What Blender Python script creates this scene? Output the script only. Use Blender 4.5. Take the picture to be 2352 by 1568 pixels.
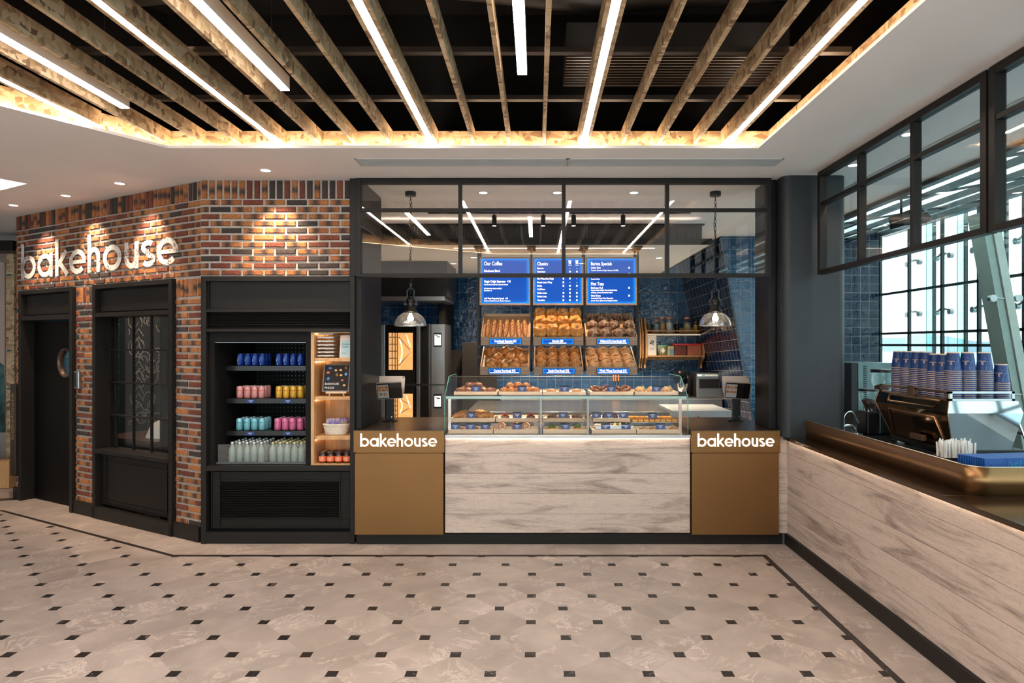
import bpy, bmesh, math, random
from mathutils import Vector, Matrix, noise
from mathutils.geometry import tessellate_polygon
for _o in list(bpy.data.objects): bpy.data.objects.remove(_o)
random.seed(7)
SC = bpy.context.scene
COL = SC.collection
# ---------------------------------------------------------------- camera, world, exposure
F, CX, CY, EYE = 1470.0, 1233.0, 790.0, 1.75
cam_d = bpy.data.cameras.new('camera'); cam = bpy.data.objects.new('camera', cam_d); COL.objects.link(cam)
cam.location = (0, 0, EYE); cam.rotation_euler = (math.pi/2, 0, 0)
cam_d.sensor_width = 36; cam_d.lens = 36*F/2352
cam_d.shift_x = -(CX-1176)/2352; cam_d.shift_y = (CY-784)/2352
cam_d.clip_start = 0.05; cam_d.clip_end = 3000
SC.camera = cam
w = bpy.data.worlds.new('world'); SC.world = w; w.use_nodes = True
bg = w.node_tree.nodes['Background']; bg.inputs[0].default_value = (0.86, 0.95, 1.0, 1); bg.inputs[1].default_value = 3.4
vs = SC.view_settings; vs.view_transform = 'Standard'; vs.look = 'None'; vs.exposure = 0.46; vs.gamma = 1; vs.use_curve_mapping = False
SC.cycles.max_bounces = 10; SC.cycles.transparent_max_bounces = 24; SC.cycles.glossy_bounces = 5; SC.cycles.caustics_reflective = False
# light strengths
E_STRIP, E_COVE, E_LED = 38.0, 34.0, 9.0
WARM, NEUT = (1.0, .74, .50), (1.0, .89, .80)

def XP(px, Y): return (px-CX)*Y/F
def ZP(py, Y): return EYE-(py-CY)*Y/F

# ---------------------------------------------------------------- materials
MATS = {}
def base(name):
    m = bpy.data.materials.new(name); m.use_nodes = True
    return m, m.node_tree.nodes, m.node_tree.links, m.node_tree.nodes['Principled BSDF']
def N(ns, t, **kw):
    n = ns.new(t)
    for k, v in kw.items():
        if k.startswith('i_'):
            n.inputs[k[2:].replace('_', ' ')].default_value = v
        else: setattr(n, k, v)
    return n
def ramp(ns, pts, interp='LINEAR'):
    r = ns.new('ShaderNodeValToRGB'); r.color_ramp.interpolation = interp
    e = r.color_ramp.elements
    while len(e) < len(pts): e.new(0.5)
    for i, (p, c) in enumerate(pts):
        e[i].position = p; e[i].color = (*c, 1) if len(c) == 3 else c
    return r
def coords(ns, ls, scale=(1, 1, 1), rot=(0, 0, 0), loc=(0, 0, 0)):
    tc = ns.new('ShaderNodeTexCoord'); mp = ns.new('ShaderNodeMapping')
    mp.inputs['Scale'].default_value = scale; mp.inputs['Rotation'].default_value = rot; mp.inputs['Location'].default_value = loc
    ls.new(tc.outputs['Object'], mp.inputs['Vector']); return mp.outputs['Vector']
def mix(ns, ls, fac, a, b, mode='MIX'):
    n = ns.new('ShaderNodeMix'); n.data_type = 'RGBA'; n.blend_type = mode
    for s, v in ((n.inputs[0], fac), (n.inputs[6], a), (n.inputs[7], b)):
        if hasattr(v, 'is_linked') or isinstance(v, bpy.types.NodeSocket): ls.new(v, s)
        elif isinstance(v, (int, float)): s.default_value = v
        else: s.default_value = (*v, 1) if len(v) == 3 else v
    return n.outputs[2]
def bump(ns, ls, b, h, strength=.3, dist=.01, normal=None):
    n = ns.new('ShaderNodeBump'); n.inputs['Strength'].default_value = strength; n.inputs['Distance'].default_value = dist
    ls.new(h, n.inputs['Height'])
    if normal is not None: ls.new(normal, n.inputs['Normal'])
    ls.new(n.outputs[0], b.inputs['Normal']); return n.outputs[0]
def plain(name, col, rough=.5, metal=0, var=.08, scale=8, bmp=0, spec=.5, emit=None, es=0, stretch=(1, 1, 1), coat=0):
    if name in MATS: return MATS[name]
    m, ns, ls, b = base(name)
    v = coords(ns, ls, stretch)
    nz = N(ns, 'ShaderNodeTexNoise', i_Scale=scale, i_Detail=4.0); ls.new(v, nz.inputs['Vector'])
    r = ramp(ns, [(.3, tuple(c*(1-var) for c in col)), (.7, tuple(min(1, c*(1+var)) for c in col))])
    ls.new(nz.outputs['Fac'], r.inputs[0]); ls.new(r.outputs[0], b.inputs['Base Color'])
    b.inputs['Roughness'].default_value = rough; b.inputs['Metallic'].default_value = metal
    b.inputs['Specular IOR Level'].default_value = spec
    if coat: b.inputs['Coat Weight'].default_value = coat
    if bmp: bump(ns, ls, b, nz.outputs['Fac'], bmp, .004)
    if emit: b.inputs['Emission Color'].default_value = (*emit, 1); b.inputs['Emission Strength'].default_value = es
    MATS[name] = m; return m
def emis(name, col, s):
    if name in MATS: return MATS[name]
    m, ns, ls, b = base(name)
    b.inputs['Base Color'].default_value = (.8, .8, .8, 1)
    b.inputs['Emission Color'].default_value = (*col, 1); b.inputs['Emission Strength'].default_value = s
    MATS[name] = m; return m
def glass(name, tint=(.93, .97, .96), refl=1.0, rough=0.0, ior=1.5):
    if name in MATS: return MATS[name]
    m, ns, ls, b = base(name); ns.remove(b)
    out = ns['Material Output']
    tr = N(ns, 'ShaderNodeBsdfTransparent'); tr.inputs[0].default_value = (*tint, 1)
    gl = N(ns, 'ShaderNodeBsdfGlossy'); gl.inputs['Roughness'].default_value = rough
    fr = N(ns, 'ShaderNodeFresnel'); fr.inputs[0].default_value = ior
    # Fresnel goes total on back faces seen at an angle, so use the geometric facing of both sides
    lw = N(ns, 'ShaderNodeLayerWeight'); lw.inputs[0].default_value = .12
    ma = N(ns, 'ShaderNodeMath', operation='MULTIPLY_ADD'); ls.new(lw.outputs['Facing'], ma.inputs[0])
    p = N(ns, 'ShaderNodeMath', operation='POWER'); ls.new(lw.outputs['Facing'], p.inputs[0]); p.inputs[1].default_value = 1.0
    ls.new(p.outputs[0], ma.inputs[0]); ma.inputs[1].default_value = .6*refl; ma.inputs[2].default_value = .045*refl
    mx = N(ns, 'ShaderNodeMixShader'); ls.new(ma.outputs[0], mx.inputs[0]); ls.new(tr.outputs[0], mx.inputs[1]); ls.new(gl.outputs[0], mx.inputs[2])
    ls.new(mx.outputs[0], out.inputs[0]); MATS[name] = m; return m

def m_osb():
    m, ns, ls, b = base('osb')
    v = coords(ns, ls)
    nz = N(ns, 'ShaderNodeTexNoise', i_Scale=6.0, i_Detail=2.0); ls.new(v, nz.inputs['Vector'])
    add = N(ns, 'ShaderNodeVectorMath', operation='MULTIPLY_ADD'); ls.new(nz.outputs['Color'], add.inputs[0]); add.inputs[1].default_value = (.035, .035, .035); ls.new(v, add.inputs[2])
    cols = [(0, (.16, .09, .045)), (.13, (.36, .23, .12)), (.45, (.52, .37, .21)), (.8, (.66, .50, .32)), (.92, (.40, .26, .14)), (1, (.28, .17, .09))]
    outs = []
    for sc, rt in (((70, 13, 60), (0, 0, .35)), ((16, 60, 45), (.3, .2, 1.2))):
        mp = N(ns, 'ShaderNodeMapping'); mp.inputs['Scale'].default_value = sc; mp.inputs['Rotation'].default_value = rt; ls.new(add.outputs[0], mp.inputs['Vector'])
        vo = N(ns, 'ShaderNodeTexVoronoi', i_Scale=.55); ls.new(mp.outputs[0], vo.inputs['Vector'])
        s = N(ns, 'ShaderNodeSeparateColor'); ls.new(vo.outputs['Color'], s.inputs[0])
        r = ramp(ns, cols); ls.new(s.outputs[0], r.inputs[0]); outs.append((r.outputs[0], s.outputs[1], vo.outputs['Distance']))
    gt = N(ns, 'ShaderNodeMath', operation='GREATER_THAN'); ls.new(outs[1][1], gt.inputs[0]); gt.inputs[1].default_value = .5
    c = mix(ns, ls, gt.outputs[0], outs[0][0], outs[1][0])
    ls.new(c, b.inputs['Base Color']); b.inputs['Roughness'].default_value = .6
    bump(ns, ls, b, outs[0][2], .25, .003)
    return m

def m_brick():
    m, ns, ls, b = base('brick')
    at = N(ns, 'ShaderNodeAttribute'); at.attribute_name = 'bk'
    sp = N(ns, 'ShaderNodeSeparateColor'); ls.new(at.outputs['Color'], sp.inputs[0])
    v = coords(ns, ls)
    nz = N(ns, 'ShaderNodeTexNoise', i_Scale=35.0, i_Detail=5.0, i_Roughness=.7); ls.new(v, nz.inputs['Vector'])
    # brick body colour by its random number
    r = ramp(ns, [(0, (.035, .026, .024)), (.13, (.05, .034, .03)), (.16, (.13, .032, .018)), (.38, (.20, .052, .026)), (.42, (.34, .115, .036)), (1, (.44, .17, .055))])
    ls.new(sp.outputs[0], r.inputs[0])
    # dark band over the middle of most bricks
    u = N(ns, 'ShaderNodeMath', operation='SUBTRACT'); ls.new(sp.outputs[1], u.inputs[0])
    off = N(ns, 'ShaderNodeMapRange'); off.inputs[3].default_value = .32; off.inputs[4].default_value = .68; ls.new(sp.outputs[2], off.inputs[0]); ls.new(off.outputs[0], u.inputs[1])
    ab = N(ns, 'ShaderNodeMath', operation='ABSOLUTE'); ls.new(u.outputs[0], ab.inputs[0])
    w = N(ns, 'ShaderNodeMath', operation='MULTIPLY_ADD'); ls.new(nz.outputs['Fac'], w.inputs[0]); w.inputs[1].default_value = .16; ls.new(ab.outputs[0], w.inputs[2])
    br = ramp(ns, [(.13, (1, 1, 1)), (.36, (0, 0, 0))]); ls.new(w.outputs[0], br.inputs[0])
    thr = ramp(ns, [(.40, (0, 0, 0)), (.42, (1, 1, 1)), (.93, (1, 1, 1)), (.95, (0, 0, 0))]); ls.new(sp.outputs[0], thr.inputs[0])
    fm = N(ns, 'ShaderNodeMath', operation='MULTIPLY'); ls.new(br.outputs[0], fm.inputs[0]); ls.new(thr.outputs[0], fm.inputs[1])
    c = mix(ns, ls, fm.outputs[0], r.outputs[0], (.055, .035, .03))
    n2 = N(ns, 'ShaderNodeTexNoise', i_Scale=90.0, i_Detail=3.0); ls.new(v, n2.inputs['Vector'])
    sr = ramp(ns, [(.36, (.45, .45, .45)), (.46, (1, 1, 1))]); ls.new(n2.outputs['Fac'], sr.inputs[0])
    c = mix(ns, ls, 1.0, c, sr.outputs[0], 'MULTIPLY')
    ls.new(c, b.inputs['Base Color']); b.inputs['Roughness'].default_value = .75
    ad = N(ns, 'ShaderNodeMath', operation='ADD'); ls.new(nz.outputs['Fac'], ad.inputs[0]); ls.new(n2.outputs['Fac'], ad.inputs[1])
    bump(ns, ls, b, ad.outputs[0], .9, .008)
    return m

def m_planks(name, axis):
    # lime-washed planks running along the given axis, seams every .177 m of height
    m, ns, ls, b = base(name)
    tc = N(ns, 'ShaderNodeTexCoord'); s = N(ns, 'ShaderNodeSeparateXYZ'); ls.new(tc.outputs['Object'], s.inputs[0])
    al = s.outputs[0] if axis == 'X' else s.outputs[1]
    c = N(ns, 'ShaderNodeCombineXYZ'); ls.new(al, c.inputs[0]); ls.new(s.outputs[2], c.inputs[1])
    pz = N(ns, 'ShaderNodeMath', operation='DIVIDE'); ls.new(s.outputs[2], pz.inputs[0]); pz.inputs[1].default_value = .177
    fl = N(ns, 'ShaderNodeMath', operation='FLOOR'); ls.new(pz.outputs[0], fl.inputs[0]); ls.new(fl.outputs[0], c.inputs[2])
    def nse(scale, det, st, dist=0):
        mp = N(ns, 'ShaderNodeMapping'); mp.inputs['Scale'].default_value = st; ls.new(c.outputs[0], mp.inputs['Vector'])
        n = N(ns, 'ShaderNodeTexNoise', i_Scale=scale, i_Detail=det, i_Distortion=dist, i_Roughness=.62); ls.new(mp.outputs[0], n.inputs['Vector']); return n.outputs['Fac']
    big = nse(2.0, 6.0, (.6, 4.2, 7.3), .8); fine = nse(14, 6.0, (.8, 14, 3.1), 1.2); cross = nse(26, 3.0, (2.5, .35, 5.2), .4)
    r1 = ramp(ns, [(.33, (.235, .180, .155)), (.42, (.42, .335, .29)), (.50, (.54, .44, .38)), (.75, (.60, .495, .43))]); ls.new(big, r1.inputs[0])
    r2 = ramp(ns, [(.38, (.70, .68, .66)), (.50, (1, 1, 1))]); ls.new(fine, r2.inputs[0])
    r3 = ramp(ns, [(.33, (.90, .88, .86)), (.42, (1, 1, 1))]); ls.new(cross, r3.inputs[0])
    cc = mix(ns, ls, .8, r1.outputs[0], r2.outputs[0], 'MULTIPLY'); cc = mix(ns, ls, .8, cc, r3.outputs[0], 'MULTIPLY')
    fr = N(ns, 'ShaderNodeMath', operation='FRACT'); ls.new(pz.outputs[0], fr.inputs[0])
    sm = ramp(ns, [(0, (.35, .33, .31)), (.012, (.35, .33, .31)), (.022, (1, 1, 1)), (1, (1, 1, 1))]); ls.new(fr.outputs[0], sm.inputs[0])
    cc = mix(ns, ls, 1.0, cc, sm.outputs[0], 'MULTIPLY')
    ls.new(cc, b.inputs['Base Color']); b.inputs['Roughness'].default_value = .6
    bump(ns, ls, b, fine, .2, .003)
    return m

def m_wood(name, c1, c2, st=(3, 3, 40), rough=.5):
    m, ns, ls, b = base(name)
    v = coords(ns, ls, st)
    n = N(ns, 'ShaderNodeTexNoise', i_Scale=2.0, i_Detail=5.0, i_Distortion=1.0); ls.new(v, n.inputs['Vector'])
    r = ramp(ns, [(.3, c1), (.65, c2)]); ls.new(n.outputs['Fac'], r.inputs[0])
    ls.new(r.outputs[0], b.inputs['Base Color']); b.inputs['Roughness'].default_value = rough
    bump(ns, ls, b, n.outputs['Fac'], .08, .002)
    return m

def m_tile(name, plane, size=.143, c1=(.005, .050, .15), c2=(.010, .080, .21), rot=0):
    m, ns, ls, b = base(name)
    tc = N(ns, 'ShaderNodeTexCoord'); s = N(ns, 'ShaderNodeSeparateXYZ'); ls.new(tc.outputs['Object'], s.inputs[0])
    c = N(ns, 'ShaderNodeCombineXYZ'); ls.new(s.outputs['XYZ'.index(plane[0])], c.inputs[0]); ls.new(s.outputs['XYZ'.index(plane[1])], c.inputs[1])
    mp = N(ns, 'ShaderNodeMapping'); mp.inputs['Rotation'].default_value = (0, 0, rot); mp.inputs['Location'].default_value = (20, 20, 0); ls.new(c.outputs[0], mp.inputs['Vector'])
    bt = N(ns, 'ShaderNodeTexBrick', offset=0.0, squash=1.0, i_Scale=1.0); ls.new(mp.outputs[0], bt.inputs['Vector'])
    bt.inputs['Color1'].default_value = (*c1, 1); bt.inputs['Color2'].default_value = (*c2, 1); bt.inputs['Mortar'].default_value = (.30, .29, .27, 1)
    bt.inputs['Mortar Size'].default_value = .0022; bt.inputs['Mortar Smooth'].default_value = .1
    bt.inputs['Brick Width'].default_value = size; bt.inputs['Row Height'].default_value = size
    ls.new(bt.outputs['Color'], b.inputs['Base Color'])
    rr = N(ns, 'ShaderNodeMapRange'); rr.inputs[3].default_value = .09; rr.inputs[4].default_value = .7; ls.new(bt.outputs['Fac'], rr.inputs[0]); ls.new(rr.outputs[0], b.inputs['Roughness'])
    n = N(ns, 'ShaderNodeTexNoise', i_Scale=11.0, i_Detail=3.0, i_Distortion=1.0); ls.new(c.outputs[0], n.inputs['Vector'])
    h = N(ns, 'ShaderNodeMath', operation='MULTIPLY_ADD'); ls.new(bt.outputs['Fac'], h.inputs[0]); h.inputs[1].default_value = -.6; ls.new(n.outputs['Fac'], h.inputs[2])
    bump(ns, ls, b, h.outputs[0], .55, .012)
    return m

def marble_color(ns, ls, v, cellvec=None):
    off = v
    if cellvec is not None:
        a = N(ns, 'ShaderNodeVectorMath', operation='MULTIPLY_ADD'); ls.new(cellvec, a.inputs[0]); a.inputs[1].default_value = (9, 9, 9); ls.new(v, a.inputs[2]); off = a.outputs[0]
    n1 = N(ns, 'ShaderNodeTexNoise', i_Scale=2.2, i_Detail=7.0, i_Roughness=.6, i_Distortion=.6); ls.new(off, n1.inputs['Vector'])
    r1 = ramp(ns, [(.3, (.285, .230, .203)), (.5, (.355, .290, .258)), (.72, (.44, .365, .327))]); ls.new(n1.outputs['Fac'], r1.inputs[0])
    n2 = N(ns, 'ShaderNodeTexNoise', i_Scale=3.4, i_Detail=9.0, i_Roughness=.68, i_Distortion=.9); ls.new(off, n2.inputs['Vector'])
    s = N(ns, 'ShaderNodeMath', operation='SUBTRACT'); ls.new(n2.outputs['Fac'], s.inputs[0]); s.inputs[1].default_value = .5
    a = N(ns, 'ShaderNodeMath', operation='ABSOLUTE'); ls.new(s.outputs[0], a.inputs[0])
    r2 = ramp(ns, [(0, (1, 1, 1)), (.008, (.5, .5, .5)), (.022, (0, 0, 0))]); ls.new(a.outputs[0], r2.inputs[0])
    n3 = N(ns, 'ShaderNodeTexNoise', i_Scale=2.7, i_Detail=2.0); ls.new(off, n3.inputs['Vector'])
    r3 = ramp(ns, [(.45, (0, 0, 0)), (.62, (1, 1, 1))]); ls.new(n3.outputs['Fac'], r3.inputs[0])
    f = N(ns, 'ShaderNodeMath', operation='MULTIPLY'); ls.new(r2.outputs[0], f.inputs[0]); ls.new(r3.outputs[0], f.inputs[1])
    f2 = N(ns, 'ShaderNodeMath', operation='MULTIPLY'); ls.new(f.outputs[0], f2.inputs[0]); f2.inputs[1].default_value = .75
    return mix(ns, ls, f2.outputs[0], r1.outputs[0], (.66, .57, .51))

def m_floor(dots):
    m, ns, ls, b = base('marble_dots' if dots else 'marble_border')
    tc = N(ns, 'ShaderNodeTexCoord'); v = tc.outputs['Object']
    def M(op, a, bb=None, c=None):
        n = N(ns, 'ShaderNodeMath', operation=op)
        for i, x in enumerate((a, bb, c)):
            if x is None: continue
            if isinstance(x, (int, float)): n.inputs[i].default_value = x
            else: ls.new(x, n.inputs[i])
        return n.outputs[0]
    if dots:
        s = N(ns, 'ShaderNodeSeparateXYZ'); ls.new(v, s.inputs[0])
        u = M('DIVIDE', M('SUBTRACT', s.outputs[0], .173), .42); w = M('DIVIDE', M('SUBTRACT', s.outputs[1], 3.394), .42)
        a = M('ADD', u, w); d = M('SUBTRACT', u, w)
        ra = M('SUBTRACT', a, M('ROUND', a)); rd = M('SUBTRACT', d, M('ROUND', d))
        du = M('ABSOLUTE', M('ADD', ra, rd)); dv = M('ABSOLUTE', M('SUBTRACT', ra, rd))   # halves of .42
        inside = M('LESS_THAN', M('MAXIMUM', du, dv), .0305/.21)
        joint = M('LESS_THAN', M('MINIMUM', M('ABSOLUTE', ra), M('ABSOLUTE', rd)), .0022)
        cell = N(ns, 'ShaderNodeCombineXYZ'); ls.new(M('FLOOR', a), cell.inputs[0]); ls.new(M('FLOOR', d), cell.inputs[1])
        wn = N(ns, 'ShaderNodeTexWhiteNoise'); ls.new(cell.outputs[0], wn.inputs['Vector'])
        c = marble_color(ns, ls, v, wn.outputs['Color'])
        br = N(ns, 'ShaderNodeMapRange'); br.inputs[3].default_value = .93; br.inputs[4].default_value = 1.06; ls.new(wn.outputs['Value'], br.inputs[0])
        hsv = N(ns, 'ShaderNodeHueSaturation'); ls.new(c, hsv.inputs['Color']); ls.new(br.outputs[0], hsv.inputs['Value'])
        c = mix(ns, ls, M('MULTIPLY', joint, .35), hsv.outputs[0], (.12, .10, .10))
        n = N(ns, 'ShaderNodeTexNoise', i_Scale=22.0, i_Detail=6.0, i_Distortion=1.5); ls.new(v, n.inputs['Vector'])
        rk = ramp(ns, [(.60, (.018, .014, .013)), (.66, (.13, .12, .11))]); ls.new(n.outputs['Fac'], rk.inputs[0])
        c = mix(ns, ls, inside, c, rk.outputs[0])
    else:
        c = marble_color(ns, ls, v)
    ls.new(c, b.inputs['Base Color']); b.inputs['Roughness'].default_value = .42; b.inputs['Specular IOR Level'].default_value = .35
    return m
def m_blackmarble():
    m, ns, ls, b = base('black_marble'); v = coords(ns, ls)
    n = N(ns, 'ShaderNodeTexNoise', i_Scale=22.0, i_Detail=6.0, i_Distortion=1.5); ls.new(v, n.inputs['Vector'])
    rk = ramp(ns, [(.60, (.018, .014, .013)), (.66, (.11, .10, .095))]); ls.new(n.outputs['Fac'], rk.inputs[0]); ls.new(rk.outputs[0], b.inputs['Base Color'])
    b.inputs['Roughness'].default_value = .4; return m
def m_paint():
    # worn white paint: bare patches let the brick show
    m, ns, ls, b = base('worn_white_paint'); v = coords(ns, ls)
    n = N(ns, 'ShaderNodeTexNoise', i_Scale=70.0, i_Detail=5.0, i_Roughness=.7); ls.new(v, n.inputs['Vector'])
    n2 = N(ns, 'ShaderNodeTexNoise', i_Scale=9.0, i_Detail=3.0); ls.new(v, n2.inputs['Vector'])
    ad = N(ns, 'ShaderNodeMath', operation='MULTIPLY_ADD'); ls.new(n2.outputs['Fac'], ad.inputs[0]); ad.inputs[1].default_value = .45; ls.new(n.outputs['Fac'], ad.inputs[2])
    r = ramp(ns, [(.635, (0, 0, 0)), (.675, (1, 1, 1))]); ls.new(ad.outputs[0], r.inputs[0])
    b.inputs['Base Color'].default_value = (.72, .67, .63, 1); b.inputs['Roughness'].default_value = .8
    ls.new(r.outputs[0], b.inputs['Alpha']); bump(ns, ls, b, n.outputs['Fac'], .6, .005)
    return m
def m_crust(name, cols, scale=8, rough=.45, cell=None, bmp=.5):
    if name in MATS: return MATS[name]
    m, ns, ls, b = base(name); v = coords(ns, ls)
    n = N(ns, 'ShaderNodeTexNoise', i_Scale=scale*5, i_Detail=5.0, i_Roughness=.65); ls.new(v, n.inputs['Vector'])
    r = ramp(ns, cols); ls.new(n.outputs['Fac'], r.inputs[0]); c = r.outputs[0]; h = n.outputs['Fac']
    if cell:
        mp = N(ns, 'ShaderNodeVectorMath', operation='MULTIPLY_ADD'); ls.new(n.outputs['Color'], mp.inputs[0]); mp.inputs[1].default_value = (.075, .075, .075); ls.new(v, mp.inputs[2])
        vo = N(ns, 'ShaderNodeTexVoronoi', feature='DISTANCE_TO_EDGE', i_Scale=cell[0]); ls.new(mp.outputs[0], vo.inputs['Vector'])
        rr = ramp(ns, [(cell[1], (1, 1, 1)), (cell[2], (0, 0, 0))]); ls.new(vo.outputs[0], rr.inputs[0])
        c = mix(ns, ls, rr.outputs[0], c, cell[3])
    ls.new(c, b.inputs['Base Color']); b.inputs['Roughness'].default_value = rough
    bump(ns, ls, b, h, bmp, .006)
    MATS[name] = m; return m

M_ = dict(
    plaster=plain('plaster', (.82, .80, .79), .85, var=.02, scale=2),
    osb=m_osb(), brick=m_brick(), mortar=plain('mortar', (.40, .365, .335), .9, var=.15, scale=40, bmp=.5),
    black=plain('black_frame', (.0125, .0105, .0095), .45, var=.08, scale=3, spec=.22),
    darkpanel=plain('dark_panel', (.0095, .0080, .0072), .42, var=.12, scale=2, spec=.20),
    void=plain('void_black', (.004, .004, .004), .9, var=.2, spec=.1),
    duct=plain('duct_dark', (.006, .005, .0045), .55, var=.2),
    bronze=plain('bronze', (.235, .122, .046), .42, metal=.85, var=.05, scale=1.5),
    bronze_top=plain('bronze_top', (.16, .11, .075), .28, metal=.8, var=.05, scale=2),
    planksX=m_planks('limewash_front', 'X'), planksY=m_planks('limewash_side', 'Y'),
    oak=m_wood('oak', (.42, .22, .09), (.60, .35, .16), (12, 12, 1.5)),
    oakbox=m_wood('walnut_box', (.20, .13, .085), (.34, .23, .16), (2, 20, 30)),
    oakin=m_wood('oak_box_inside', (.42, .24, .12), (.56, .34, .18), (3, 12, 12)),
    paleoak=m_wood('pale_oak', (.55, .38, .25), (.66, .49, .35), (3, 20, 25)),
    tileXZ=m_tile('blue_tile', 'XZ'), tileYZ=m_tile('blue_tile_side', 'YZ'),
    floor=m_floor(True), floorb=m_floor(False), blackmarble=m_blackmarble(),
    steel=plain('steel', (.50, .50, .50), .28, metal=1, var=.08, scale=3, stretch=(1, 8, 60)),
    steel_dark=plain('steel_dark', (.17, .17, .175), .32, metal=.9, var=.08, scale=3, stretch=(1, 1, 30)),
    chrome=plain('chrome', (.75, .75, .76), .06, metal=1, var=.02),
    glass=glass('glass'), glass_sh=glass('glass_shop', (.985, .995, .99), 1.25), glass_d=glass('glass_display', (.985, .995, .99), .45), glass_side=glass('glass_side', (.97, .985, .98), .55), led2=emis('led_side', (1, .80, .60), 4.5),
    glass_out=glass('glass_outer', (.90, .94, .935), .8),
    gedge=plain('glass_edge', (.10, .33, .28), .1, var=.1, emit=None),
    strip=emis('strip_light', (1.0, .89, .78), E_STRIP), cove=emis('cove_light', WARM, E_COVE), led=emis('led_light', (1, .82, .64), E_LED),
    white=plain('white_plastic', (.75, .75, .74), .4, var=.02), paper=plain('paper', (.72, .70, .66), .8, var=.04),
    navy=plain('navy_card', (.007, .038, .18), .5, var=.05), inkw=plain('white_ink', (.85, .85, .85), .6, var=.01),
    blackp=plain('black_plastic', (.008, .008, .009), .35, var=.1, spec=.3), rubber=plain('black_matt', (.006, .006, .006), .7, var=.1, spec=.2),
)
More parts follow.
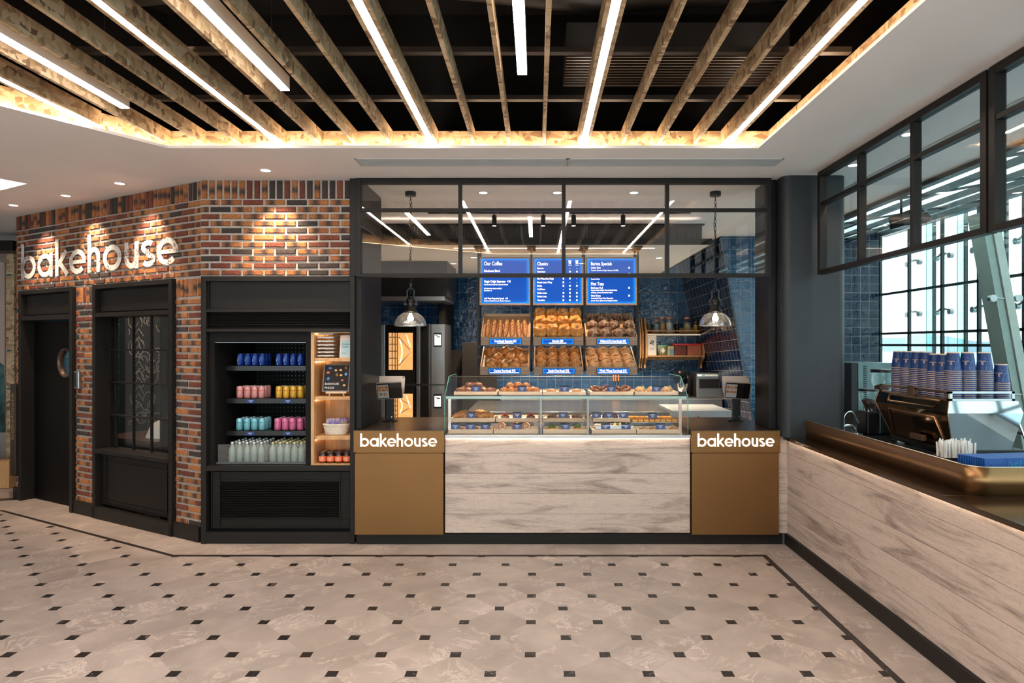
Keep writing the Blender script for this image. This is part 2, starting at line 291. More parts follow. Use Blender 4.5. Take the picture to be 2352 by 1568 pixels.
# ---------------------------------------------------------------- mesh building
ZERO = Vector((0, 0, 0))
class MB:
    def __init__(s): s.v = []; s.f = []; s.mi = []; s.cur = 0; s.smooth = []; s.sm = False
    def add(s, vs, fs):
        o = len(s.v); s.v += [Vector(p) for p in vs]
        for f in fs: s.f.append([i+o for i in f]); s.mi.append(s.cur); s.smooth.append(s.sm)
        return s
    def box(s, x0, x1, y0, y1, z0, z1):
        return s.add([(x0, y0, z0), (x1, y0, z0), (x1, y1, z0), (x0, y1, z0), (x0, y0, z1), (x1, y0, z1), (x1, y1, z1), (x0, y1, z1)],
                     [(0, 3, 2, 1), (4, 5, 6, 7), (0, 1, 5, 4), (1, 2, 6, 5), (2, 3, 7, 6), (3, 0, 4, 7)])
    def bbox(s, x0, x1, y0, y1, z0, z1, r=.004):
        # box with chamfered edges
        bm = bmesh.new(); bmesh.ops.create_cube(bm, size=1)
        for v in bm.verts: v.co = Vector((x0+(v.co.x+.5)*(x1-x0), y0+(v.co.y+.5)*(y1-y0), z0+(v.co.z+.5)*(z1-z0)))
        r = min(r, .45*min(x1-x0, y1-y0, z1-z0))
        bmesh.ops.bevel(bm, geom=bm.edges[:], offset=r, segments=2, affect='EDGES', profile=.5)
        s.frombm(bm); return s
    def frombm(s, bm):
        bm.verts.index_update(); s.add([v.co.copy() for v in bm.verts], [[v.index for v in f.verts] for f in bm.faces]); bm.free(); return s
    def prism(s, pts, a0, a1, axis='Y'):
        # polygon pts in the plane across the axis, extruded a0..a1
        def P(p, a): return {'Y': (p[0], a, p[1]), 'X': (a, p[0], p[1]), 'Z': (p[0], p[1], a)}[axis]
        n = len(pts)
        s.add([P(p, a0) for p in pts]+[P(p, a1) for p in pts], [list(range(n))[::-1], list(range(n, 2*n))]+[(i, (i+1) % n, (i+1) % n+n, i+n) for i in range(n)])
        return s
    def cyl(s, c, r, h, n=16, r2=None, axis='Z'):
        r2 = r if r2 is None else r2; vs = []
        for k, (rr, t) in enumerate(((r, 0), (r2, h))):
            for i in range(n):
                a = 2*math.pi*i/n; p = (rr*math.cos(a), rr*math.sin(a), t)
                if axis == 'Y': p = (p[0], p[2], p[1])
                if axis == 'X': p = (p[2], p[0], p[1])
                vs.append((c[0]+p[0], c[1]+p[1], c[2]+p[2]))
        s.sm, o = True, s.sm
        s.add(vs, [(i, (i+1) % n, (i+1) % n+n, i+n) for i in range(n)]); s.sm = False
        s.add(vs, [list(range(n))[::-1], list(range(n, 2*n))]); s.sm = o; return s
    def lathe(s, prof, c=(0, 0, 0), n=20, rib=0):
        vs, fs = [], []
        for r, z in prof:
            for i in range(n):
                a = 2*math.pi*i/n; q = r*(1+(rib if i % 2 else -rib)); vs.append((c[0]+q*math.cos(a), c[1]+q*math.sin(a), c[2]+z))
        for k in range(len(prof)-1):
            for i in range(n): fs.append((k*n+i, k*n+(i+1) % n, (k+1)*n+(i+1) % n, (k+1)*n+i))
        s.sm, o = True, s.sm; s.add(vs, fs); s.sm = o; return s
    def tube(s, path, r, n=8, closed=False, cap=True):
        P = [Vector(p) for p in path]; m = len(P); rs = r if isinstance(r, (list, tuple)) else [r]*m
        vs, fs = [], []; up = Vector((0, 0, 1)); prev = None
        for i, p in enumerate(P):
            a = P[(i-1) % m] if (i or closed) else p; b = P[(i+1) % m] if (i < m-1 or closed) else p
            t = (b-a).normalized()
            x = (prev - t*prev.dot(t)) if prev is not None else t.cross(up)
            if x.length < 1e-4: x = t.cross(Vector((1, 0, 0)))
            if x.length < 1e-4: x = t.cross(Vector((0, 1, 0)))
            x.normalize(); prev = x; y = t.cross(x)
            for k in range(n):
                an = 2*math.pi*k/n; vs.append(p+x*(rs[i]*math.cos(an))+y*(rs[i]*math.sin(an)))
        for i in range(m if closed else m-1):
            j = (i+1) % m
            for k in range(n): fs.append((i*n+k, i*n+(k+1) % n, j*n+(k+1) % n, j*n+k))
        if cap and not closed: fs += [list(range(n))[::-1], list(range((m-1)*n, m*n))]
        s.sm, o = True, s.sm; s.add(vs, fs); s.sm = o; return s
    def ribbon(s, pts, w, d0, d1, closed=False):
        # stroke of a pen of width w along 2-D points, in the XZ plane, thickness Y d0..d1
        n = len(pts); L, R = [], []
        for i, p in enumerate(pts):
            a = pts[(i-1) % n] if (i or closed) else p; b = pts[(i+1) % n] if (i < n-1 or closed) else p
            t = Vector((b[0]-a[0], b[1]-a[1])); t = t.normalized() if t.length else Vector((1, 0)); q = Vector((-t.y, t.x))*w/2
            L.append((p[0]+q.x, p[1]+q.y)); R.append((p[0]-q.x, p[1]-q.y))
        for i in range(n if closed else n-1):
            j = (i+1) % n; s.prism([L[i], L[j], R[j], R[i]], d0, d1)
        return s
    def xf(s, M, start=0):
        for i in range(start, len(s.v)): s.v[i] = M @ s.v[i]
        return s
    def mesh(s, name, mats, off=ZERO):
        me = bpy.data.meshes.new(name); me.from_pydata([tuple(v-off) for v in s.v], [], s.f)
        for m in (mats if isinstance(mats, (list, tuple)) else [mats]): me.materials.append(M_[m] if isinstance(m, str) else m)
        me.polygons.foreach_set('material_index', s.mi); me.polygons.foreach_set('use_smooth', s.smooth)
        me.validate(); me.update()
        bm = bmesh.new(); bm.from_mesh(me); bmesh.ops.recalc_face_normals(bm, faces=bm.faces[:]); bm.to_mesh(me); bm.free()
        return me
WL = {}
def link(o, parent=None):
    COL.objects.link(o)
    if parent is not None: o.parent = parent
    return o
def obj(name, mb, mat, parent=None, local=False):
    off = ZERO
    if parent is not None and not local: off = WL.get(parent.name, ZERO)
    o = bpy.data.objects.new(name, mb.mesh(name, mat, off)); link(o, parent); WL[o.name] = off if parent is not None else ZERO
    return o
def tag(o, label=None, cat=None, group=None, kind=None):
    if label: o['label'] = label
    if cat: o['category'] = cat
    if group: o['group'] = group
    if kind: o['kind'] = kind
    return o
def thing(name, label, cat, loc=(0, 0, 0), rz=0, group=None):
    o = bpy.data.objects.new(name, None); o.empty_display_size = .05; link(o); o.location = loc; o.rotation_euler = (0, 0, rz)
    WL[o.name] = Vector(loc); return tag(o, label, cat, group)
def single(name, mb, mat, label, cat, group=None):
    return tag(obj(name, mb, mat), label, cat, group)
def struct(name, mb, mat, label=None):
    return tag(obj(name, mb, mat), label, None, None, 'structure')
def dup(o, loc, rot=None, label=None, group=None, scale=None):
    r = o.copy(); COL.objects.link(r); r.location = loc
    if rot is not None: r.rotation_euler = rot
    if scale is not None: r.scale = scale
    if label: r['label'] = label
    if group: r['group'] = group
    for c in list(o.children):
        k = c.copy(); COL.objects.link(k); k.parent = r
        for g in list(c.children):
            q = g.copy(); COL.objects.link(q); q.parent = k
    return r
def tree(o):
    r = [o]
    for c in o.children: r += tree(c)
    return r
def dropproto(o):
    for q in tree(o)[::-1]: bpy.data.objects.remove(q)
_T = {}
def text(s, size=1.0, bold=0.0, align='LEFT', sx=1.0, depth=.0008):
    """front-facing lettering in the XZ plane starting at the origin; returns MB"""
    key = (s, bold)
    if key not in _T:
        cu = bpy.data.curves.new('t', 'FONT'); cu.body = s; cu.size = 1; cu.offset = bold; cu.extrude = 0; cu.fill_mode = 'BOTH'; cu.resolution_u = 3
        to = bpy.data.objects.new('t', cu); COL.objects.link(to); dg = bpy.context.evaluated_depsgraph_get()
        me = bpy.data.meshes.new_from_object(to.evaluated_get(dg)); _T[key] = ([v.co.copy() for v in me.vertices], [list(p.vertices) for p in me.polygons])
        bpy.data.objects.remove(to); bpy.data.curves.remove(cu); bpy.data.meshes.remove(me)
    vs, fs = _T[key]; mb = MB()
    if not vs: return mb
    x0 = min(v.x for v in vs); x1 = max(v.x for v in vs); W = (x1-x0)*size*sx
    dx = {'LEFT': 0, 'CENTER': -W/2, 'RIGHT': -W}[align]
    mb.add([((v.x-x0)*size*sx+dx, -depth, v.y*size) for v in vs], fs); mb.W = W
    return mb
def put(dst, src, x, y, z, M=None):
    t = Matrix.Translation((x, y, z)); t = (M @ t) if M is not None else t
    dst.add([t @ v for v in src.v], src.f); return dst
ORD = ['first', 'second', 'third', 'fourth', 'fifth', 'sixth', 'seventh', 'eighth', 'ninth', 'tenth', 'eleventh', 'twelfth', 'thirteenth', 'fourteenth', 'fifteenth', 'sixteenth', 'seventeenth', 'eighteenth', 'nineteenth', 'twentieth']
def nth(i, n, a='left', b='right'):
    if i == 0: return a+'most'
    if i == n-1: return b+'most'
    return ORD[i]+' from '+a if i < n/2 else ORD[n-1-i]+' from '+b
def arc(cx, cy, r, a0, a1, n=14, ry=None):
    ry = r if ry is None else ry
    return [(cx+r*math.cos(math.radians(a0+(a1-a0)*i/n)), cy+ry*math.sin(math.radians(a0+(a1-a0)*i/n))) for i in range(n+1)]
def logo(height_x=1.0, w=.17, d0=-.01, d1=0.0):
    """the word bakehouse in round geometric letters; x-height 1, baseline 0. returns MB and width"""
    mb = MB(); x = 0; r = .5-w/2; h = w/2; asc = 1.52; g = .16
    def ring(cx, a0=0, a1=360): mb.ribbon(arc(cx, .5, r, a0, a1, 28), w, d0, d1)
    def bar(xc, z0, z1): mb.prism([(xc-h, z0), (xc+h, z0), (xc+h, z1), (xc-h, z1)], d0, d1)
    for ch in 'bakehouse':
        if ch == 'b': bar(x+h, 0, asc); ring(x+.5); x += 1.0+g*.7
        elif ch == 'a': ring(x+.5); bar(x+1-h, 0, 1); x += 1.0+g
        elif ch == 'k':
            bar(x+h, 0, asc); mb.ribbon([(x+w*.8, .42), (x+.70, .99)], w, d0, d1); mb.ribbon([(x+w*1.5, .52), (x+.76, .02)], w, d0, d1); x += .80+g*.4
        elif ch == 'e':
            ring(x+.5, 0, 318); mb.prism([(x+w*.6, .5-h*.85), (x+1-.01, .5-h*.85), (x+1-.01, .5+h*.6), (x+w*.6, .5+h*.6)], d0, d1); x += 1.0+g*.6
        elif ch == 'h':
            bar(x+h, 0, asc); mb.ribbon([(x+h+2*(.36-h), 0)]+arc(x+.36, .62, .36-h, 0, 180, 14, .38-h), w, d0, d1); x += .72+g
        elif ch == 'o': ring(x+.5); x += 1.0+g
        elif ch == 'u': mb.ribbon([(x+h, 1), (x+h, .38)]+arc(x+.36, .38, .36-h, 180, 360, 14, .38-h), w, d0, d1); bar(x+.72-h, 0, 1); x += .72+g*.9
        elif ch == 's':
            a = arc(x+.33, .735, .25-h*.1, 38, 262, 14, .265-h); b = arc(x+.33, .265, .265-h*.1, 82, -150, 14, .265-h); mb.ribbon(a+b, w*.95, d0, d1); x += .64+g*.7
    return mb, x-g*.6

# ---------------------------------------------------------------- setting
CEIL = 3.2
# floor: border stone, black band, patterned field
fl = MB(); fl.box(-9.2, 5.7, -6.2, 10.7, -.10, 0)
def poly_z(mb, pts, z, holes=()):
    allp = [list(pts)]+[list(h) for h in holes]; flat = [p for l in allp for p in l]
    tri = tessellate_polygon([[Vector((p[0], p[1], 0)) for p in l] for l in allp])
    mb.add([(p[0], p[1], z) for p in flat], [list(t) for t in tri])
ox = [(1.905, 5.318), (-3.02, 5.318), (-5.62, 6.745), (-9.0, 6.745), (-9.0, -6), (1.905, -6)]
ix = [(1.860, 5.268), (-3.007, 5.268), (-5.607, 6.695), (-9.0, 6.695), (-9.0, -6), (1.860, -6)]
fl.cur = 1; poly_z(fl, ox, .0012)
fl.cur = 2; poly_z(fl, ix, .0020)
fl.cur = 1; poly_z(fl, [(-5.9, 7.30), (-5.75, 7.22), (-9, 6.2), (-9, 6.42)][::-1], .0015)
struct('floor', fl, ['floorb', 'blackmarble', 'floor'])
COFF = [(1.64, 4.737), (-2.734, 4.737), (-3.92, 2.88), (-.66, .76), (1.64, .76)]
SKY = [(-4.61, 5.79), (-5.06, 6.04), (-5.50, 5.24), (-5.05, 4.99)]
ce = MB(); outer = [(-9.2, -6.2), (3.45, -6.2), (3.45, 10.6), (-9.2, 10.6)]
poly_z(ce, outer, CEIL, [COFF, SKY]); poly_z(ce, outer, CEIL+.02, [COFF, SKY])
for pl in (outer, COFF, SKY):
    n = len(pl)
    for i in range(n):
        a, b = pl[i], pl[(i+1) % n]; ce.add([(a[0], a[1], CEIL), (b[0], b[1], CEIL), (b[0], b[1], CEIL+.02), (a[0], a[1], CEIL+.02)], [(0, 1, 2, 3)])
struct('ceiling', ce, 'plaster')
# fascia round the coffer (OSB) set back from the plaster lip, LED tape lying on the lip
def offset_poly(P, d):
    out = []; n = len(P); area = sum(P[i][0]*P[(i+1) % n][1]-P[(i+1) % n][0]*P[i][1] for i in range(n)); sg = 1 if area > 0 else -1
    for i in range(n):
        p0, p1, p2 = (Vector(P[(i-1) % n]), Vector(P[i]), Vector(P[(i+1) % n]))
        e1 = (p1-p0).normalized(); e2 = (p2-p1).normalized(); n1 = Vector((e1.y, -e1.x))*sg; n2 = Vector((e2.y, -e2.x))*sg
        b = (n1+n2); out.append(tuple(p1+b*(d/(b.dot(n1)))))
    return out
FAS = offset_poly(COFF, .11); FAS2 = offset_poly(COFF, .134)
NM = ['back', 'left', 'rear', 'front', 'right']
for i in range(5):
    j = (i+1) % 5; mb = MB(); a, b, c, d = FAS[i], FAS[j], FAS2[j], FAS2[i]
    vs = [(p[0], p[1], z) for z in (CEIL+.02, 3.363) for p in (a, b, c, d)]
    mb.add(vs, [(0, 1, 2, 3), (7, 6, 5, 4), (0, 4, 5, 1), (1, 5, 6, 2), (2, 6, 7, 3), (3, 7, 4, 0)])
    struct('trim_%d' % (i+1), mb, 'osb')
    L = offset_poly(COFF, .045); L2 = offset_poly(COFF, .060)
    mb = MB(); vs = [(p[0], p[1], z) for z in (CEIL+.0201, CEIL+.030) for p in (L[i], L[j], L2[j], L2[i])]
    mb.add(vs, [(0, 1, 2, 3), (7, 6, 5, 4), (0, 4, 5, 1), (1, 5, 6, 2), (2, 6, 7, 3), (3, 7, 4, 0)])
    side = ['far', 'slanting left', 'slanting rear', 'near', 'right'][i]
    single('cove_led_strip', mb, 'cove', 'warm LED tape hidden in the cove along the %s edge of the beamed ceiling recess' % side, 'led strip', 'LED tapes in the ceiling cove')
# dark void above
V = MB(); V.box(-4.6, 2.3, .3, 5.5, 4.35, 4.4)
for a, b in zip(FAS2, FAS2[1:]+FAS2[:1]):
    q = offset_poly(COFF, .30)
P = offset_poly(COFF, .32)
for i in range(5):
    j = (i+1) % 5; a, b = P[i], P[j]; V.add([(a[0], a[1], 3.222), (b[0], b[1], 3.222), (b[0], b[1], 4.36), (a[0], a[1], 4.36)], [(0, 1, 2, 3)])
struct('wall_ceiling_void', V, 'void')
# skylight recess
sk = MB()
for i in range(4):
    a, b = SKY[i], SKY[(i+1) % 4]; sk.add([(a[0], a[1], CEIL+.02), (b[0], b[1], CEIL+.02), (b[0], b[1], 3.5), (a[0], a[1], 3.5)], [(0, 1, 2, 3)])
struct('wall_light_recess', sk, 'plaster')
lp = MB(); lp.add([(p[0], p[1], 3.5) for p in SKY]+[(p[0], p[1], 3.51) for p in SKY], [(0, 1, 2, 3), (4, 5, 6, 7), (0, 1, 5, 4), (1, 2, 6, 5), (2, 3, 7, 6), (3, 0, 4, 7)])
single('ceiling_light_panel', lp, emis('recess_light', (1, .88, .78), 3.5), 'bright panel in the square ceiling recess at the far left edge', 'ceiling light')

# beams
def fY(X):
    # far fascia Y and near fascia Y at a given X
    far = FAS[0][1]
    if X < FAS[1][0]:
        (x0, y0), (x1, y1) = FAS[1], FAS[2]; far = y0+(X-x0)*(y1-y0)/(x1-x0)
    near = FAS[4][1]
    if X < FAS[3][0]:
        (x0, y0), (x1, y1) = FAS[3], FAS[2]; near = y0+(X-x0)*(y1-y0)/(x1-x0)
    return near, far
ZB0, ZB1, YF = 3.261, 3.363, 4.847
bpx = [389, 470, 553, 737, 817, 899, 1088, 1169, 1249.5, 1430, 1512, 1594]
for k, px in enumerate(bpx):
    X = XP(px, YF); a, b = fY(X); mb = MB(); mb.box(X-.012, X+.012, a+.001, b-.001, ZB0, ZB1)
    single('ceiling_beam', mb, 'osb', 'plain OSB ceiling beam without a light, %s of the twelve' % nth(k, 12), 'beam', 'plain OSB ceiling beams')
for k, X in enumerate([-3.06, XP(645, YF), XP(993.5, YF), XP(1339.5, YF), XP(1668, YF)]):
    a, b = fY(X+.045 if k == 0 else X); a += .001+(.06 if k == 0 else 0); b -= (.07 if k == 0 else .001)
    t = thing('lit_ceiling_beam', 'double OSB ceiling beam with a white light strip set in its underside, %s of the five' % nth(k, 5), 'beam', (X, (a+b)/2, ZB0), group='OSB beams with built-in light')
    for s in (-1, 1):
        mb = MB(); mb.box(min(X+s*.021, X+s*.044), max(X+s*.021, X+s*.044), a, b, ZB0, ZB1); obj('board', mb, 'osb', t)
    mb = MB(); mb.box(X-.0205, X+.0205, a, b, ZB0+.004, ZB0+.03); obj('light_strip', mb, 'strip', t)
whitebox = plain('white_housing', (.62, .60, .60), .5, var=.02)
for (px, Y1, L, lb) in ((1199.5, 3.594, 1.42, 'above the middle of the counter'), (655, 3.82, 1.5, 'left of centre, above the drinks fridge'), (288, 4.11, 1.4, 'over the brick wall at far left')):
    X = XP(px, Y1); t = thing('linear_light', 'short white box light between ceiling beams, %s' % lb, 'ceiling light', (X, Y1, ZB0), group='short box lights between the beams')
    mb = MB(); mb.box(X-.027, X+.027, Y1-L, Y1, ZB0+.006, ZB0+.085); obj('housing', mb, whitebox, t)
    mb = MB(); mb.box(X-.0255, X+.0255, Y1-L+.001, Y1-.001, ZB0, ZB0+.006); obj('diffuser', mb, 'strip', t)
    for yy in (Y1-.2, Y1-L+.2): mb = MB(); mb.tube([(X, yy, ZB0+.085), (X, yy, 4.35)], .002, 5); obj('hanger', mb, 'duct', t)
# channels and duct work in the void
for k, (py, z) in enumerate(((119, 3.372), (228, 3.372))):
    Y = F*(z-EYE)/(CY-py); mb = MB(); x0 = -3.1 if k == 0 else -2.95
    mb.prism([(Y, z), (Y+.045, z), (Y+.045, z+.03), (Y+.04, z+.03), (Y+.04, z+.005), (Y+.005, z+.005), (Y+.005, z+.03), (Y, z+.03)], -2.9, 1.75, 'X')
    single('ceiling_channel', mb, plain('channel', (.030, .020, .014), .5, var=.1), 'thin metal channel crossing above the OSB beams, %s the counter' % ('farther from' if k == 0 else 'closer to'), 'channel')
t = thing('air_duct', 'dark ribbed ventilation unit in the black ceiling void at right of centre', 'duct', (.95, 4.2, 3.62))
mb = MB(); mb.box(XP(1300, 4.3), XP(1800, 4.3), 4.2, 4.75, 3.66, 3.86); obj('casing', mb, 'duct', t)
mb = MB()
for i in range(12): mb.box(XP(1300, 4.3), XP(1800, 4.3), 4.16+i*.045, 4.172+i*.045, 3.635, 3.66)
obj('grille', mb, plain('grille_dark', (.018, .013, .010), .45, var=.1), t)
t = single('duct_pipe', MB().tube([(-2.8, 4.3, 4.12), (-1.2, 4.1, 4.14), (.4, 4.35, 4.10), (1.7, 4.2, 4.12)], .10, 12), 'duct', 'long dark pipe running across the black ceiling void', 'pipe')

# plaster-mounted linear grilles
def vent(label, x0, x1, y0, y1, z, n, alongX=True):
    t = thing('ceiling_vent', label, 'vent', ((x0+x1)/2, (y0+y1)/2, z))
    mb = MB(); mb.box(x0, x1, y0, y0+.012, z-.006, z); mb.box(x0, x1, y1-.012, y1, z-.006, z); mb.box(x0, x0+.012, y0, y1, z-.006, z); mb.box(x1-.012, x1, y0, y1, z-.006, z)
    obj('frame', mb, plain('vent_grey', (.50, .51, .51), .5, var=.03), t)
    mb = MB()
    for i in range(n):
        if alongX: yy = y0+.012+(y1-y0-.024)*(i+.5)/n; mb.box(x0+.012, x1-.012, yy-.003, yy+.003, z-.005, z-.001)
        else: xx = x0+.012+(x1-x0-.024)*(i+.5)/n; mb.box(xx-.003, xx+.003, y0+.012, y1-.012, z-.005, z-.001)
    obj('slats', mb, plain('vent_grey', (.42, .44, .44)), t)
    mb = MB(); mb.box(x0+.012, x1-.012, y0+.012, y1-.012, z-.0012, z-.0004); obj('backing', mb, plain('vent_dark', (.17, .18, .18), .7), t)
vent('long slotted grey air grille in the white ceiling in front of the shop', XP(815, 5.02), XP(1302, 5.1), 5.0, 5.2, CEIL, 9)
vent('right length of the slotted grey air grille in the white ceiling', XP(1302, 5.1)+.003, XP(1790, 5.1), 5.0, 5.2, CEIL, 9)
vent('slotted grille in the ceiling behind the right-hand window frame', 2.86, 3.02, -1.0, 7.4, CEIL, 6, False)

def downlight(name, label, x, y, z, power, tx=0, ty=0, r=.04, size=75, col=WARM, group=None, sub=.35):
    t = thing(name, label, 'downlight', (x, y, z), group=group)
    mb = MB(); mb.lathe([(r*1.35, 0), (r*1.35, -.004), (r, -.004), (r*.95, .0)], (x, y, z), 20); obj('trim_ring', mb, 'white', t)
    mb = MB(); mb.cyl((x, y, z-.0025), r*.95, .002, 20); obj('lens', mb, emis('downlight_lens', (1, .9, .78), 14), t)
    ld = bpy.data.lights.new('spot', 'SPOT'); ld.energy = power; ld.color = col; ld.spot_size = math.radians(size); ld.spot_blend = sub; ld.shadow_soft_size = .02
    lo = bpy.data.objects.new('spot', ld); link(lo, t); lo.location = (0, 0, -.02)
    d = Vector((tx, ty, -1)).normalized(); lo.rotation_mode = 'QUATERNION'; lo.rotation_quaternion = d.to_track_quat('-Z', 'Y')
    return t
G = 'downlights washing the brick wall'
for (px, py, lb) in ((31, 471, 'leftmost, by the brick wall end'), (151, 449, 'second from left over the brick wall'), (275, 421, 'third from left over the brick wall'), (610, 391, 'above the drinks fridge brickwork')):
    Y = F*1.45/(CY-py)
    n = (.479, .878) if px < 400 else (0, 1)
    downlight('downlight', 'small round ceiling downlight, '+lb, XP(px, Y), Y, CEIL, 105, n[0]*.34, n[1]*.34, group=G, size=74, sub=.9)
for k, px in enumerate((1110, 1280, 1456)):
    downlight('downlight', 'round downlight inside the shop seen through upper panes, %s of three' % nth(k, 3), XP(px, 6.13), 6.13, CEIL, 420, 0, .10, group='downlights over the counter', size=48, sub=.8)

# ---------------------------------------------------------------- brick walls
WO = Vector((-2.97, 5.66, 0)); WR = math.atan2(-.479, .878)
WM = Matrix.Translation(WO) @ Matrix.Rotation(WR, 4, 'Z')
def brickwall(name, x0, x1, z0, z1, openings, soldiers, M, thick=.2, y_front=0.0, mirror=False):
    """bricks as real blocks on a mortar bed; openings = [(x0,x1,z0,z1)]; soldiers = [(x0,x1,z0)]"""
    mb = MB(); cols = []
    # mortar bed with holes
    xs = sorted({x0, x1}|{o[0] for o in openings}|{o[1] for o in openings}); zs = sorted({z0, z1}|{o[2] for o in openings}|{o[3] for o in openings})
    mb.cur = 1
    for a, b in zip(xs, xs[1:]):
        for c, d in zip(zs, zs[1:]):
            mx, mz = (a+b)/2, (c+d)/2
            if any(o[0] < mx < o[1] and o[2] < mz < o[3] for o in openings): continue
            mb.box(a, b, y_front+.012, y_front+thick, c, d)
    cols += [(0, 0, 0)]*len(mb.v); mb.cur = 0
    H, Lb, J = .062, .178, .0145
    def brick(a, b, c, d, vertical=False):
        for o in openings+soldboxes*(not vertical):
            # clip against openings
            if b > o[0] and a < o[1] and d > o[2]+.02 and c < o[3]-.02:
                if a < o[0]-.02 and b <= o[1]+1e-6: b = o[0]-.002
                elif b > o[1]+.02 and a >= o[0]-1e-6: a = o[1]+.002
                elif a < o[0]-.02 and b > o[1]+.02: b = o[0]-.002
                else: return
        if b-a < .02 or d-c < .01: return
        j = lambda s=.002: random.uniform(-s, s)
        r = random.random(); r2 = random.random(); e = .007; y0 = y_front+j(.0025); yb = y_front+.02
        P = [(a+j(), yb, c+j()), (b+j(), yb, c+j()), (b+j(), yb, d+j()), (a+j(), yb, d+j()),
             (a+e*.4, y0+.005, c+e*.4), (b-e*.4, y0+.005, c+e*.4), (b-e*.4, y0+.005, d-e*.4), (a+e*.4, y0+.005, d-e*.4),
             (a+e, y0, c+e), (b-e, y0, c+e), (b-e, y0, d-e), (a+e, y0, d-e)]
        mb.add(P, [(0, 1, 5, 4), (1, 2, 6, 5), (2, 3, 7, 6), (3, 0, 4, 7), (4, 5, 9, 8), (5, 6, 10, 9), (6, 7, 11, 10), (7, 4, 8, 11), (8, 9, 10, 11)])
        for p in P: cols.append((r, ((p[2]-c)/(d-c)) if vertical else ((p[0]-a)/max(.12, b-a)), r2))
    soldboxes = [(s[0], s[1], s[2], s[2]+.172) for s in soldiers]
    for s in soldiers:
        n = max(1, round((s[1]-s[0])/.066)); w = (s[1]-s[0])/n
        for i in range(n): brick(s[0]+i*w+J/2, s[0]+(i+1)*w-J/2, s[2]+.005, s[2]+.167, True)
    nrow = int((z1-z0)/H)
    zt = z1-.172
    for r in range(60):
        d = zt-r*H-.004; c = d-H+J
        if c < z0+.005: break
        off = (Lb+J)/2 if r % 2 else 0
        x = x1+off
        while x > x0:
            a, b = x-(Lb+J)+J/2, x-J/2
            a2, b2 = max(a, x0+.003), min(b, x1-.003)
            if b2-a2 > .025: brick(a2, b2, c, d)
            x -= Lb+J
    mb.xf(M)
    me = mb.mesh(name, ['brick', 'mortar'])
    at = me.color_attributes.new('bk', 'FLOAT_COLOR', 'POINT')
    flat = []
    for c in cols: flat += [c[0], c[1], c[2], 1.0]
    at.data.foreach_set('color', flat)
    o = bpy.data.objects.new(name, me); link(o); return tag(o, kind='structure')
DOOR = (-3.218, -2.087, 0, 2.345); WIN = (-1.698, -.375, 0, 2.345)
brickwall('wall_left', -3.36, 0, 0.0, CEIL, [DOOR, WIN], [(-3.36, 0, CEIL-.172), (-3.36, DOOR[0], 2.170), (DOOR[1], WIN[0], 2.170), (WIN[1], 0, 2.170)], WM)
Y1 = 5.645
brickwall('wall_back', -2.97, XP(806, Y1), 2.345, CEIL, [], [(-2.97, XP(806, Y1), CEIL-.172)], Matrix.Translation((0, Y1, 0)), .14)
# left return of the brick block
mb = MB(); mb.box(-3.36, -3.35, .02, 1.2, 0, CEIL); mb.xf(WM); struct('wall_left_return', mb, 'mortar')
mb = MB(); mb.box(-3.349, -3.339, .22, 1.2, 0, CEIL); struct('wall_staff_room', mb, m_tile('staff_tile', 'YZ', .15, (.01, .14, .30), (.02, .22, .42))).matrix_world = WM

def wthing(name, label, cat, x, y, z, group=None):
    p = WM @ Vector((x, y, z)); t = thing(name, label, cat, p, WR, group); WL[t.name] = Vector((x, y, z)); return t
# baseboards on the angled wall
for i, (a, b) in enumerate(((-3.36, DOOR[0]), (DOOR[1], WIN[0]), (WIN[1], 0.0))):
    mb = MB(); mb.bbox(a, b, -.025, .012, .003, .135, .002); mb.xf(WM); struct('baseboard_%s' % ('left', 'middle', 'right')[i], mb, 'black')
# door
def wstruct(name, kind='structure'):
    o = bpy.data.objects.new(name, None); link(o); o.location = WO; o.rotation_euler = (0, 0, WR); WL[o.name] = ZERO; o['kind'] = kind; return o
d = wstruct('door_1')
fr = MB(); a, b = DOOR[0], DOOR[1]
fr.bbox(a, a+.05, -.035, .16, 0, 2.345, .003); fr.bbox(b-.05, b, -.035, .16, 0, 2.345, .003); fr.bbox(a+.05, b-.05, -.035, .16, 2.30, 2.345, .003); fr.bbox(a+.05, b-.05, -.03, .16, 2.01, 2.06, .003)
obj('frame', fr, 'black', d)
hp = MB(); hp.bbox(a+.07, b-.07, .01, .03, 2.075, 2.285, .003); hp.box(a+.05, b-.05, .03, .05, 2.06, 2.30)
for q in ((a+.05, a+.07, 2.06, 2.30), (b-.07, b-.05, 2.06, 2.30)): hp.box(q[0], q[1], -.005, .03, q[2], q[3])
obj('header_panel', hp, 'darkpanel', d)
# leaf with a round hole
cx_, cz_, R0 = -2.489, 1.545, .15; lx0, lx1, lz0, lz1 = a+.05, b-.05, .008, 2.005; seg = 48
lf = MB()
def ringpts(r): return [(cx_+r*math.cos(2*math.pi*i/seg), cz_+r*math.sin(2*math.pi*i/seg)) for i in range(seg)]
cz = [(lx0, lz0), (lx1, lz0), (lx1, lz1), (lx0, lz1)]
tri = tessellate_polygon([[Vector((p[0], p[1], 0)) for p in cz], [Vector((p[0], p[1], 0)) for p in ringpts(R0)]])
for y in (.10, .145):
    lf.add([(p[0], y, p[1]) for p in cz+ringpts(R0)], [list(t) for t in tri])
rp = ringpts(R0)
for i in range(seg):
    p, q = rp[i], rp[(i+1) % seg]; lf.add([(p[0], .10, p[1]), (q[0], .10, q[1]), (q[0], .145, q[1]), (p[0], .145, p[1])], [(0, 1, 2, 3)])
lf.box(lx0, lx0+.001, .10, .145, lz0, lz1); lf.box(lx1-.001, lx1, .10, .145, lz0, lz1)
obj('door_leaf', lf, plain('door_black', (.0025, .002, .0018), .5, var=.1, spec=.12), d)
rg = MB(); rg.sm = True
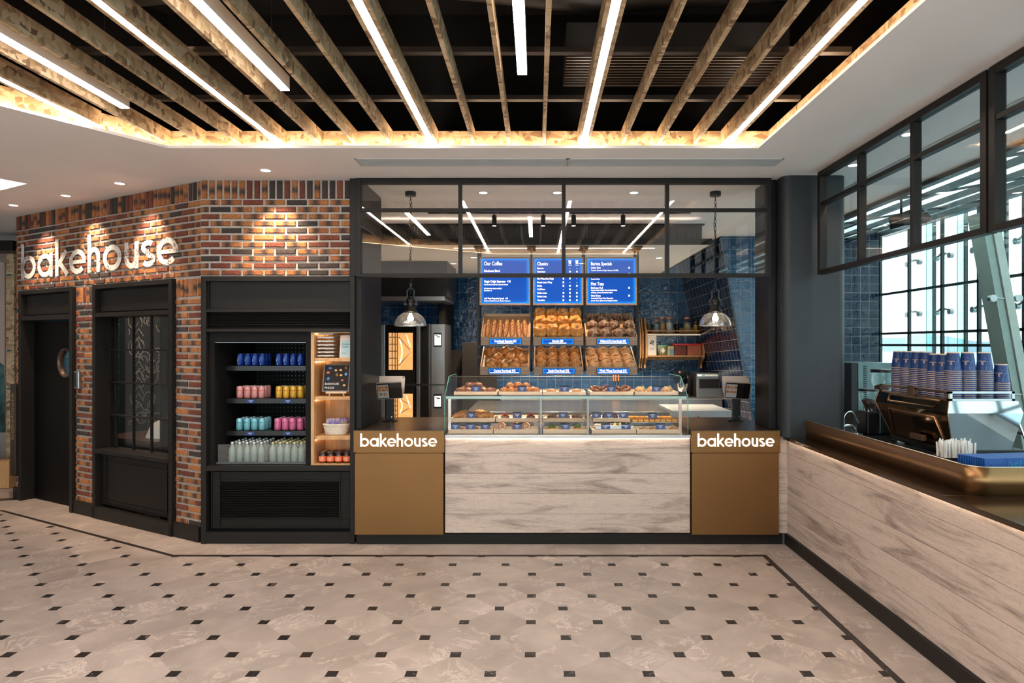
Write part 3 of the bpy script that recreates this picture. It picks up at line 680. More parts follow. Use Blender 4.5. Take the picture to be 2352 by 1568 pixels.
prof = [(R0+.012, .098), (R0+.012, .088), (R0-.004, .088), (R0-.012, .12), (R0-.004, .15)]
vs = []; fs = []
for (r, y) in prof:
    for p in ringpts(r): vs.append((p[0], y, p[1]))
for k in range(len(prof)-1):
    for i in range(seg): fs.append((k*seg+i, k*seg+(i+1) % seg, (k+1)*seg+(i+1) % seg, (k+1)*seg+i))
rg.add(vs, fs); leaf_ = bpy.data.objects['door_leaf']; pr_ = obj('porthole_ring', rg, plain('brown_metal', (.12, .08, .06), .35, metal=.7), leaf_)
gp = MB(); gp.add([(p[0], .125, p[1]) for p in ringpts(R0-.012)], [list(range(seg))]); g_ = obj('porthole_glass', gp, 'glass', leaf_)
# window in the angled wall
wn = wstruct('window_1'); a, b = WIN[0], WIN[1]
fr = MB(); fr.bbox(a, a+.05, -.035, .17, 0, 2.345, .003); fr.bbox(b-.05, b, -.035, .17, 0, 2.345, .003); fr.bbox(a+.05, b-.05, -.035, .17, 2.30, 2.345, .003)
fr.bbox(a+.05, b-.05, -.035, .17, 2.02, 2.06, .003); fr.bbox(a+.05, b-.05, -.04, .17, .66, .70, .003); fr.bbox(a, b, -.035, .02, 0.002, .12, .003)
obj('frame', fr, 'black', wn)
hp = MB(); hp.bbox(a+.07, b-.07, .01, .03, 2.075, 2.285, .003); hp.box(a+.05, b-.05, .03, .05, 2.06, 2.30)
obj('header_panel', hp, 'darkpanel', wn)
lp = MB(); lp.box(a+.05, b-.05, .05, .06, .12, .66)
x0, x1 = a+.07, b-.06
lp.bbox(x0, x1, .02, .05, .15, .64, .003)
for q in ((x0, x1, .575, .583), (x0, x1, .185, .193)): lp.box(q[0], q[1], .011, .02, q[2], q[3])
for q in (x0+.09, x1-.09): lp.box(q, q+.008, .011, .02, .15, .64)
for q in ((x0, x1, .15, .158), (x0, x1, .632, .64)): lp.box(q[0], q[1], .011, .02, q[2], q[3])
obj('lower_panel', lp, 'darkpanel', wn)
mu = MB()
for z in (1.693, 1.363, 1.03): mu.box(a+.05, b-.05, .10, .125, z-.008, z+.008)
for x in (-1.54, -1.232, -.929, -.641): mu.box(x-.007, x+.007, .10, .125, .70, 2.02)
obj('muntins', mu, 'black', wn)
pn = MB(); pn.box(a+.05, b-.05, .110, .116, .70, 2.02); obj('pane', pn, 'glass_d', wn)
p_ = WM @ Vector((-2.75, .65, CEIL-.001)); downlight('downlight', 'added fill downlight inside the staff room behind the black door', p_.x, p_.y, CEIL, 50, 0, 0, size=140, sub=.8)  # unseen lamp added to light the tile behind the porthole
p_ = WM @ Vector((-1.9, .65, CEIL-.001)); downlight('downlight', 'added fill downlight inside the prep room behind the grid window', p_.x, p_.y, CEIL, 26, 0, 0, size=140, sub=.8)  # unseen lamp added so the chalkboard room is not black
# room behind the window: chalkboard wall, green tile strip, bench and flour sack shape
cb = MB(); cb.box(-3.22, -1.9, 1.05, 1.08, 0, CEIL-.01); cb.xf(WM); struct('wall_chalkboard', cb, plain('chalkboard', (.012, .012, .014), .7, var=.3, scale=4))
gt = MB(); gt.box(-3.338, -3.221, 1.05, 1.08, 0, CEIL-.01); gt.xf(WM); struct('wall_green_tile', gt, m_tile('green_tile', 'XZ', .2, (.006, .05, .012), (.01, .07, .02)))
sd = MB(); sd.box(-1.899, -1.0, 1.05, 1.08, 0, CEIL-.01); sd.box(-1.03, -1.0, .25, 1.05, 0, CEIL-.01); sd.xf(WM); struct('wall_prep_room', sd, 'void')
ch = MB(); random.seed(21)
for k in range(46):
    cxk, czk = random.uniform(-3.1, -2.05), random.uniform(.75, 2.1); n = random.randint(8, 22); a0 = random.uniform(0, 6.28); rr = random.uniform(.03, .13); pts = []
    kk = random.choice((-1, 1))*random.uniform(.3, .9); tw = random.uniform(.2, .7)
    for i in range(n): pts.append((cxk+rr*math.cos(a0+i*kk*.6)*(1-tw*i/n)+i*.006, czk+rr*math.sin(a0+i*kk*.6)*(1-tw*i/n)+i*.005*kk))
    ch.ribbon(pts, .008, 1.045, 1.049)
for k in range(10):
    z = .95+k*.1; ch.ribbon([(-2.9, z), (-2.8, z+.09), (-2.7, z)], .007, 1.045, 1.049)
ch.xf(WM); single('chalk_drawing', ch, plain('chalk', (.42, .40, .38), .9, var=.5, scale=60), 'white chalk scribbles drawn on the blackboard behind the grid window', 'chalk drawing')
t = wthing('service_rail', 'pale metal rail with screws just inside the left edge of the grid window', 'rail', -1.9, .21, .0)
mb = MB(); mb.box(-1.97, -1.82, .21, .24, 0.002, 2.35); obj('rail', mb, plain('pale_steel', (.42, .45, .50), .35, metal=.6, var=.05), t)
mb = MB()
for z in (.9, 1.25, 1.6, 1.9): mb = MB(); mb.cyl((-1.86, .207, z), .006, .003, 8, axis='Y'); obj('screw', mb, 'rubber', t)
t = wthing('prep_bench', 'brown wooden bench inside the grid window with a pale cloth on it', 'bench', -1.7, .5, 0)
mb = MB(); mb.bbox(-2.3, -1.3, .35, 1.04, .70, .74, .004); obj('worktop', mb, plain('brown_top', (.08, .035, .02), .4), t)
mb = MB(); mb.box(-2.25, -2.21, .4, .9, .002, .70); mb.box(-1.38, -1.34, .4, .9, .002, .70); obj('leg', mb, 'steel_dark', t)
mb = MB(); mb.lathe([(.002, .22), (.06, .20), (.17, .13), (.20, .05), (.22, 0)], (-1.62, .70, .7405), 24); mb.xf(WM); single('cloth', mb, 'paper', 'pale rounded dough cloth heaped on the bench inside the grid window', 'cloth')
# painted name on the brick
lg, LW = logo(w=.205, d0=-.0062, d1=-.0052)
random.seed(7)
tx0 = (F and 0)
def wt(px):
    r = (px-CX)/F; return (5.66*r+2.97)/(.878+.479*r)
xa, xb = wt(50), wt(410)
z0_ = .5*(ZP(638, 5.66-.479*xa)+ZP(611, 5.66-.479*xb)); ztop = ZP(562, 5.66-.479*xa)
zs_ = (ztop-z0_)/1.52
lg.xf(WM @ Matrix.Translation((xa, 0, z0_)) @ Matrix.Diagonal((( xb-xa)/LW, 1, zs_, 1)))
single('painted_sign', lg, m_paint(), 'worn white lettering bakehouse painted large across the angled brick wall', 'sign')
# intercom and the little bronze name plate
t = wthing('door_intercom', 'slim silver and black intercom on the brick pier beside the black door', 'intercom', wt(183), 0, 1.37)
mb = MB(); mb.bbox(wt(183)-.045, wt(183)+.045, -.035, -.004, 1.29, 1.47, .006); obj('body', mb, 'steel', t)
mb = MB(); mb.bbox(wt(183)-.04, wt(183)+.005, -.038, -.035, 1.30, 1.46, .001); obj('screen', mb, 'blackp', t)
t = wthing('name_plate', 'tall narrow bronze plate with upright lettering bakehouse at the brick wall end', 'sign', -3.30, 0, .8)
mb = MB(); mb.bbox(-3.355, -3.235, -.055, -.004, .27, 1.30, .003); obj('plate', mb, plain('dark_bronze', (.06, .04, .028), .35, metal=.7), t)
lg, LW = logo(w=.17, d0=-.0565, d1=-.0555)
k = .52/LW; lg.xf(Matrix.Translation((-3.268, 0, .68)) @ Matrix.Rotation(-math.pi/2, 4, 'Y') @ Matrix.Diagonal((k, 1, k*.9, 1)))
obj('lettering', lg, plain('gold', (.55, .36, .14), .35, metal=.9), t)
# ---------------------------------------------------------------- fridge and shelf unit in the frontal wall
FY = 5.64
fx0, fx1, fx2 = XP(466, FY), XP(806.5, FY), XP(817, FY)
t = thing('cabinet_surround', 'black panelled surround with louvres framing the drinks fridge and oak shelves', 'cabinet', ((fx0+fx1)/2, FY, 0))
mb = MB(); mb.bbox(fx0, fx0+.045, FY-.035, FY+.55, 0, 2.345, .003); mb.bbox(fx1, fx2, FY-.035, FY+.55, 0.0, 2.345, .003)
mb.bbox(fx0+.045, fx1, FY-.035, FY+.3, 2.30, 2.345, .003); mb.bbox(fx0+.045, fx1, FY-.03, FY+.3, 2.03, 2.055, .003); mb.bbox(fx0+.045, fx1, FY-.03, FY+.55, 1.857, 1.887, .003)
mb.bbox(fx0+.045, fx1, FY-.035, FY+.55, .637, .683, .003); mb.bbox(fx0+.045, fx1, FY-.03, FY+.1, .003, .10, .002)
obj('frame', mb, 'black', t)
mb = MB(); mb.box(fx0+.045, fx1, FY+.012, FY+.03, 2.055, 2.30)
for q in ((fx0+.045, fx0+.056), (fx1-.012, fx1-.002)): mb.box(q[0], q[1], FY-.008, FY+.012, 2.055, 2.30)
mb.box(fx0+.056, fx1-.012, FY-.005, FY+.012, 2.055, 2.063); obj('header_panel', mb, 'darkpanel', t)
def louvre(mb, x0, x1, z0, z1, n, y):
    for i in range(n):
        z = z0+(z1-z0)*(i+.5)/n; h = (z1-z0)/n
        mb.prism([(y+.0, z-h*.30), (y+.004, z-h*.34), (y+.03, z+h*.22), (y+.026, z+h*.3)], x0, x1, 'X')
mb = MB(); louvre(mb, fx0+.055, fx1-.01, 1.892, 2.026, 6, FY-.01); obj('upper_louvre', mb, 'black', t)
for q in ((1.887, 2.03), (.10, .637)): mb = MB(); mb.box(fx0+.045, fx1, FY+.05, FY+.06, q[0], q[1]); obj('backing', mb, 'rubber', t)
mb = MB(); a, b = fx0+.07, fx1-.012; lx0, lx1 = XP(505, FY), XP(778, FY); lz0, lz1 = ZP(1190, FY), ZP(1106, FY)
for q in ((a, lx0, .13, .625), (lx1, b, .13, .625), (lx0, lx1, lz1, .625), (lx0, lx1, .13, lz0)): mb.box(q[0], q[1], FY+.012, FY+.05, q[2], q[3])
for q in (.13, .617, lz0-.02, lz1+.012): mb.box(a, b, FY+.004, FY+.012, q, q+.008)
for q in (a, b-.008, lx0-.008, lx1+.006): mb.box(q, q+.008, FY+.003, FY+.012, .13, .625)
obj('lower_panel', mb, 'darkpanel', t)
mb = MB(); louvre(mb, lx0, lx1, lz0, lz1, 15, FY+.006); obj('lower_louvre', mb, 'black', t)
# fridge
gx0, gx1 = XP(478, FY), XP(712, FY)
t = thing('drinks_fridge', 'open-fronted black drinks fridge with cans on three shelves and bottles below', 'fridge', ((gx0+gx1)/2, 6.0, .684))
ix0, ix1 = XP(490, FY), XP(700, FY)
mb = MB(); mb.box(gx0, ix0, FY+.02, 6.5, .684, 1.856); mb.box(ix1, gx1, FY+.02, 6.5, .684, 1.856); mb.box(ix0, ix1, FY+.02, 6.5, ZP(786, FY), 1.856); mb.box(ix0, ix1, FY+.06, 6.5, .684, .686); mb.box(ix0, ix1, 6.48, 6.5, .686, 1.77)
obj('housing', mb, 'rubber', t)
mb = MB(); mb.box(ix0, ix1, FY+.03, FY+.036, 1.762, 1.768); obj('front_lip', mb, 'steel', t)
FR_SH = [1.551, 1.252, .957]
for z in FR_SH:
    mb = MB(); mb.box(ix0+.002, ix1-.002, 5.88, 6.47, z-.006, z-.001); mb.box(ix0+.002, ix1-.002, 5.865, 5.88, z-.045, z-.001); s_ = obj('shelf', mb, plain('fridge_shelf', (.008, .008, .009), .3, var=.05), t)
mb = MB()
for i in range(22):
    for j in range(26): mb.cyl((ix0+.03+i*.038, 6.474, .75+j*.04), .004, .005, 6, axis='Y')
obj('perforated_back', mb, plain('dim_steel', (.10, .11, .13), .3, metal=.8), t)
mb = MB(); mb.box(ix0, ix1, FY+.05, FY+.055, .70, .86); obj('glass_guard', mb, 'glass', t)
mb = MB(); mb.box(ix0, ix1, FY+.04, FY+.065, .687, .70); obj('base_rail', mb, 'steel_dark', t)
def rowcol(i, j, n):
    return '%s row, %s' % (['front', 'second', 'third', 'fourth', 'fifth'][j], nth(i, n))
def can_proto(key, body, ink, words, band=None):
    t = thing('drink_can', 'x', 'can', (0, 0, 0))
    mb = MB(); mb.lathe([(.0, 0), (.022, .0), (.0295, .006), (.0295, .095), (.0245, .108), (.0245, .1095)], n=18); bd = obj('body', mb, plain('can_'+key, body, .3, metal=.25, var=.05, scale=20), t)
    mb = MB(); mb.lathe([(.0296, .0945), (.0242, .1085), (.0255, .1105), (.0235, .1105), (.022, .107), (0, .107)], n=18); obj('lid', mb, 'steel', t)
    mb = MB()
    def wrap(tm, z, h):
        # bend flat lettering round the can
        for v in tm.v: a = v.x/.0297; q = .0299; v2 = (math.sin(a)*q, -math.cos(a)*q, v.z*h+z); mb.v.append(Vector(v2))
        o = len(mb.v)-len(tm.v); mb.f += [[i+o for i in f] for f in tm.f]; mb.mi += [0]*len(tm.f); mb.smooth += [False]*len(tm.f)
    for s, z, sz in words:
        tm = text(s, sz, .03, 'CENTER', .9); wrap(tm, z, 1)
    o = obj('lettering', mb, plain('ink_'+key, ink, .5, var=.02), bd)
    if band:
        mb = MB(); mb.lathe([(.0297, band[0]), (.0297, band[1])], n=18); obj('band', mb, plain('band_'+key, band[2], .4, var=.1, scale=60), t)
    return t
cans = [
    (0, [551.7, 569, 585.8, 602.3], 'deep blue soda can', can_proto('blue', (.006, .045, .32), (.35, .55, .75), [('K', .035, .045), ('G', .075, .016), ('00', .012, .014)]), 3, 'blue cans on the top fridge shelf, left block'),
    (0, [640.6, 657, 673.8, 690.5], 'deep blue soda can', None, 3, 'blue cans on the top fridge shelf, right block'),
    (1, [550.6, 568, 584.3, 600.5], 'pale pink soda can with red print', can_proto('pink', (.72, .33, .32), (.6, .03, .02), [('YUPON', .066, .017), ('EARL GREY', .008, .0105)]), 3, 'pale pink cans on the middle fridge shelf'),
    (1, [640.6, 657, 673.8, 690.5], 'yellow soda can with red print', can_proto('yellow', (.80, .48, .06), (.55, .03, .01), [('YUPON', .066, .017), ('JASMINE', .008, .0105)]), 3, 'yellow cans on the middle fridge shelf'),
    (2, [549.6, 567, 584, 601.3], 'turquoise soda can with green print', can_proto('aqua', (.22, .55, .66), (.01, .25, .20), [('YUPON', .066, .017), ('PANDAN', .008, .012)]), 3, 'turquoise cans on the lower fridge shelf'),
    (2, [637.5, 655, 672, 689.5], 'bright pink soda can with magenta print', can_proto('rose', (.78, .20, .40), (.35, .01, .08), [('SIN TIAN', .070, .013), ('KI?', .056, .013), ('LEMONADE', .008, .0105)]), 3, 'bright pink cans on the lower fridge shelf'),
]
blue_proto = cans[0][3]
for si, (shelf, pxs, desc, proto, rows, grp) in enumerate(cans):
    pr = proto or blue_proto
    blk = 'left block' if pxs[0] < 600 else 'right block'
    for j in range(rows):
        for i, px in enumerate(pxs):
            sh = ['top', 'middle', 'lower'][shelf]
            dup(pr, (XP(px, 5.91), 5.915+j*.068, FR_SH[shelf]), (0, 0, random.uniform(-.12, .12)-.15), '%s, %s shelf %s, %s' % (desc, sh, blk, rowcol(i, j, 4)), grp)
for c in cans:
    if c[3]: dropproto(c[3])
bt = thing('water_bottle', 'x', 'bottle')
mb = MB(); mb.lathe([(0, 0), (.028, 0), (.031, .006), (.031, .10), (.028, .118), (.013, .15), (.012, .165)], n=16); obj('bottle_body', mb, plain('frost_glass', (.30, .34, .33), .22, var=.15, scale=10, spec=.8), bt)
mb = MB(); mb.lathe([(.0135, .158), (.0145, .160), (.0145, .178), (.013, .180), (0, .180)], n=14); capo = obj('cap', mb, plain('cap_silver', (.62, .64, .64), .3, metal=.5), bt)
capy = MB(); capy.lathe([(.0135, .158), (.0145, .160), (.0145, .178), (.013, .180), (0, .180)], n=14); capm = capy.mesh('cap', plain('cap_gold', (.58, .52, .30), .35, metal=.4))
for blk, pxs in (('silver-capped', [534.8, 551.8, 568.6, 584.7, 601.4]), ('gold-capped', [628, 645, 661, 677.6, 693.7])):
    for j in range(5):
        for i, px in enumerate(pxs):
            q = dup(bt, (XP(px, 5.80)+(j % 2)*.004, 5.79+j*.066, .687), (0, 0, 0), 'clear %s bottle at fridge bottom, %s' % (blk, rowcol(i, j, 5)), '%s bottles at the bottom of the fridge' % blk)
            if blk[0] == 'g':
                for c in q.children:
                    if c.name.startswith('cap'): c.data = capm
dropproto(bt)
def price_card(label, x, y, z, w=.055, h=.036, tilt=.25, top=True, group=None, n=3, rz=0):
    t = thing('price_card', label, 'price card', (x, y, z), group=group)
    mb = MB(); mb.box(x-w/2, x+w/2, y-.001, y+.001, z, z+h); mb.xf(Matrix.Translation((x, y, z)) @ Matrix.Rotation(-tilt, 4, 'X') @ Matrix.Translation((-x, -y, -z))); cd = obj('card', mb, 'navy', t)
    mb = MB()
    for i in range(n):
        ww = w*(.5, .36, .12)[i % 3]; zz = z+h*(.70-.24*i); mb.box(x-ww/2, x+ww/2, y-.0014, y-.001, zz, zz+h*.075)
    mb.xf(Matrix.Translation((x, y, z)) @ Matrix.Rotation(-tilt, 4, 'X') @ Matrix.Translation((-x, -y, -z))); obj('print', mb, 'inkw', cd)
    if top:
        mb = MB(); mb.box(x-w/2, x+w/2, y-.0012, y+.004, z+h, z+h*1.22); mb.xf(Matrix.Translation((x, y, z)) @ Matrix.Rotation(-tilt, 4, 'X') @ Matrix.Translation((-x, -y, -z))); obj('black_edge', mb, 'rubber', cd)
    return t
for (px, py, lb) in ((576, 922, 'pink cans'), (661, 922, 'yellow cans'), (574.5, 996, 'turquoise cans'), (661.5, 996, 'bright pink cans')):
    price_card('small blue price label on the fridge shelf edge under the '+lb, XP(px, 5.86), 5.862, ZP(py+4, 5.86), .084, .034, 0, False, 'price labels in the fridge')

# oak shelf niche
ox0, ox1, OB = XP(714, FY), fx1-.002, 5.95
t = thing('oak_shelving', 'narrow honey oak shelf niche with four compartments right of the drinks fridge', 'shelving', ((ox0+ox1)/2, FY+.15, .684))
mb = MB(); mb.box(ox0, ox0+.03, FY, OB, .684, 1.856); obj('left_side', mb, 'oak', t)
mb = MB(); mb.box(ox1-.004, ox1, FY, OB, .684, 1.856); obj('right_side', mb, 'oak', t)
mb = MB(); mb.box(ox0+.03, ox1-.004, OB-.01, OB, .684, 1.856); obj('back', mb, 'oak', t)
SHZ = [1.628, 1.288, .938]
for z in SHZ:
    mb = MB(); mb.bbox(ox0+.03, ox1-.004, FY+.005, OB-.01, z-.031, z, .002); obj('shelf', mb, 'oak', t)
mb = MB(); mb.box(ox0+.03, ox1-.004, FY+.005, OB-.01, .684, .694); obj('bottom', mb, 'oak', t)
mb = MB(); mb.box(ox0+.03, ox1-.004, FY+.005, OB-.01, 1.846, 1.856); obj('top', mb, 'oak', t)
for z in [1.846]+[q-.031 for q in SHZ]:
    mb = MB(); mb.box(ox0+.034, ox0+.040, FY+.02, OB-.02, z-.006, z-.0002); obj('led_strip', mb, emis('shelf_led', (1, .62, .32), 13), t)
# contents
oxc = (ox0+ox1)/2
pk = MB(); bm = bmesh.new(); bmesh.ops.create_cube(bm, size=1); bmesh.ops.subdivide_edges(bm, edges=bm.edges[:], cuts=7, use_grid_fill=True)
for v in bm.verts:
    x, y, z = v.co; f = max(abs(x), abs(y))*2; th = .5*(1-.35*f**4)
    v.co = Vector((x*.145, y*.19, (z*2*th/2)*.038 + (noise.noise(v.co*6)*.004)))
pk.sm = True; pk.frombm(bm); pm = pk.mesh('granola_pouch', plain('pouch_print', (.62, .54, .50), .4, var=.35, scale=60))
n = 7
for i in range(n):
    o = bpy.data.objects.new('granola_pouch', pm); link(o); o.location = (ox0+.035+.078+.001*(i % 2), FY+.13, SHZ[0]+.018+i*.0325); o.rotation_euler = (0, 0, random.uniform(-.04, .04)); WL[o.name] = ZERO
    tag(o, 'printed foil pouch lying flat on the top oak shelf, %s of the stack' % (['lowest', 'second from bottom', 'third from bottom', 'middle', 'third from top', 'second from top', 'topmost'][i]), 'pouch', 'stacked pouches on the top oak shelf')
px0, px1 = XP(777, FY), ox1-.012
t = thing('granola_bag', 'upright white pouch with pale blue Homemade Granola label on the top oak shelf', 'bag', ((px0+px1)/2, FY+.07, SHZ[0]+.001))
mb = MB(); c = (px0+px1)/2; z = SHZ[0]+.001; mb.prism([(FY+.03, z), (FY+.11, z), (FY+.075, z+.20), (FY+.065, z+.20)], px0, px1, 'X'); obj('pouch', mb, plain('white_pouch', (.70, .60, .52), .45, var=.08, scale=20), t)
tl = Matrix.Translation((0, FY+.03, z)) @ Matrix.Rotation(-math.atan2(.035, .2), 4, 'X') @ Matrix.Translation((0, -FY-.03, -z))
mb = MB(); mb.box(px0+.012, px1-.006, FY+.028, FY+.0295, z+.01, z+.155); mb.xf(tl); obj('label', mb, plain('pale_blue', (.42, .58, .60), .6, var=.08), t)
mb = MB(); put(mb, text('Homemade', .024, .01, 'LEFT', .75), px0+.018, FY+.0275, z+.115); put(mb, text('Granola', .024, .01, 'LEFT', .75), px0+.018, FY+.0275, z+.092); mb.box(px0+.018, px0+.06, FY+.0272, FY+.0279, z+.04, z+.043); mb.xf(tl); obj('lettering', mb, plain('teal_ink', (.02, .10, .18), .6), t)
# letter board
z = SHZ[1]+.001; t = thing('letter_board', 'black felt letter board reading Bakehouse Pins on a little wooden easel', 'sign', (XP(773, FY), FY+.1, z))
bx0, bx1 = XP(740, FY+.05), XP(802, FY+.05); bz0, bz1 = z+.035, z+.285
tl = Matrix.Translation((0, FY+.05, bz0)) @ Matrix.Rotation(-.22, 4, 'X') @ Matrix.Translation((0, -FY-.05, -bz0))
mb = MB(); mb.box(bx0+.012, bx1-.012, FY+.052, FY+.056, bz0+.012, bz1-.012)
for i in range(26): mb.box(bx0+.012, bx1-.012, FY+.049, FY+.052, bz0+.014+i*.0087, bz0+.018+i*.0087)
mb.xf(tl); obj('felt', mb, plain('felt', (.03, .027, .026), .9), t)
mb = MB()
for q in ((bx0, bx0+.012, bz0, bz1), (bx1-.012, bx1, bz0, bz1), (bx0+.012, bx1-.012, bz0, bz0+.012), (bx0+.012, bx1-.012, bz1-.012, bz1)): mb.box(q[0], q[1], FY+.04, FY+.058, q[2], q[3])
mb.xf(tl); obj('frame', mb, plain('grey_frame', (.12, .11, .11), .5), t)
mb = MB(); put(mb, text('BAKEHOUSE', .025, .008, 'LEFT', .9), bx0+.02, FY+.049, bz0+.065); put(mb, text('PINS $35', .025, .008, 'LEFT', .9), bx0+.02, FY+.049, bz0+.030); mb.xf(tl); obj('lettering', mb, 'inkw', t)
pins = [('blue', .06, .215, 0), ('cream', .115, .195, 1), ('cream', .16, .197, 1), ('gold', .205, .217, 2), ('red', .045, .175, 0), ('gold', .125, .155, 2), ('cream', .165, .152, 1), ('bluebag', .21, .16, 3), ('blue', .05, .12, 3), ('red', .18, .105, 1), ('cream', .20, .06, 1)]
pinc = {'blue': (.05, .22, .6), 'cream': (.75, .42, .15), 'gold': (.65, .33, .08), 'red': (.65, .13, .05), 'bluebag': (.12, .28, .62)}
wz = (bx1-bx0)/.25
for c_, dx, dz, k in pins:
    mb = MB(); X = bx0+dx*wz; Z = bz0+dz
    if k == 2:
        mb.tube([(X+.010*math.sin(q), FY+.046, Z+.008*math.sin(2*q)*.6+.007*math.cos(q)) for q in [i*.45 for i in range(14)]], .0028, 6, True)
    elif k == 3: mb.bbox(X-.011, X+.011, FY+.044, FY+.0485, Z-.011, Z+.011, .002); mb.tube([(X-.006, FY+.047, Z+.011), (X, FY+.047, Z+.019), (X+.006, FY+.047, Z+.011)], .0012, 5)
    elif k == 1: mb.prism([(X+.012*math.cos(a), Z+.009*math.sin(a)) for a in [i*.52 for i in range(12)]], FY+.044, FY+.0485)
    else: mb.prism([(X-.012, Z-.009), (X+.012, Z-.009), (X+.013, Z), (X+.012, Z+.009), (X+.006, Z+.007), (X, Z+.010), (X-.006, Z+.007), (X-.012, Z+.009), (X-.013, Z)], FY+.044, FY+.0485)
    mb.xf(tl); obj('pin', mb, plain('pin_'+c_, pinc[c_], .4, var=.15, scale=80), t)
mb = MB(); cx = XP(770, FY); mb.bbox(cx-.09, cx+.09, FY+.02, FY+.05, z+.024, z+.040, .002); mb.tube([(cx-.055, FY+.035, z+.027), (cx-.065, FY+.03, z+.002)], .006, 6); mb.tube([(cx+.055, FY+.035, z+.027), (cx+.07, FY+.03, z+.002)], .006, 6); mb.tube([(cx, FY+.12, z+.10), (cx, FY+.20, z+.003)], .005, 6); obj('easel', mb, 'paleoak', t)
# basket with packets
z = SHZ[2]+.001; cx = XP(772, FY+.12); t = thing('rope_basket', 'small cream rope basket on the third oak shelf holding purple packets', 'basket', (cx, FY+.13, z))
mb = MB()
for i in range(9):
    f = .80+.20*(i/8)**.7; mb.tube([(cx+.115*f*math.cos(a)*(1 if abs(math.cos(a)) < .7 else 1), FY+.13+.07*f*math.sin(a), z+.006+i*.0105) for a in [2*math.pi*k/28 for k in range(28)]], .0062 if i < 8 else .009, 6, True)
mb.prism([(cx+.09*math.cos(a), FY+.13+.052*math.sin(a)) for a in [2*math.pi*k/20 for k in range(20)]], z, z+.006, 'Z'); obj('coil', mb, plain('rope', (.70, .64, .56), .85, var=.1, scale=90, bmp=.5), t)
pm = MB(); pm.bbox(-.038, .038, -.004, .004, 0, .10, .001); pmesh = pm.mesh('tea_packet', m_crust('packet', [(.35, (.10, .07, .30)), (.5, (.25, .17, .5)), (.6, (.55, .45, .2)), (.7, (.15, .10, .4))], 5, .5, bmp=.1))
for i in range(7):
    o = bpy.data.objects.new('tea_packet', pmesh); link(o); WL[o.name] = ZERO
    if i < 2: o.location = (cx-.045+i*.062, FY+.10+.012*i, z+.045); o.rotation_euler = (-.06, 0, .02)
    else: o.location = (cx+.030+i*.0125, FY+.125+.002*i, z+.045); o.rotation_euler = (0, .05, 1.0+.03*i)
    tag(o, 'purple floral packet standing in the rope basket, %s' % nth(i, 7), 'packet', 'purple packets in the rope basket')
# jam jars
jt = thing('jam_jar', 'x', 'jar')
mb = MB(); mb.lathe([(0, 0), (.031, 0), (.034, .006), (.034, .068), (.030, .078), (.030, .082)], n=20); obj('glass_jar', mb, plain('dark_jam', (.05, .012, .008), .12, var=.2, spec=.8), jt)
mb = MB(); mb.lathe([(.033, .080), (.034, .082), (.034, .098), (.032, .100), (0, .100)], n=20); obj('lid', mb, plain('dark_lid', (.03, .012, .010), .3), jt)
mb = MB(); mb.lathe([(.0345, .016), (.0345, .062)], n=20); obj('label', mb, plain('orange_label', (.78, .15, .03), .5, var=.03), jt)
mb = MB()
for s, zz in (('Spiced Apple', .044), ('Compote', .028)):
    tm = text(s, .0135, .015, 'CENTER', .75)
    o = len(mb.v)
    for v in tm.v: a = v.x/.035; mb.v.append(Vector((math.sin(a)*.0349, -math.cos(a)*.0349, v.z+zz)))
    mb.f += [[i+o for i in f] for f in tm.f]; mb.mi += [0]*len(tm.f); mb.smooth += [False]*len(tm.f)
obj('lettering', mb, 'inkw', jt)
for j in range(2):
    for i in range(4):
        dup(jt, (XP(736, FY)+i*.072+.006*j, FY+.06+j*.075, .6945), (0, 0, -.1), 'jam jar with orange label on the bottom oak shelf, %s' % rowcol(i, j, 4), 'orange-labelled jam jars on the bottom oak shelf')
q = dup(jt, (XP(736, FY)+4*.072-.012, FY+.10, .6945+.0), (0, 0, -.1), 'taller jar with blue label at the right of the orange jam jars'); q.scale = (.8, .8, 1.35)
for c in q.children:
    if c.name.startswith('label'): c.data = c.data.copy(); c.data.materials[0] = plain('blue_label', (.02, .09, .38), .5, var=.03)
dropproto(jt)

# ---------------------------------------------------------------- storefront frames
SY = 5.58
def pane_frame(name, x0, x1, z0, z1, zmid, ncol, y, edge=.04, depth=.06):
    r = bpy.data.objects.new(name, None); link(r); r.location = ((x0+x1)/2, y, z0); WL[r.name] = Vector(r.location); r['kind'] = 'structure'
    mb = MB(); mb.bbox(x0, x0+edge, y, y+depth, z0, z1, .003); mb.bbox(x1-edge, x1, y, y+depth, z0, z1, .003); mb.bbox(x0+edge, x1-edge, y, y+depth, z1-edge, z1, .003); mb.bbox(x0+edge, x1-edge, y, y+depth, z0, z0+.032, .003)
    mb.bbox(x0+edge, x1-edge, y+.006, y+depth-.006, zmid-.014, zmid+.014, .002)
    cw = (x1-x0)/ncol
    for i in range(1, ncol): mb.bbox(x0+cw*i-.016, x0+cw*i+.016, y+.003, y+depth-.003, z0+.032, z1-edge, .002)
    obj('window_frame', mb, 'black', r)
    for i in range(ncol):
        for (a, b) in ((z0+.032, zmid-.014), (zmid+.014, z1-edge)):
            mb = MB(); mb.box(x0+cw*i+.016, x0+cw*(i+1)-.016, y+depth*.5-.003, y+depth*.5+.003, a, b); obj('pane', mb, 'glass_sh', r)
    return r
sx0, sx1 = XP(818, SY), XP(1772, SY)
pane_frame('window_2', sx0, sx1, 2.335, 3.19, 2.923, 4, SY)
mb = MB(); mb.box(sx0, sx1, SY+.005, SY+.055, 3.188, 3.2); struct('trim_6', mb, 'rubber')
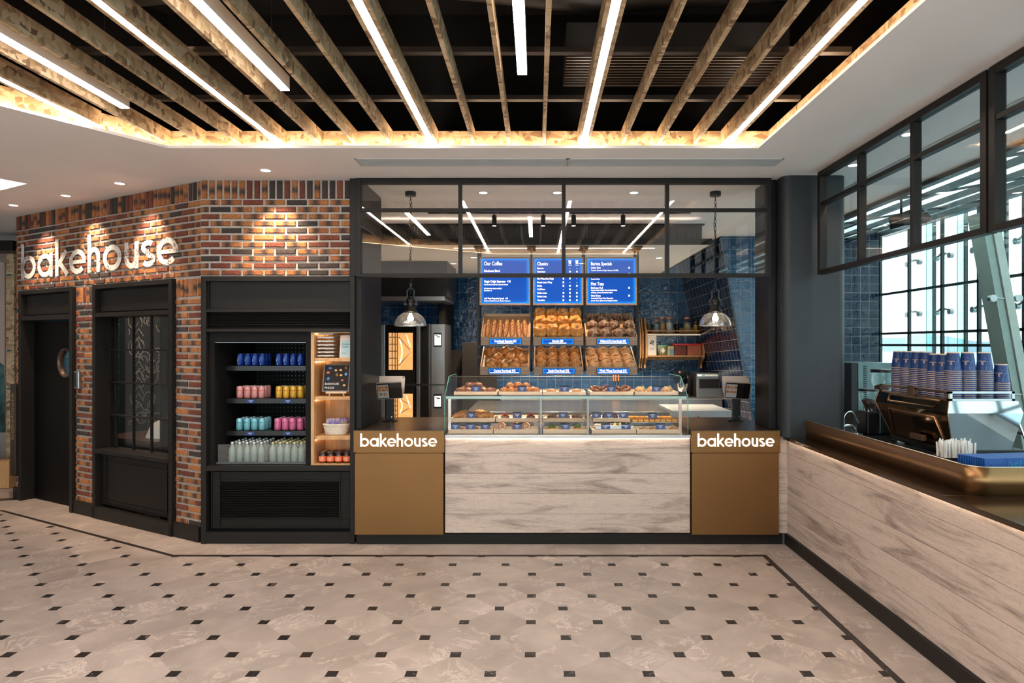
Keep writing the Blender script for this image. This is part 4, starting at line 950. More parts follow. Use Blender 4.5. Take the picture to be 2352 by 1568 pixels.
# post and returns
mb = MB(); mb.bbox(XP(806, FY)-.0, XP(818, SY), FY-.04, FY+.10, 2.345, CEIL, .004); struct('trim_7', mb, 'black')
mb = MB(); mb.bbox(-1.63, -1.545, 5.64, 6.36, 1.002, CEIL, .004); struct('wall_return_left', mb, 'darkpanel')
mb = MB(); mb.bbox(2.045, 2.11, 5.645, 6.0, 1.002, CEIL, .004); struct('wall_return_right', mb, 'darkpanel')
# pillar with rounded corners
def rrect(x0, x1, y0, y1, r, n=6):
    p = []
    for cx, cy, a in ((x1-r, y1-r, 0), (x0+r, y1-r, 90), (x0+r, y0+r, 180), (x1-r, y0+r, 270)): p += arc(cx, cy, r, a, a+90, n)
    return p
mb = MB(); mb.sm = False; mb.prism(rrect(2.12, 2.667, 5.50, 6.15, .07, 8), .9465, CEIL, 'Z'); mb.sm = True
o = struct('wall_pillar', mb, plain('pillar_daylit_black', (.026, .029, .034), .45, var=.06, spec=.3))  # bluish lift in the colour stands for daylight reflected on dark panel paint
# right-hand frame over the side counter (turned a quarter)
def side_frame(name, ya, yb, ncol, x=2.366):
    r = bpy.data.objects.new(name, None); link(r); r.location = (x, (ya+yb)/2, 2.335); WL[r.name] = Vector(r.location); r['kind'] = 'structure'
    z0, z1, zm, e, dp = 2.335, 3.195, 2.922, .045, .065
    mb = MB(); B = lambda y0, y1, a, b, i=0: mb.bbox(x+i, x+dp-i, y0, y1, a, b, .003)
    B(ya, ya+e, z0, z1); B(yb-e, yb, z0, z1); B(ya+e, yb-e, z1-e, z1); B(ya+e, yb-e, z0, z0+.035); B(ya+e, yb-e, zm-.015, zm+.015, .006)
    cw = (yb-ya)/ncol
    for i in range(1, ncol): B(ya+cw*i-.018, ya+cw*i+.018, z0+.035, z1-e, .004)
    obj('window_frame', mb, 'black', r)
    for i in range(ncol):
        for a, b in ((z0+.035, zm-.015), (zm+.015, z1-e)):
            mb = MB(); mb.box(x+dp*.5-.003, x+dp*.5+.003, ya+cw*i+.018, ya+cw*(i+1)-.018, a, b); obj('pane', mb, 'glass_side', r)
side_frame('window_3', 3.375, 5.40, 3); side_frame('window_4', 1.33, 3.355, 3)

# ---------------------------------------------------------------- counter
CY0 = 5.55
def till(name, label, x0, x1):
    t = thing(name, label, 'counter', ((x0+x1)/2, CY0+.5, .09))
    mb = MB(); mb.bbox(x0+.008, x1-.008, CY0+.012, CY0+1.0, .093, .80, .003); mb.bbox(x0+.02, x1-.02, CY0+.018, CY0+1.0, .798, .81, .001); obj('body', mb, 'bronze', t)
    mb = MB(); mb.bbox(x0, x1, CY0, CY0+1.02, .808, .996, .003); obj('upper_band', mb, 'bronze', t)
    mb = MB(); mb.box(x0, x1, CY0+.002, CY0+1.02, .997, 1.0); obj('top', mb, 'bronze_top', t)
    lg, LW = logo(w=.195, d0=-.006, d1=0); W_ = XP(1000, CY0)-XP(824, CY0); k = W_/LW
    xa = x0+((x1-x0)-W_)/2-.004*0; lg.xf(Matrix.Translation((xa, CY0-.001, .862)) @ Matrix.Diagonal((k, 1, k, 1)))
    obj('lit_lettering', lg, emis('logo_light', (1, .72, .50), 1.0), t)
    return t
lx0, lx1 = XP(811.5, CY0), XP(1020, CY0); rx0, rx1 = XP(1588, CY0), XP(1792.5, CY0)
till('till_counter', 'bronze till counter with glowing bakehouse lettering, left of the pastry display', lx0, lx1)
till('till_counter', 'bronze till counter with glowing bakehouse lettering, right of the pastry display', rx0, rx1)
t = thing('display_counter', 'long pale limewashed plank counter front below the glass pastry display', 'counter', ((lx1+rx0)/2, 6.0, .09))
mb = MB(); mb.box(lx1+.004, rx0-.004, 5.585, 6.35, .105, .925); obj('plank_front', mb, 'planksX', t)
mb = MB(); mb.bbox(lx1+.004, rx0-.004, 5.55, 6.42, .936, .962, .004); obj('steel_top', mb, 'steel', t)
mb = MB(); mb.box(lx1+.012, rx0-.012, 5.566, 5.578, .9275, .9355); obj('led_strip', mb, 'led', t)
mb = MB(); mb.bbox(lx0+.012, 2.15, 5.60, 5.66, .002, .092, .002); struct('baseboard_front', mb, 'black')
# side counter
t = thing('side_counter', 'long pale limewashed plank bar counter running toward the viewer on the right', 'counter', (2.5, 3.5, .09))
mb = MB(); mb.box(2.19, 2.25, .6, 5.60, .10, .915); obj('plank_front', mb, 'planksY', t)
mb = MB(); mb.bbox(2.152, 3.9, .6, 3.40, .919, .946, .003); mb.bbox(2.152, 2.355, 3.40, 5.56, .919, .946, .003); obj('ledge', mb, plain('dark_bronze_gloss', (.10, .065, .045), .12, metal=.85, var=.05), t)
mb = MB(); mb.box(2.168, 2.186, .6, 5.56, .9160, .9187); obj('led_strip', mb, 'led2', t)
mb = MB(); mb.box(2.113, 2.189, 5.60, 5.64, .098, .918); mb.box(2.113, 2.151, 5.60, 5.64, .918, .946); obj('end_panel', mb, 'planksX', t)
t = thing('bronze_upstand', 'bronze screen standing on the bar ledge and turning a rounded corner at right', 'screen', (2.31, 4.5, .9465))
UPM = plain('upstand_bronze', (.26, .14, .06), .3, metal=.9, var=.05)
def wall_strip(pts, inn, z0, z1):
    mb = MB(); mb.sm = True; n = len(pts); vs = []
    for pp, z in ((pts, z0), (pts, z1), (inn, z1), (inn, z0)): vs += [(p[0], p[1], z) for p in pp]
    mb.add(vs, [(k*n+i, k*n+i+1, ((k+1) % 4)*n+i+1, ((k+1) % 4)*n+i) for k in range(4) for i in range(n-1)]); return mb
obj('long_panel', wall_strip([(2.31, 5.495), (2.31, 3.49)], [(2.318, 5.495), (2.318, 3.49)], .9465, 1.096), UPM, t)
cu_ = arc(2.41, 3.49, .10, 180, 270, 10)+[(3.9, 3.39)]; ci_ = arc(2.41, 3.49, .092, 180, 270, 10)+[(3.9, 3.398)]
obj('return_panel', wall_strip(cu_, ci_, .9465, 1.096), UPM, t)
EDG = plain('pale_edge', (.55, .50, .45), .3, metal=.8)
mb = MB(); mb.tube([(2.314, 5.495, .947), (2.314, 5.495, 1.0965), (2.314, 3.49, 1.0965)], .0035, 6); obj('edge_trim', mb, EDG, t)
mb = MB(); mb.tube([(p[0], p[1]+.004, 1.0965) for p in cu_], .0035, 6); obj('edge_trim', mb, EDG, t)
t = thing('bar_worktop', 'dark worktop behind the bronze upstand carrying the espresso machine', 'worktop', (3.0, 5.0, .003))
mb = MB(); mb.bbox(2.70, 3.75, 3.42, 6.6, .88, .915, .003); mb.box(2.37, 2.70, 3.42, 5.49, .88, .915); obj('top', mb, plain('dark_worktop', (.02, .02, .022), .25, metal=.3), t)
mb = MB(); mb.box(3.3, 3.72, 3.5, 6.5, .003, .88); obj('base_cabinet', mb, 'rubber', t)
mb = MB(); mb.bbox(2.152+.015, 2.21, .6, 5.60, .002, .098, .002); struct('baseboard_side', mb, 'black')
# ---------------------------------------------------------------- glass pastry display
gxl, gxr = -.802, XP(1580, 5.57); ZT, ZS, ZG = .963, 1.290, 1.455
t = thing('pastry_display', 'glass pastry display case on the counter with two levels of wooden trays', 'display case', ((gxl+gxr)/2, 5.9, ZT))
mb = MB(); mb.box(gxl+.01, gxr-.01, 5.572, 5.579, ZT, ZS-.004); obj('front_glass', mb, 'glass_d', t)
mb = MB(); mb.add([(gxl+.01, 5.570, ZS+.004), (gxr-.01, 5.570, ZS+.004), (gxr-.04, 5.85, ZG), (gxl+.01, 5.85, ZG), (gxl+.01, 5.577, ZS+.004), (gxr-.01, 5.577, ZS+.004), (gxr-.04, 5.857, ZG), (gxl+.01, 5.857, ZG)], [(0, 1, 2, 3), (4, 5, 6, 7), (0, 1, 5, 4), (1, 2, 6, 5), (2, 3, 7, 6), (3, 0, 4, 7)]); obj('slanted_glass', mb, 'glass_d', t)
for s, x in ((-1, gxl), (1, gxr)):
    a, b = (x, x+.008) if s < 0 else (x-.008, x)
    mb = MB(); mb.prism([(5.570, ZT), (6.36, ZT), (6.36, ZG), (5.855, ZG), (5.570, ZS)], a, b, 'X'); sg_ = obj('side_glass', mb, 'glass_d', t)
    mb = MB(); mb.tube([(x, 5.570, ZT), (x, 5.570, ZS), (x, 5.853, ZG), (x, 6.36, ZG)], .004, 6); obj('glass_edge', mb, 'gedge', sg_)
mb = MB(); mb.tube([(gxl, 5.855, ZG), (gxr, 5.855, ZG)], .004, 6); obj('top_edge', mb, 'steel', t)
mb = MB(); mb.box(gxl+.01, gxr-.01, 5.575, 6.34, ZS-.004, ZS+.004); obj('glass_shelf', mb, 'glass_d', t)
mb = MB(); mb.box(gxl+.03, gxr-.03, 5.606, 5.612, ZS-.012, ZS-.006); obj('led_strip', mb, emis('case_fill_led', (1, .85, .70), 16), t)  # LED strip added under the shelf to brighten the pastries
mb = MB(); mb.box(gxl+.01, gxr-.01, 5.568, 5.573, ZS-.010, ZS+.006); mb.box(gxl+.01, gxr-.01, 5.60, 5.604, ZS-.02, ZS-.012); obj('shelf_edge', mb, plain('shelf_edge', (.30, .42, .38), .15, metal=.3), t)
for px in (1243, 1351):
    X = XP(px, 5.6); mb = MB(); mb.box(X-.004, X+.004, 5.585, 5.60, ZT, ZS-.01); mb.box(X-.011, X-.007, 5.585, 6.3, ZT, ZS-.01); obj('divider', mb, plain('divider', (.35, .37, .37), .2, metal=.6), t)
for px in (1033, 1562):
    X = XP(px, 5.63); mb = MB(); mb.box(X-.012, X+.012, 5.62, 5.64, ZT, ZS-.01); obj('slotted_post', mb, 'chrome', t)
# trays
def tray(label, x0, x1, y0, y1, z, h=.028, group=None, back=0, mat='paleoak'):
    t = thing('wooden_tray', label, 'tray', ((x0+x1)/2, (y0+y1)/2, z), group=group)
    mb = MB(); mb.bbox(x0, x1, y0, y0+.012, z, z+h, .0015); mb.box(x0, x0+.01, y0+.012, y1, z, z+h); mb.box(x1-.01, x1, y0+.012, y1, z, z+h); mb.box(x0, x1, y1-.01, y1, z, z+h)
    obj('rim', mb, mat, t)
    mb = MB(); mb.box(x0+.01, x1-.01, y0+.012, y1-.01, z+.001, z+h*.45); obj('base', mb, 'paper', t)
    return t
YT = 5.74; zt = ZS+.005
topx = [(1042.6, 1142), (1146, 1245), (1247, 1346), (1355, 1455), (1459, 1558)]
names_top = ['twisted chocolate pastries', 'round cinnamon buns', 'glazed scored buns', 'two dark pretzels', 'triangle-filled sandwiches']
for k, (a, b) in enumerate(topx): tray('pale wooden tray on the upper glass shelf holding '+names_top[k], XP(a, YT), XP(b, YT), YT, YT+.30, zt, .028, 'wooden trays on the upper glass shelf')
YB = 5.615; zb = ZT+.001
botx = [(1029.5, 1132), (1134, 1237), (1247, 1350), (1359, 1461), (1463, 1565)]
names_bot = ['chocolate and toasted slices', 'cinnamon swirls', 'greens-topped toast', 'the steel dish', 'seeded buns on paper']
for k, (a, b) in enumerate(botx): tray('pale wooden tray at the bottom front of the display holding '+names_bot[k], XP(a, YB), XP(b, YB), YB, YB+.24, zb, .036, 'wooden trays along the display bottom')
YM = 5.87; zm_ = ZT+.001+.072
for k, (a, b, lb) in enumerate(((1036, 1137, 'croissants'), (1139, 1238, 'strawberry pastries'), (1246, 1348, 'flaky chocolate pastries'), (1362, 1452, 'small dark cakes'), (1440, 1556, 'a grid of caramel squares'))):
    if k < 4: tray('raised second-row display tray holding '+lb, XP(a, YM), XP(b, YM)-(.02 if k == 3 else 0), YM, YM+.26, zm_, .036, 'raised wooden trays in the display')
    mb = MB(); mb.box(XP(a, YM)+.02, XP(b, YM)-.05, YM+.02, YM+.24, ZT+.001, zm_-.0005); single('tray_riser', mb, 'steel_dark', 'dark riser block under the display row of '+lb, 'riser')
# pastries --------------------------------------------------
gold = m_crust('crust_gold', [(.3, (.20, .055, .01)), (.5, (.46, .17, .03)), (.7, (.66, .33, .08))], 6, .35)
choc = m_crust('crust_choc', [(.3, (.05, .017, .008)), (.55, (.18, .06, .025)), (.72, (.36, .17, .07))], 10, .4)
pret = m_crust('crust_pretzel', [(.3, (.09, .022, .009)), (.6, (.17, .05, .02)), (.8, (.26, .09, .04))], 4, .25, bmp=.1)
cinn = m_crust('crust_cinnamon', [(.3, (.16, .045, .014)), (.5, (.34, .12, .035)), (.7, (.52, .25, .09))], 7, .4)
cream = m_crust('icing', [(.35, (.55, .42, .30)), (.6, (.74, .66, .55))], 7, .5)
green = m_crust('greens', [(.35, (.03, .10, .01)), (.55, (.09, .22, .02)), (.7, (.25, .36, .06))], 12, .5)
berry = m_crust('berry', [(.35, (.35, .02, .02)), (.6, (.62, .06, .05)), (.75, (.8, .35, .28))], 14, .3)
orange = m_crust('filling', [(.35, (.55, .18, .02)), (.6, (.75, .35, .05))], 12, .4)
seedw = m_crust('seeded', [(.42, (.28, .17, .08)), (.5, (.62, .55, .42)), (.6, (.75, .68, .55))], 30, .6)
def blob(rx, ry, rz, amp=.12, freq=3, sub=3, flat=True, seed=0, ridge=0):
    bm = bmesh.new(); bmesh.ops.create_icosphere(bm, subdivisions=sub, radius=1)
    for v in bm.verts:
        p = v.co.copy(); d = 1+amp*noise.noise(p*freq+Vector((seed, 0, 0)))+ridge*abs(math.sin(p.x*7+seed))
        p *= d; z = p.z
        if flat and z < -.35: z = -.35-(z+.35)*.05*-1
        v.co = Vector((p.x*rx, p.y*ry, (z+.35)*rz/1.35))
    mb = MB(); mb.sm = True; return mb.frombm(bm)
def flakes(n, rx, ry, z, s, seed):
    rnd = random.Random(seed); mb = MB()
    for i in range(n):
        a, q = rnd.uniform(0, 6.28), math.sqrt(rnd.random()); x, y = rx*q*math.cos(a), ry*q*math.sin(a); zz = z*(1-.55*q*q); c = Vector((x, y, zz))
        R = Matrix.Rotation(rnd.uniform(0, 6.28), 3, 'Z') @ Matrix.Rotation(rnd.uniform(-.9, .9), 3, 'X')
        mb.add([c+R @ Vector(p)*s for p in ((-.5, -.35, -.12), (.5, -.25, 0), (.4, .4, .15), (-.4, .3, 0), (0, 0, .3))], [(0, 1, 4), (1, 2, 4), (2, 3, 4), (3, 0, 4), (0, 3, 2, 1)])
    return mb
def proto(name, cat, parts):
    t = thing(name, 'x', cat)
    for pn_, mb, m in parts: obj(pn_, mb, m, t)
    return t
def cro(seed=0):
    path, rs = [], []
    for i in range(25):
        u = i/24; a = math.radians(-25+230*u); path.append((.042*math.cos(a), .035*math.sin(a), .022)); e = math.sin(math.pi*u)**.6; rs.append((.006+.023*e)*(1+(.13 if i % 3 == 0 else -.05)))
    mb = MB(); mb.tube(path, rs, 10); return mb
P_croissant = proto('croissant', 'pastry', [('body', cro(), gold)])
# croissant seen from above: fat ridged middle
P_twist = proto('twisted_pastry', 'pastry', [('body', blob(.048, .03, .045, .35, 3, 3, seed=3, ridge=.12), choc), ('sugar_crumbs', flakes(14, .03, .02, .045, .012, 3), cream)])
P_bun = proto('cinnamon_bun', 'pastry', [('body', blob(.036, .036, .05, .25, 4, 3, seed=5, ridge=.1), cinn), ('crumble', flakes(16, .026, .026, .048, .012, 5), choc)])
def scored(rx, ry, rz, n=5, axis=0):
    mb = MB()
    for i in range(n):
        u = -.7+1.4*i/(n-1); pts = []
        for k in range(9):
            w_ = -.8+1.6*k/8; x, y = (u, w_) if axis else (w_, u)
            q = 1-x*x-y*y
            if q > 0.02: pts.append((x*rx, y*ry, math.sqrt(q)*rz*.74+rz*.28))
        if len(pts) > 2: mb.tube(pts, .0025, 5)
    return mb
P_glazed = proto('glazed_bun', 'pastry', [('body', blob(.045, .034, .038, .08, 3, 3, seed=8), cinn), ('score_lines', scored(.045, .034, .036, 6, 1), cream)])
def pretzel():
    mb = MB(); pts = []
    for i in range(60):
        a = i/60*2*math.pi; x = .050*math.sin(a)+.012*math.sin(2*a)*0; pts.append((.075*math.cos(a), .0, .0))
    key = [(0, .01), (.025, .045), (.055, .075), (.085, .06), (.085, .025), (.055, .0), (.0, -.005), (-.055, 0), (-.085, .025), (-.085, .06), (-.055, .075), (-.025, .045), (.0, .012)]
    P = []
    m = len(key)
    for i in range(m-1):
        p0, p1, p2, p3 = key[max(0, i-1)], key[i], key[i+1], key[min(m-1, i+2)]
        for k in range(5):
            q = k/5; P.append(tuple(.5*((2*p1[j])+(-p0[j]+p2[j])*q+(2*p0[j]-5*p1[j]+4*p2[j]-p3[j])*q*q+(-p0[j]+3*p1[j]-3*p2[j]+p3[j])*q**3) for j in (0, 1)))
    mb.tube([(x, (y-.03)*.75, .018+.010*math.sin(i*.35)) for i, (x, y) in enumerate(P)], [.017]*len(P), 10); return mb
P_pretzel = proto('pretzel', 'pastry', [('dough', pretzel(), pret)])
sw = MB()
for i, x in enumerate((-.018, .006, .026)): sw.prism([(x-.016, .034), (x+.014, .030), (x-.004, .052+.004*i)], -.016, -.010)
P_sand = proto('sandwich', 'sandwich', [('bread', blob(.046, .034, .048, .12, 4, 3, seed=11), m_crust('crust_sand', [(.3, (.26, .11, .04)), (.55, (.48, .26, .12)), (.7, (.60, .40, .24))], 8, .6)), ('filling', sw, plain('cheese', (.50, .38, .18), .5, var=.15, scale=50))])
def swirl():
    mb = MB(); mb.tube([((.002+.0055*a/1.2)*math.cos(a*1.0), 0, (.002+.0055*a/1.2)*math.sin(a)) for a in [i*.3 for i in range(27)]], .0045, 6); mb.xf(Matrix.Translation((0, -.019, .043))); return mb
sbody = MB(); sbody.cyl((0, -.018, .043), .043, .045, 24, axis='Y')
P_swirl = proto('cinnamon_swirl', 'pastry', [('body', sbody, cinn), ('icing', swirl(), cream)])
P_berry = proto('strawberry_pastry', 'pastry', [('body', blob(.042, .036, .045, .15, 4, 3, seed=13), pret), ('strawberries', flakes(26, .032, .028, .058, .018, 13), berry)])
P_flaky = proto('flaky_pastry', 'pastry', [('body', blob(.05, .036, .035, .2, 4, 3, seed=15), choc), ('shavings', flakes(60, .044, .032, .050, .018, 15), m_crust('shaving', [(.3, (.12, .05, .03)), (.6, (.42, .24, .16))], 12, .5))])
P_green = proto('greens_toast', 'toast', [('toast', blob(.040, .05, .030, .15, 5, 3, seed=17), orange), ('leaves', flakes(70, .030, .044, .052, .018, 17), green), ('carrot', flakes(12, .036, .046, .03, .014, 18), plain('carrot', (.75, .25, .02), .5))])
P_slice = proto('chocolate_slice', 'pastry', [('body', blob(.040, .03, .035, .2, 5, 3, seed=19), choc)])
P_toast = proto('golden_slice', 'pastry', [('body', blob(.040, .03, .035, .2, 5, 3, seed=20), gold)])
P_filled = proto('filled_bun', 'pastry', [('body', blob(.038, .028, .04, .1, 4, 3, seed=21, ridge=.1), cream), ('drizzle', flakes(22, .03, .02, .044, .010, 21), choc)])
P_lemon = proto('lemon_tart', 'pastry', [('body', blob(.036, .028, .032, .1, 4, 3, seed=23), cinn), ('lemon_cream', blob(.020, .018, .05, .25, 5, 2, seed=24), plain('lemon', (.80, .58, .12), .4, var=.15, scale=60))])
P_seed = proto('seeded_bun', 'pastry', [('body', blob(.042, .03, .03, .12, 4, 3, seed=25), cinn), ('seeds', flakes(50, .036, .026, .034, .010, 25), seedw)])
P_cake = proto('dark_cake', 'pastry', [('body', blob(.030, .03, .06, .2, 4, 3, seed=27), choc)])
sqm = MB(); sqm.bbox(-.022, .022, -.018, .018, 0, .022, .003)
P_square = proto('caramel_square', 'pastry', [('base', sqm, orange), ('topping', flakes(10, .018, .015, .024, .014, 29), m_crust('caramel', [(.35, (.22, .06, .01)), (.6, (.55, .20, .03))], 12, .3))])
def lay(P, spots, z, desc, group, rz=None, s=1):
    n = len(spots)
    for i, (px, Y, dz) in enumerate(spots):
        dup(P, (XP(px, Y), Y, z+dz), (0, 0, (random.uniform(-.5, .5) if rz is None else rz)), desc % (nth(i, n) if n > 1 else ''), group, (s, s, s))
zu = zt+.0135
lay(P_twist, [(1058, 5.80, 0), (1075, 5.82, 0), (1093, 5.80, 0), (1110, 5.82, 0), (1128, 5.80, 0), (1068, 5.88, .008), (1088, 5.9, .012), (1105, 5.89, .008)], zu, 'dark twisted chocolate pastry in the top left display tray, %s', 'twisted chocolate pastries on the upper shelf')
lay(P_twist, [(1080, 5.86, .045), (1098, 5.86, .045)], zu, 'twisted chocolate pastry crowning the top left heap, %s', 'twisted chocolate pastries on the upper shelf')
lay(P_bun, [(1158, 5.80, 0), (1175, 5.81, 0), (1192, 5.80, 0), (1211, 5.81, 0), (1231, 5.80, 0), (1166, 5.89, 0), (1186, 5.90, 0), (1206, 5.89, 0), (1224, 5.89, 0)], zu, 'cinnamon bun in the second top tray, %s', 'cinnamon buns on the upper shelf')
lay(P_bun, [(1172, 5.85, .042), (1190, 5.85, .048), (1208, 5.85, .042)], zu, 'cinnamon bun topping the second tray heap, %s', 'cinnamon buns on the upper shelf')
lay(P_glazed, [(1266, 5.82, 0), (1294, 5.84, 0), (1325, 5.82, 0)], zu, 'lightly scored glazed bun in the middle top tray, %s', 'scored glazed buns on the upper shelf', 0)
lay(P_pretzel, [(1380, 5.88, 0), (1423, 5.88, 0)], zu, 'large dark brown pretzel on the upper display shelf, %s of two', 'pretzels on the upper shelf', 0, 1.0)
for q in COL.objects:
    if q.name.startswith('pretzel') and q.get('group'): q.rotation_euler = (.75, 0, 0); q.location.z += .018; q.location.y -= .02
lay(P_sand, [(1470, 5.82, 0), (1498, 5.83, 0), (1532, 5.82, 0)], zu, 'crusty sandwich with pale triangle filling in the top right tray, %s', 'sandwiches on the upper shelf', 0, 1.15)
zl = zb+.017
lay(P_slice, [(1065, 5.68, 0), (1090, 5.70, 0)], zl, 'dark chocolate slice behind the blue cards in the bottom left tray, %s', 'chocolate slices in the bottom left tray', 0)
lay(P_toast, [(1120, 5.69, 0)], zl, 'golden toasted slice at the right of the bottom left tray%s', None, 0)
lay(P_swirl, [(1153, 5.69, 0), (1185, 5.71, 0), (1209, 5.69, 0)], zl, 'iced cinnamon swirl standing upright in the bottom tray, %s', 'cinnamon swirls', 0, .92)
lay(P_green, [(1268, 5.72, 0), (1293, 5.74, 0), (1326, 5.72, 0)], zl, 'toast piled with green leaves, %s', 'toasts with green leaves', 0, 1)
zr = zm_+.017
lay(P_croissant, [(1057, 5.93, 0), (1067, 6.0, .01), (1089, 5.96, 0), (1102, 6.03, .01), (1118, 5.95, 0)], zr, 'golden croissant in the raised left tray, %s', 'croissants', 0, 1.12)
for q in COL.objects:
    if q.name.startswith('croissant') and q.get('group'): q.rotation_euler = (.35, 0, random.uniform(-.4, .4))
lay(P_berry, [(1160, 5.95, 0), (1188, 5.97, 0), (1219, 5.95, 0)], zr, 'pastry heaped with red strawberries, %s', 'strawberry pastries', 0, 1.0)
lay(P_flaky, [(1269, 5.96, 0), (1296, 5.98, 0), (1325, 5.96, 0)], zr, 'pastry covered in chocolate shavings, %s', 'flaky chocolate pastries', 0, 1.05)
lay(P_cake, [(1366, 5.95, 0), (1390, 5.96, 0), (1413, 5.95, 0), (1434, 5.97, 0)], zr, 'small dark cake behind the lemon tarts, %s', 'small dark cakes', 0, .9)
# steel dish with filled buns and lemon tarts
t = thing('steel_dish', 'shallow steel dish of filled buns and lemon tarts in the display', 'dish', (XP(1410, 5.7), 5.72, zb+.037))
a, b = XP(1366, 5.64), XP(1456, 5.64); mb = MB(); zz = zb+.0375
mb.prism([(a+.01, zz), (b-.01, zz), (b, zz+.030), (a, zz+.030)], 5.635, 5.638); mb.prism([(a+.01, zz), (b-.01, zz), (b, zz+.030), (a, zz+.030)], 5.80, 5.803); mb.box(a+.01, b-.01, 5.635, 5.803, zz, zz+.002)
obj('walls', mb, 'steel', t); mb = MB(); mb.tube([(a, 5.633, zz+.03), (b, 5.633, zz+.03), (b, 5.806, zz+.03), (a, 5.806, zz+.03)], .003, 6, True); obj('rim', mb, 'chrome', t)
lay(P_filled, [(1372, 5.69, 0), (1385, 5.69, .004), (1396, 5.69, 0)], zz+.003, 'cream filled bun with dark drizzle in the steel dish, %s', 'filled buns in the steel dish', .5)
lay(P_lemon, [(1412, 5.69, 0), (1424, 5.70, 0), (1438, 5.69, 0)], zz+.003, 'lemon-topped tart in the steel dish, %s', 'lemon tarts in the steel dish', .5)
lay(P_seed, [(1478, 5.70, 0), (1500, 5.71, 0), (1522, 5.70, 0), (1545, 5.71, 0)], zl, 'seed-covered bun in the bottom right tray, %s', 'seeded buns', 0)
mb = MB(); a, b = XP(1452, 5.83), XP(1556, 5.83); mb.bbox(a, b, 5.83, 6.16, zm_-.001, zm_+.004, .001); single('baking_sheet', mb, 'steel', 'flat steel baking sheet under the caramel squares', 'tray')
for j in range(6):
    for i in range(8):
        dup(P_square, (a+.028+i*(b-a-.056)/7, 5.855+j*.052, zm_+.0045), (0, 0, random.uniform(-.1, .1)), 'caramel topped square on the baking sheet, row %s from the front, %s' % (ORD[j], nth(i, 8)), 'caramel topped squares')
for P in (P_croissant, P_twist, P_bun, P_glazed, P_pretzel, P_sand, P_swirl, P_berry, P_flaky, P_green, P_slice, P_toast, P_filled, P_lemon, P_seed, P_cake, P_square): dropproto(P)
g = 'blue price cards in the pastry display'
for (px, py, Y, z, lb) in ((1093, 0, 5.752, zt+.029, 'upper shelf in front of the twisted pastries'), (1199, 0, 5.752, zt+.029, 'upper shelf in front of the cinnamon buns'), (1297, 0, 5.752, zt+.029, 'upper shelf in front of the scored buns'), (1404, 0, 5.752, zt+.029, 'upper shelf between the pretzels'), (1508, 0, 5.752, zt+.029, 'upper shelf in front of the sandwiches'),
    (1082, 0, 5.882, zm_+.037, 'raised row in front of the croissants'), (1188, 0, 5.882, zm_+.037, 'raised row among the strawberry pastries'), (1293, 0, 5.882, zm_+.037, 'raised row among the flaky pastries'), (1370, 0, 5.882, zm_+.037, 'raised row above the filled buns'), (1399, 0, 5.882, zm_+.037, 'raised row above the steel dish middle'), (1431, 0, 5.882, zm_+.037, 'raised row above the lemon tarts'),
    (1046, 0, 5.625, zb+.037, 'bottom row at the far left'), (1081, 0, 5.625, zb+.037, 'bottom row over the chocolate slices'), (1115, 0, 5.625, zb+.037, 'bottom row over the golden slice'), (1188, 0, 5.625, zb+.037, 'bottom row among the cinnamon swirls'), (1299, 0, 5.625, zb+.037, 'bottom row among the green toasts'), (1391, 0, 5.630, zb+.037, 'bottom row on the left of the steel dish'), (1438, 0, 5.630, zb+.037, 'bottom row on the right of the steel dish'), (1517, 0, 5.625, zb+.037, 'bottom row over the seeded buns')):
    price_card('blue price card with black top, '+lb, XP(px, Y), Y, z, .082, .044, .12, True, g)
price_card('blue price card with black top, standing on the caramel squares', XP(1499, 5.90), 5.90, zm_+.03, .082, .044, .12, True, g)
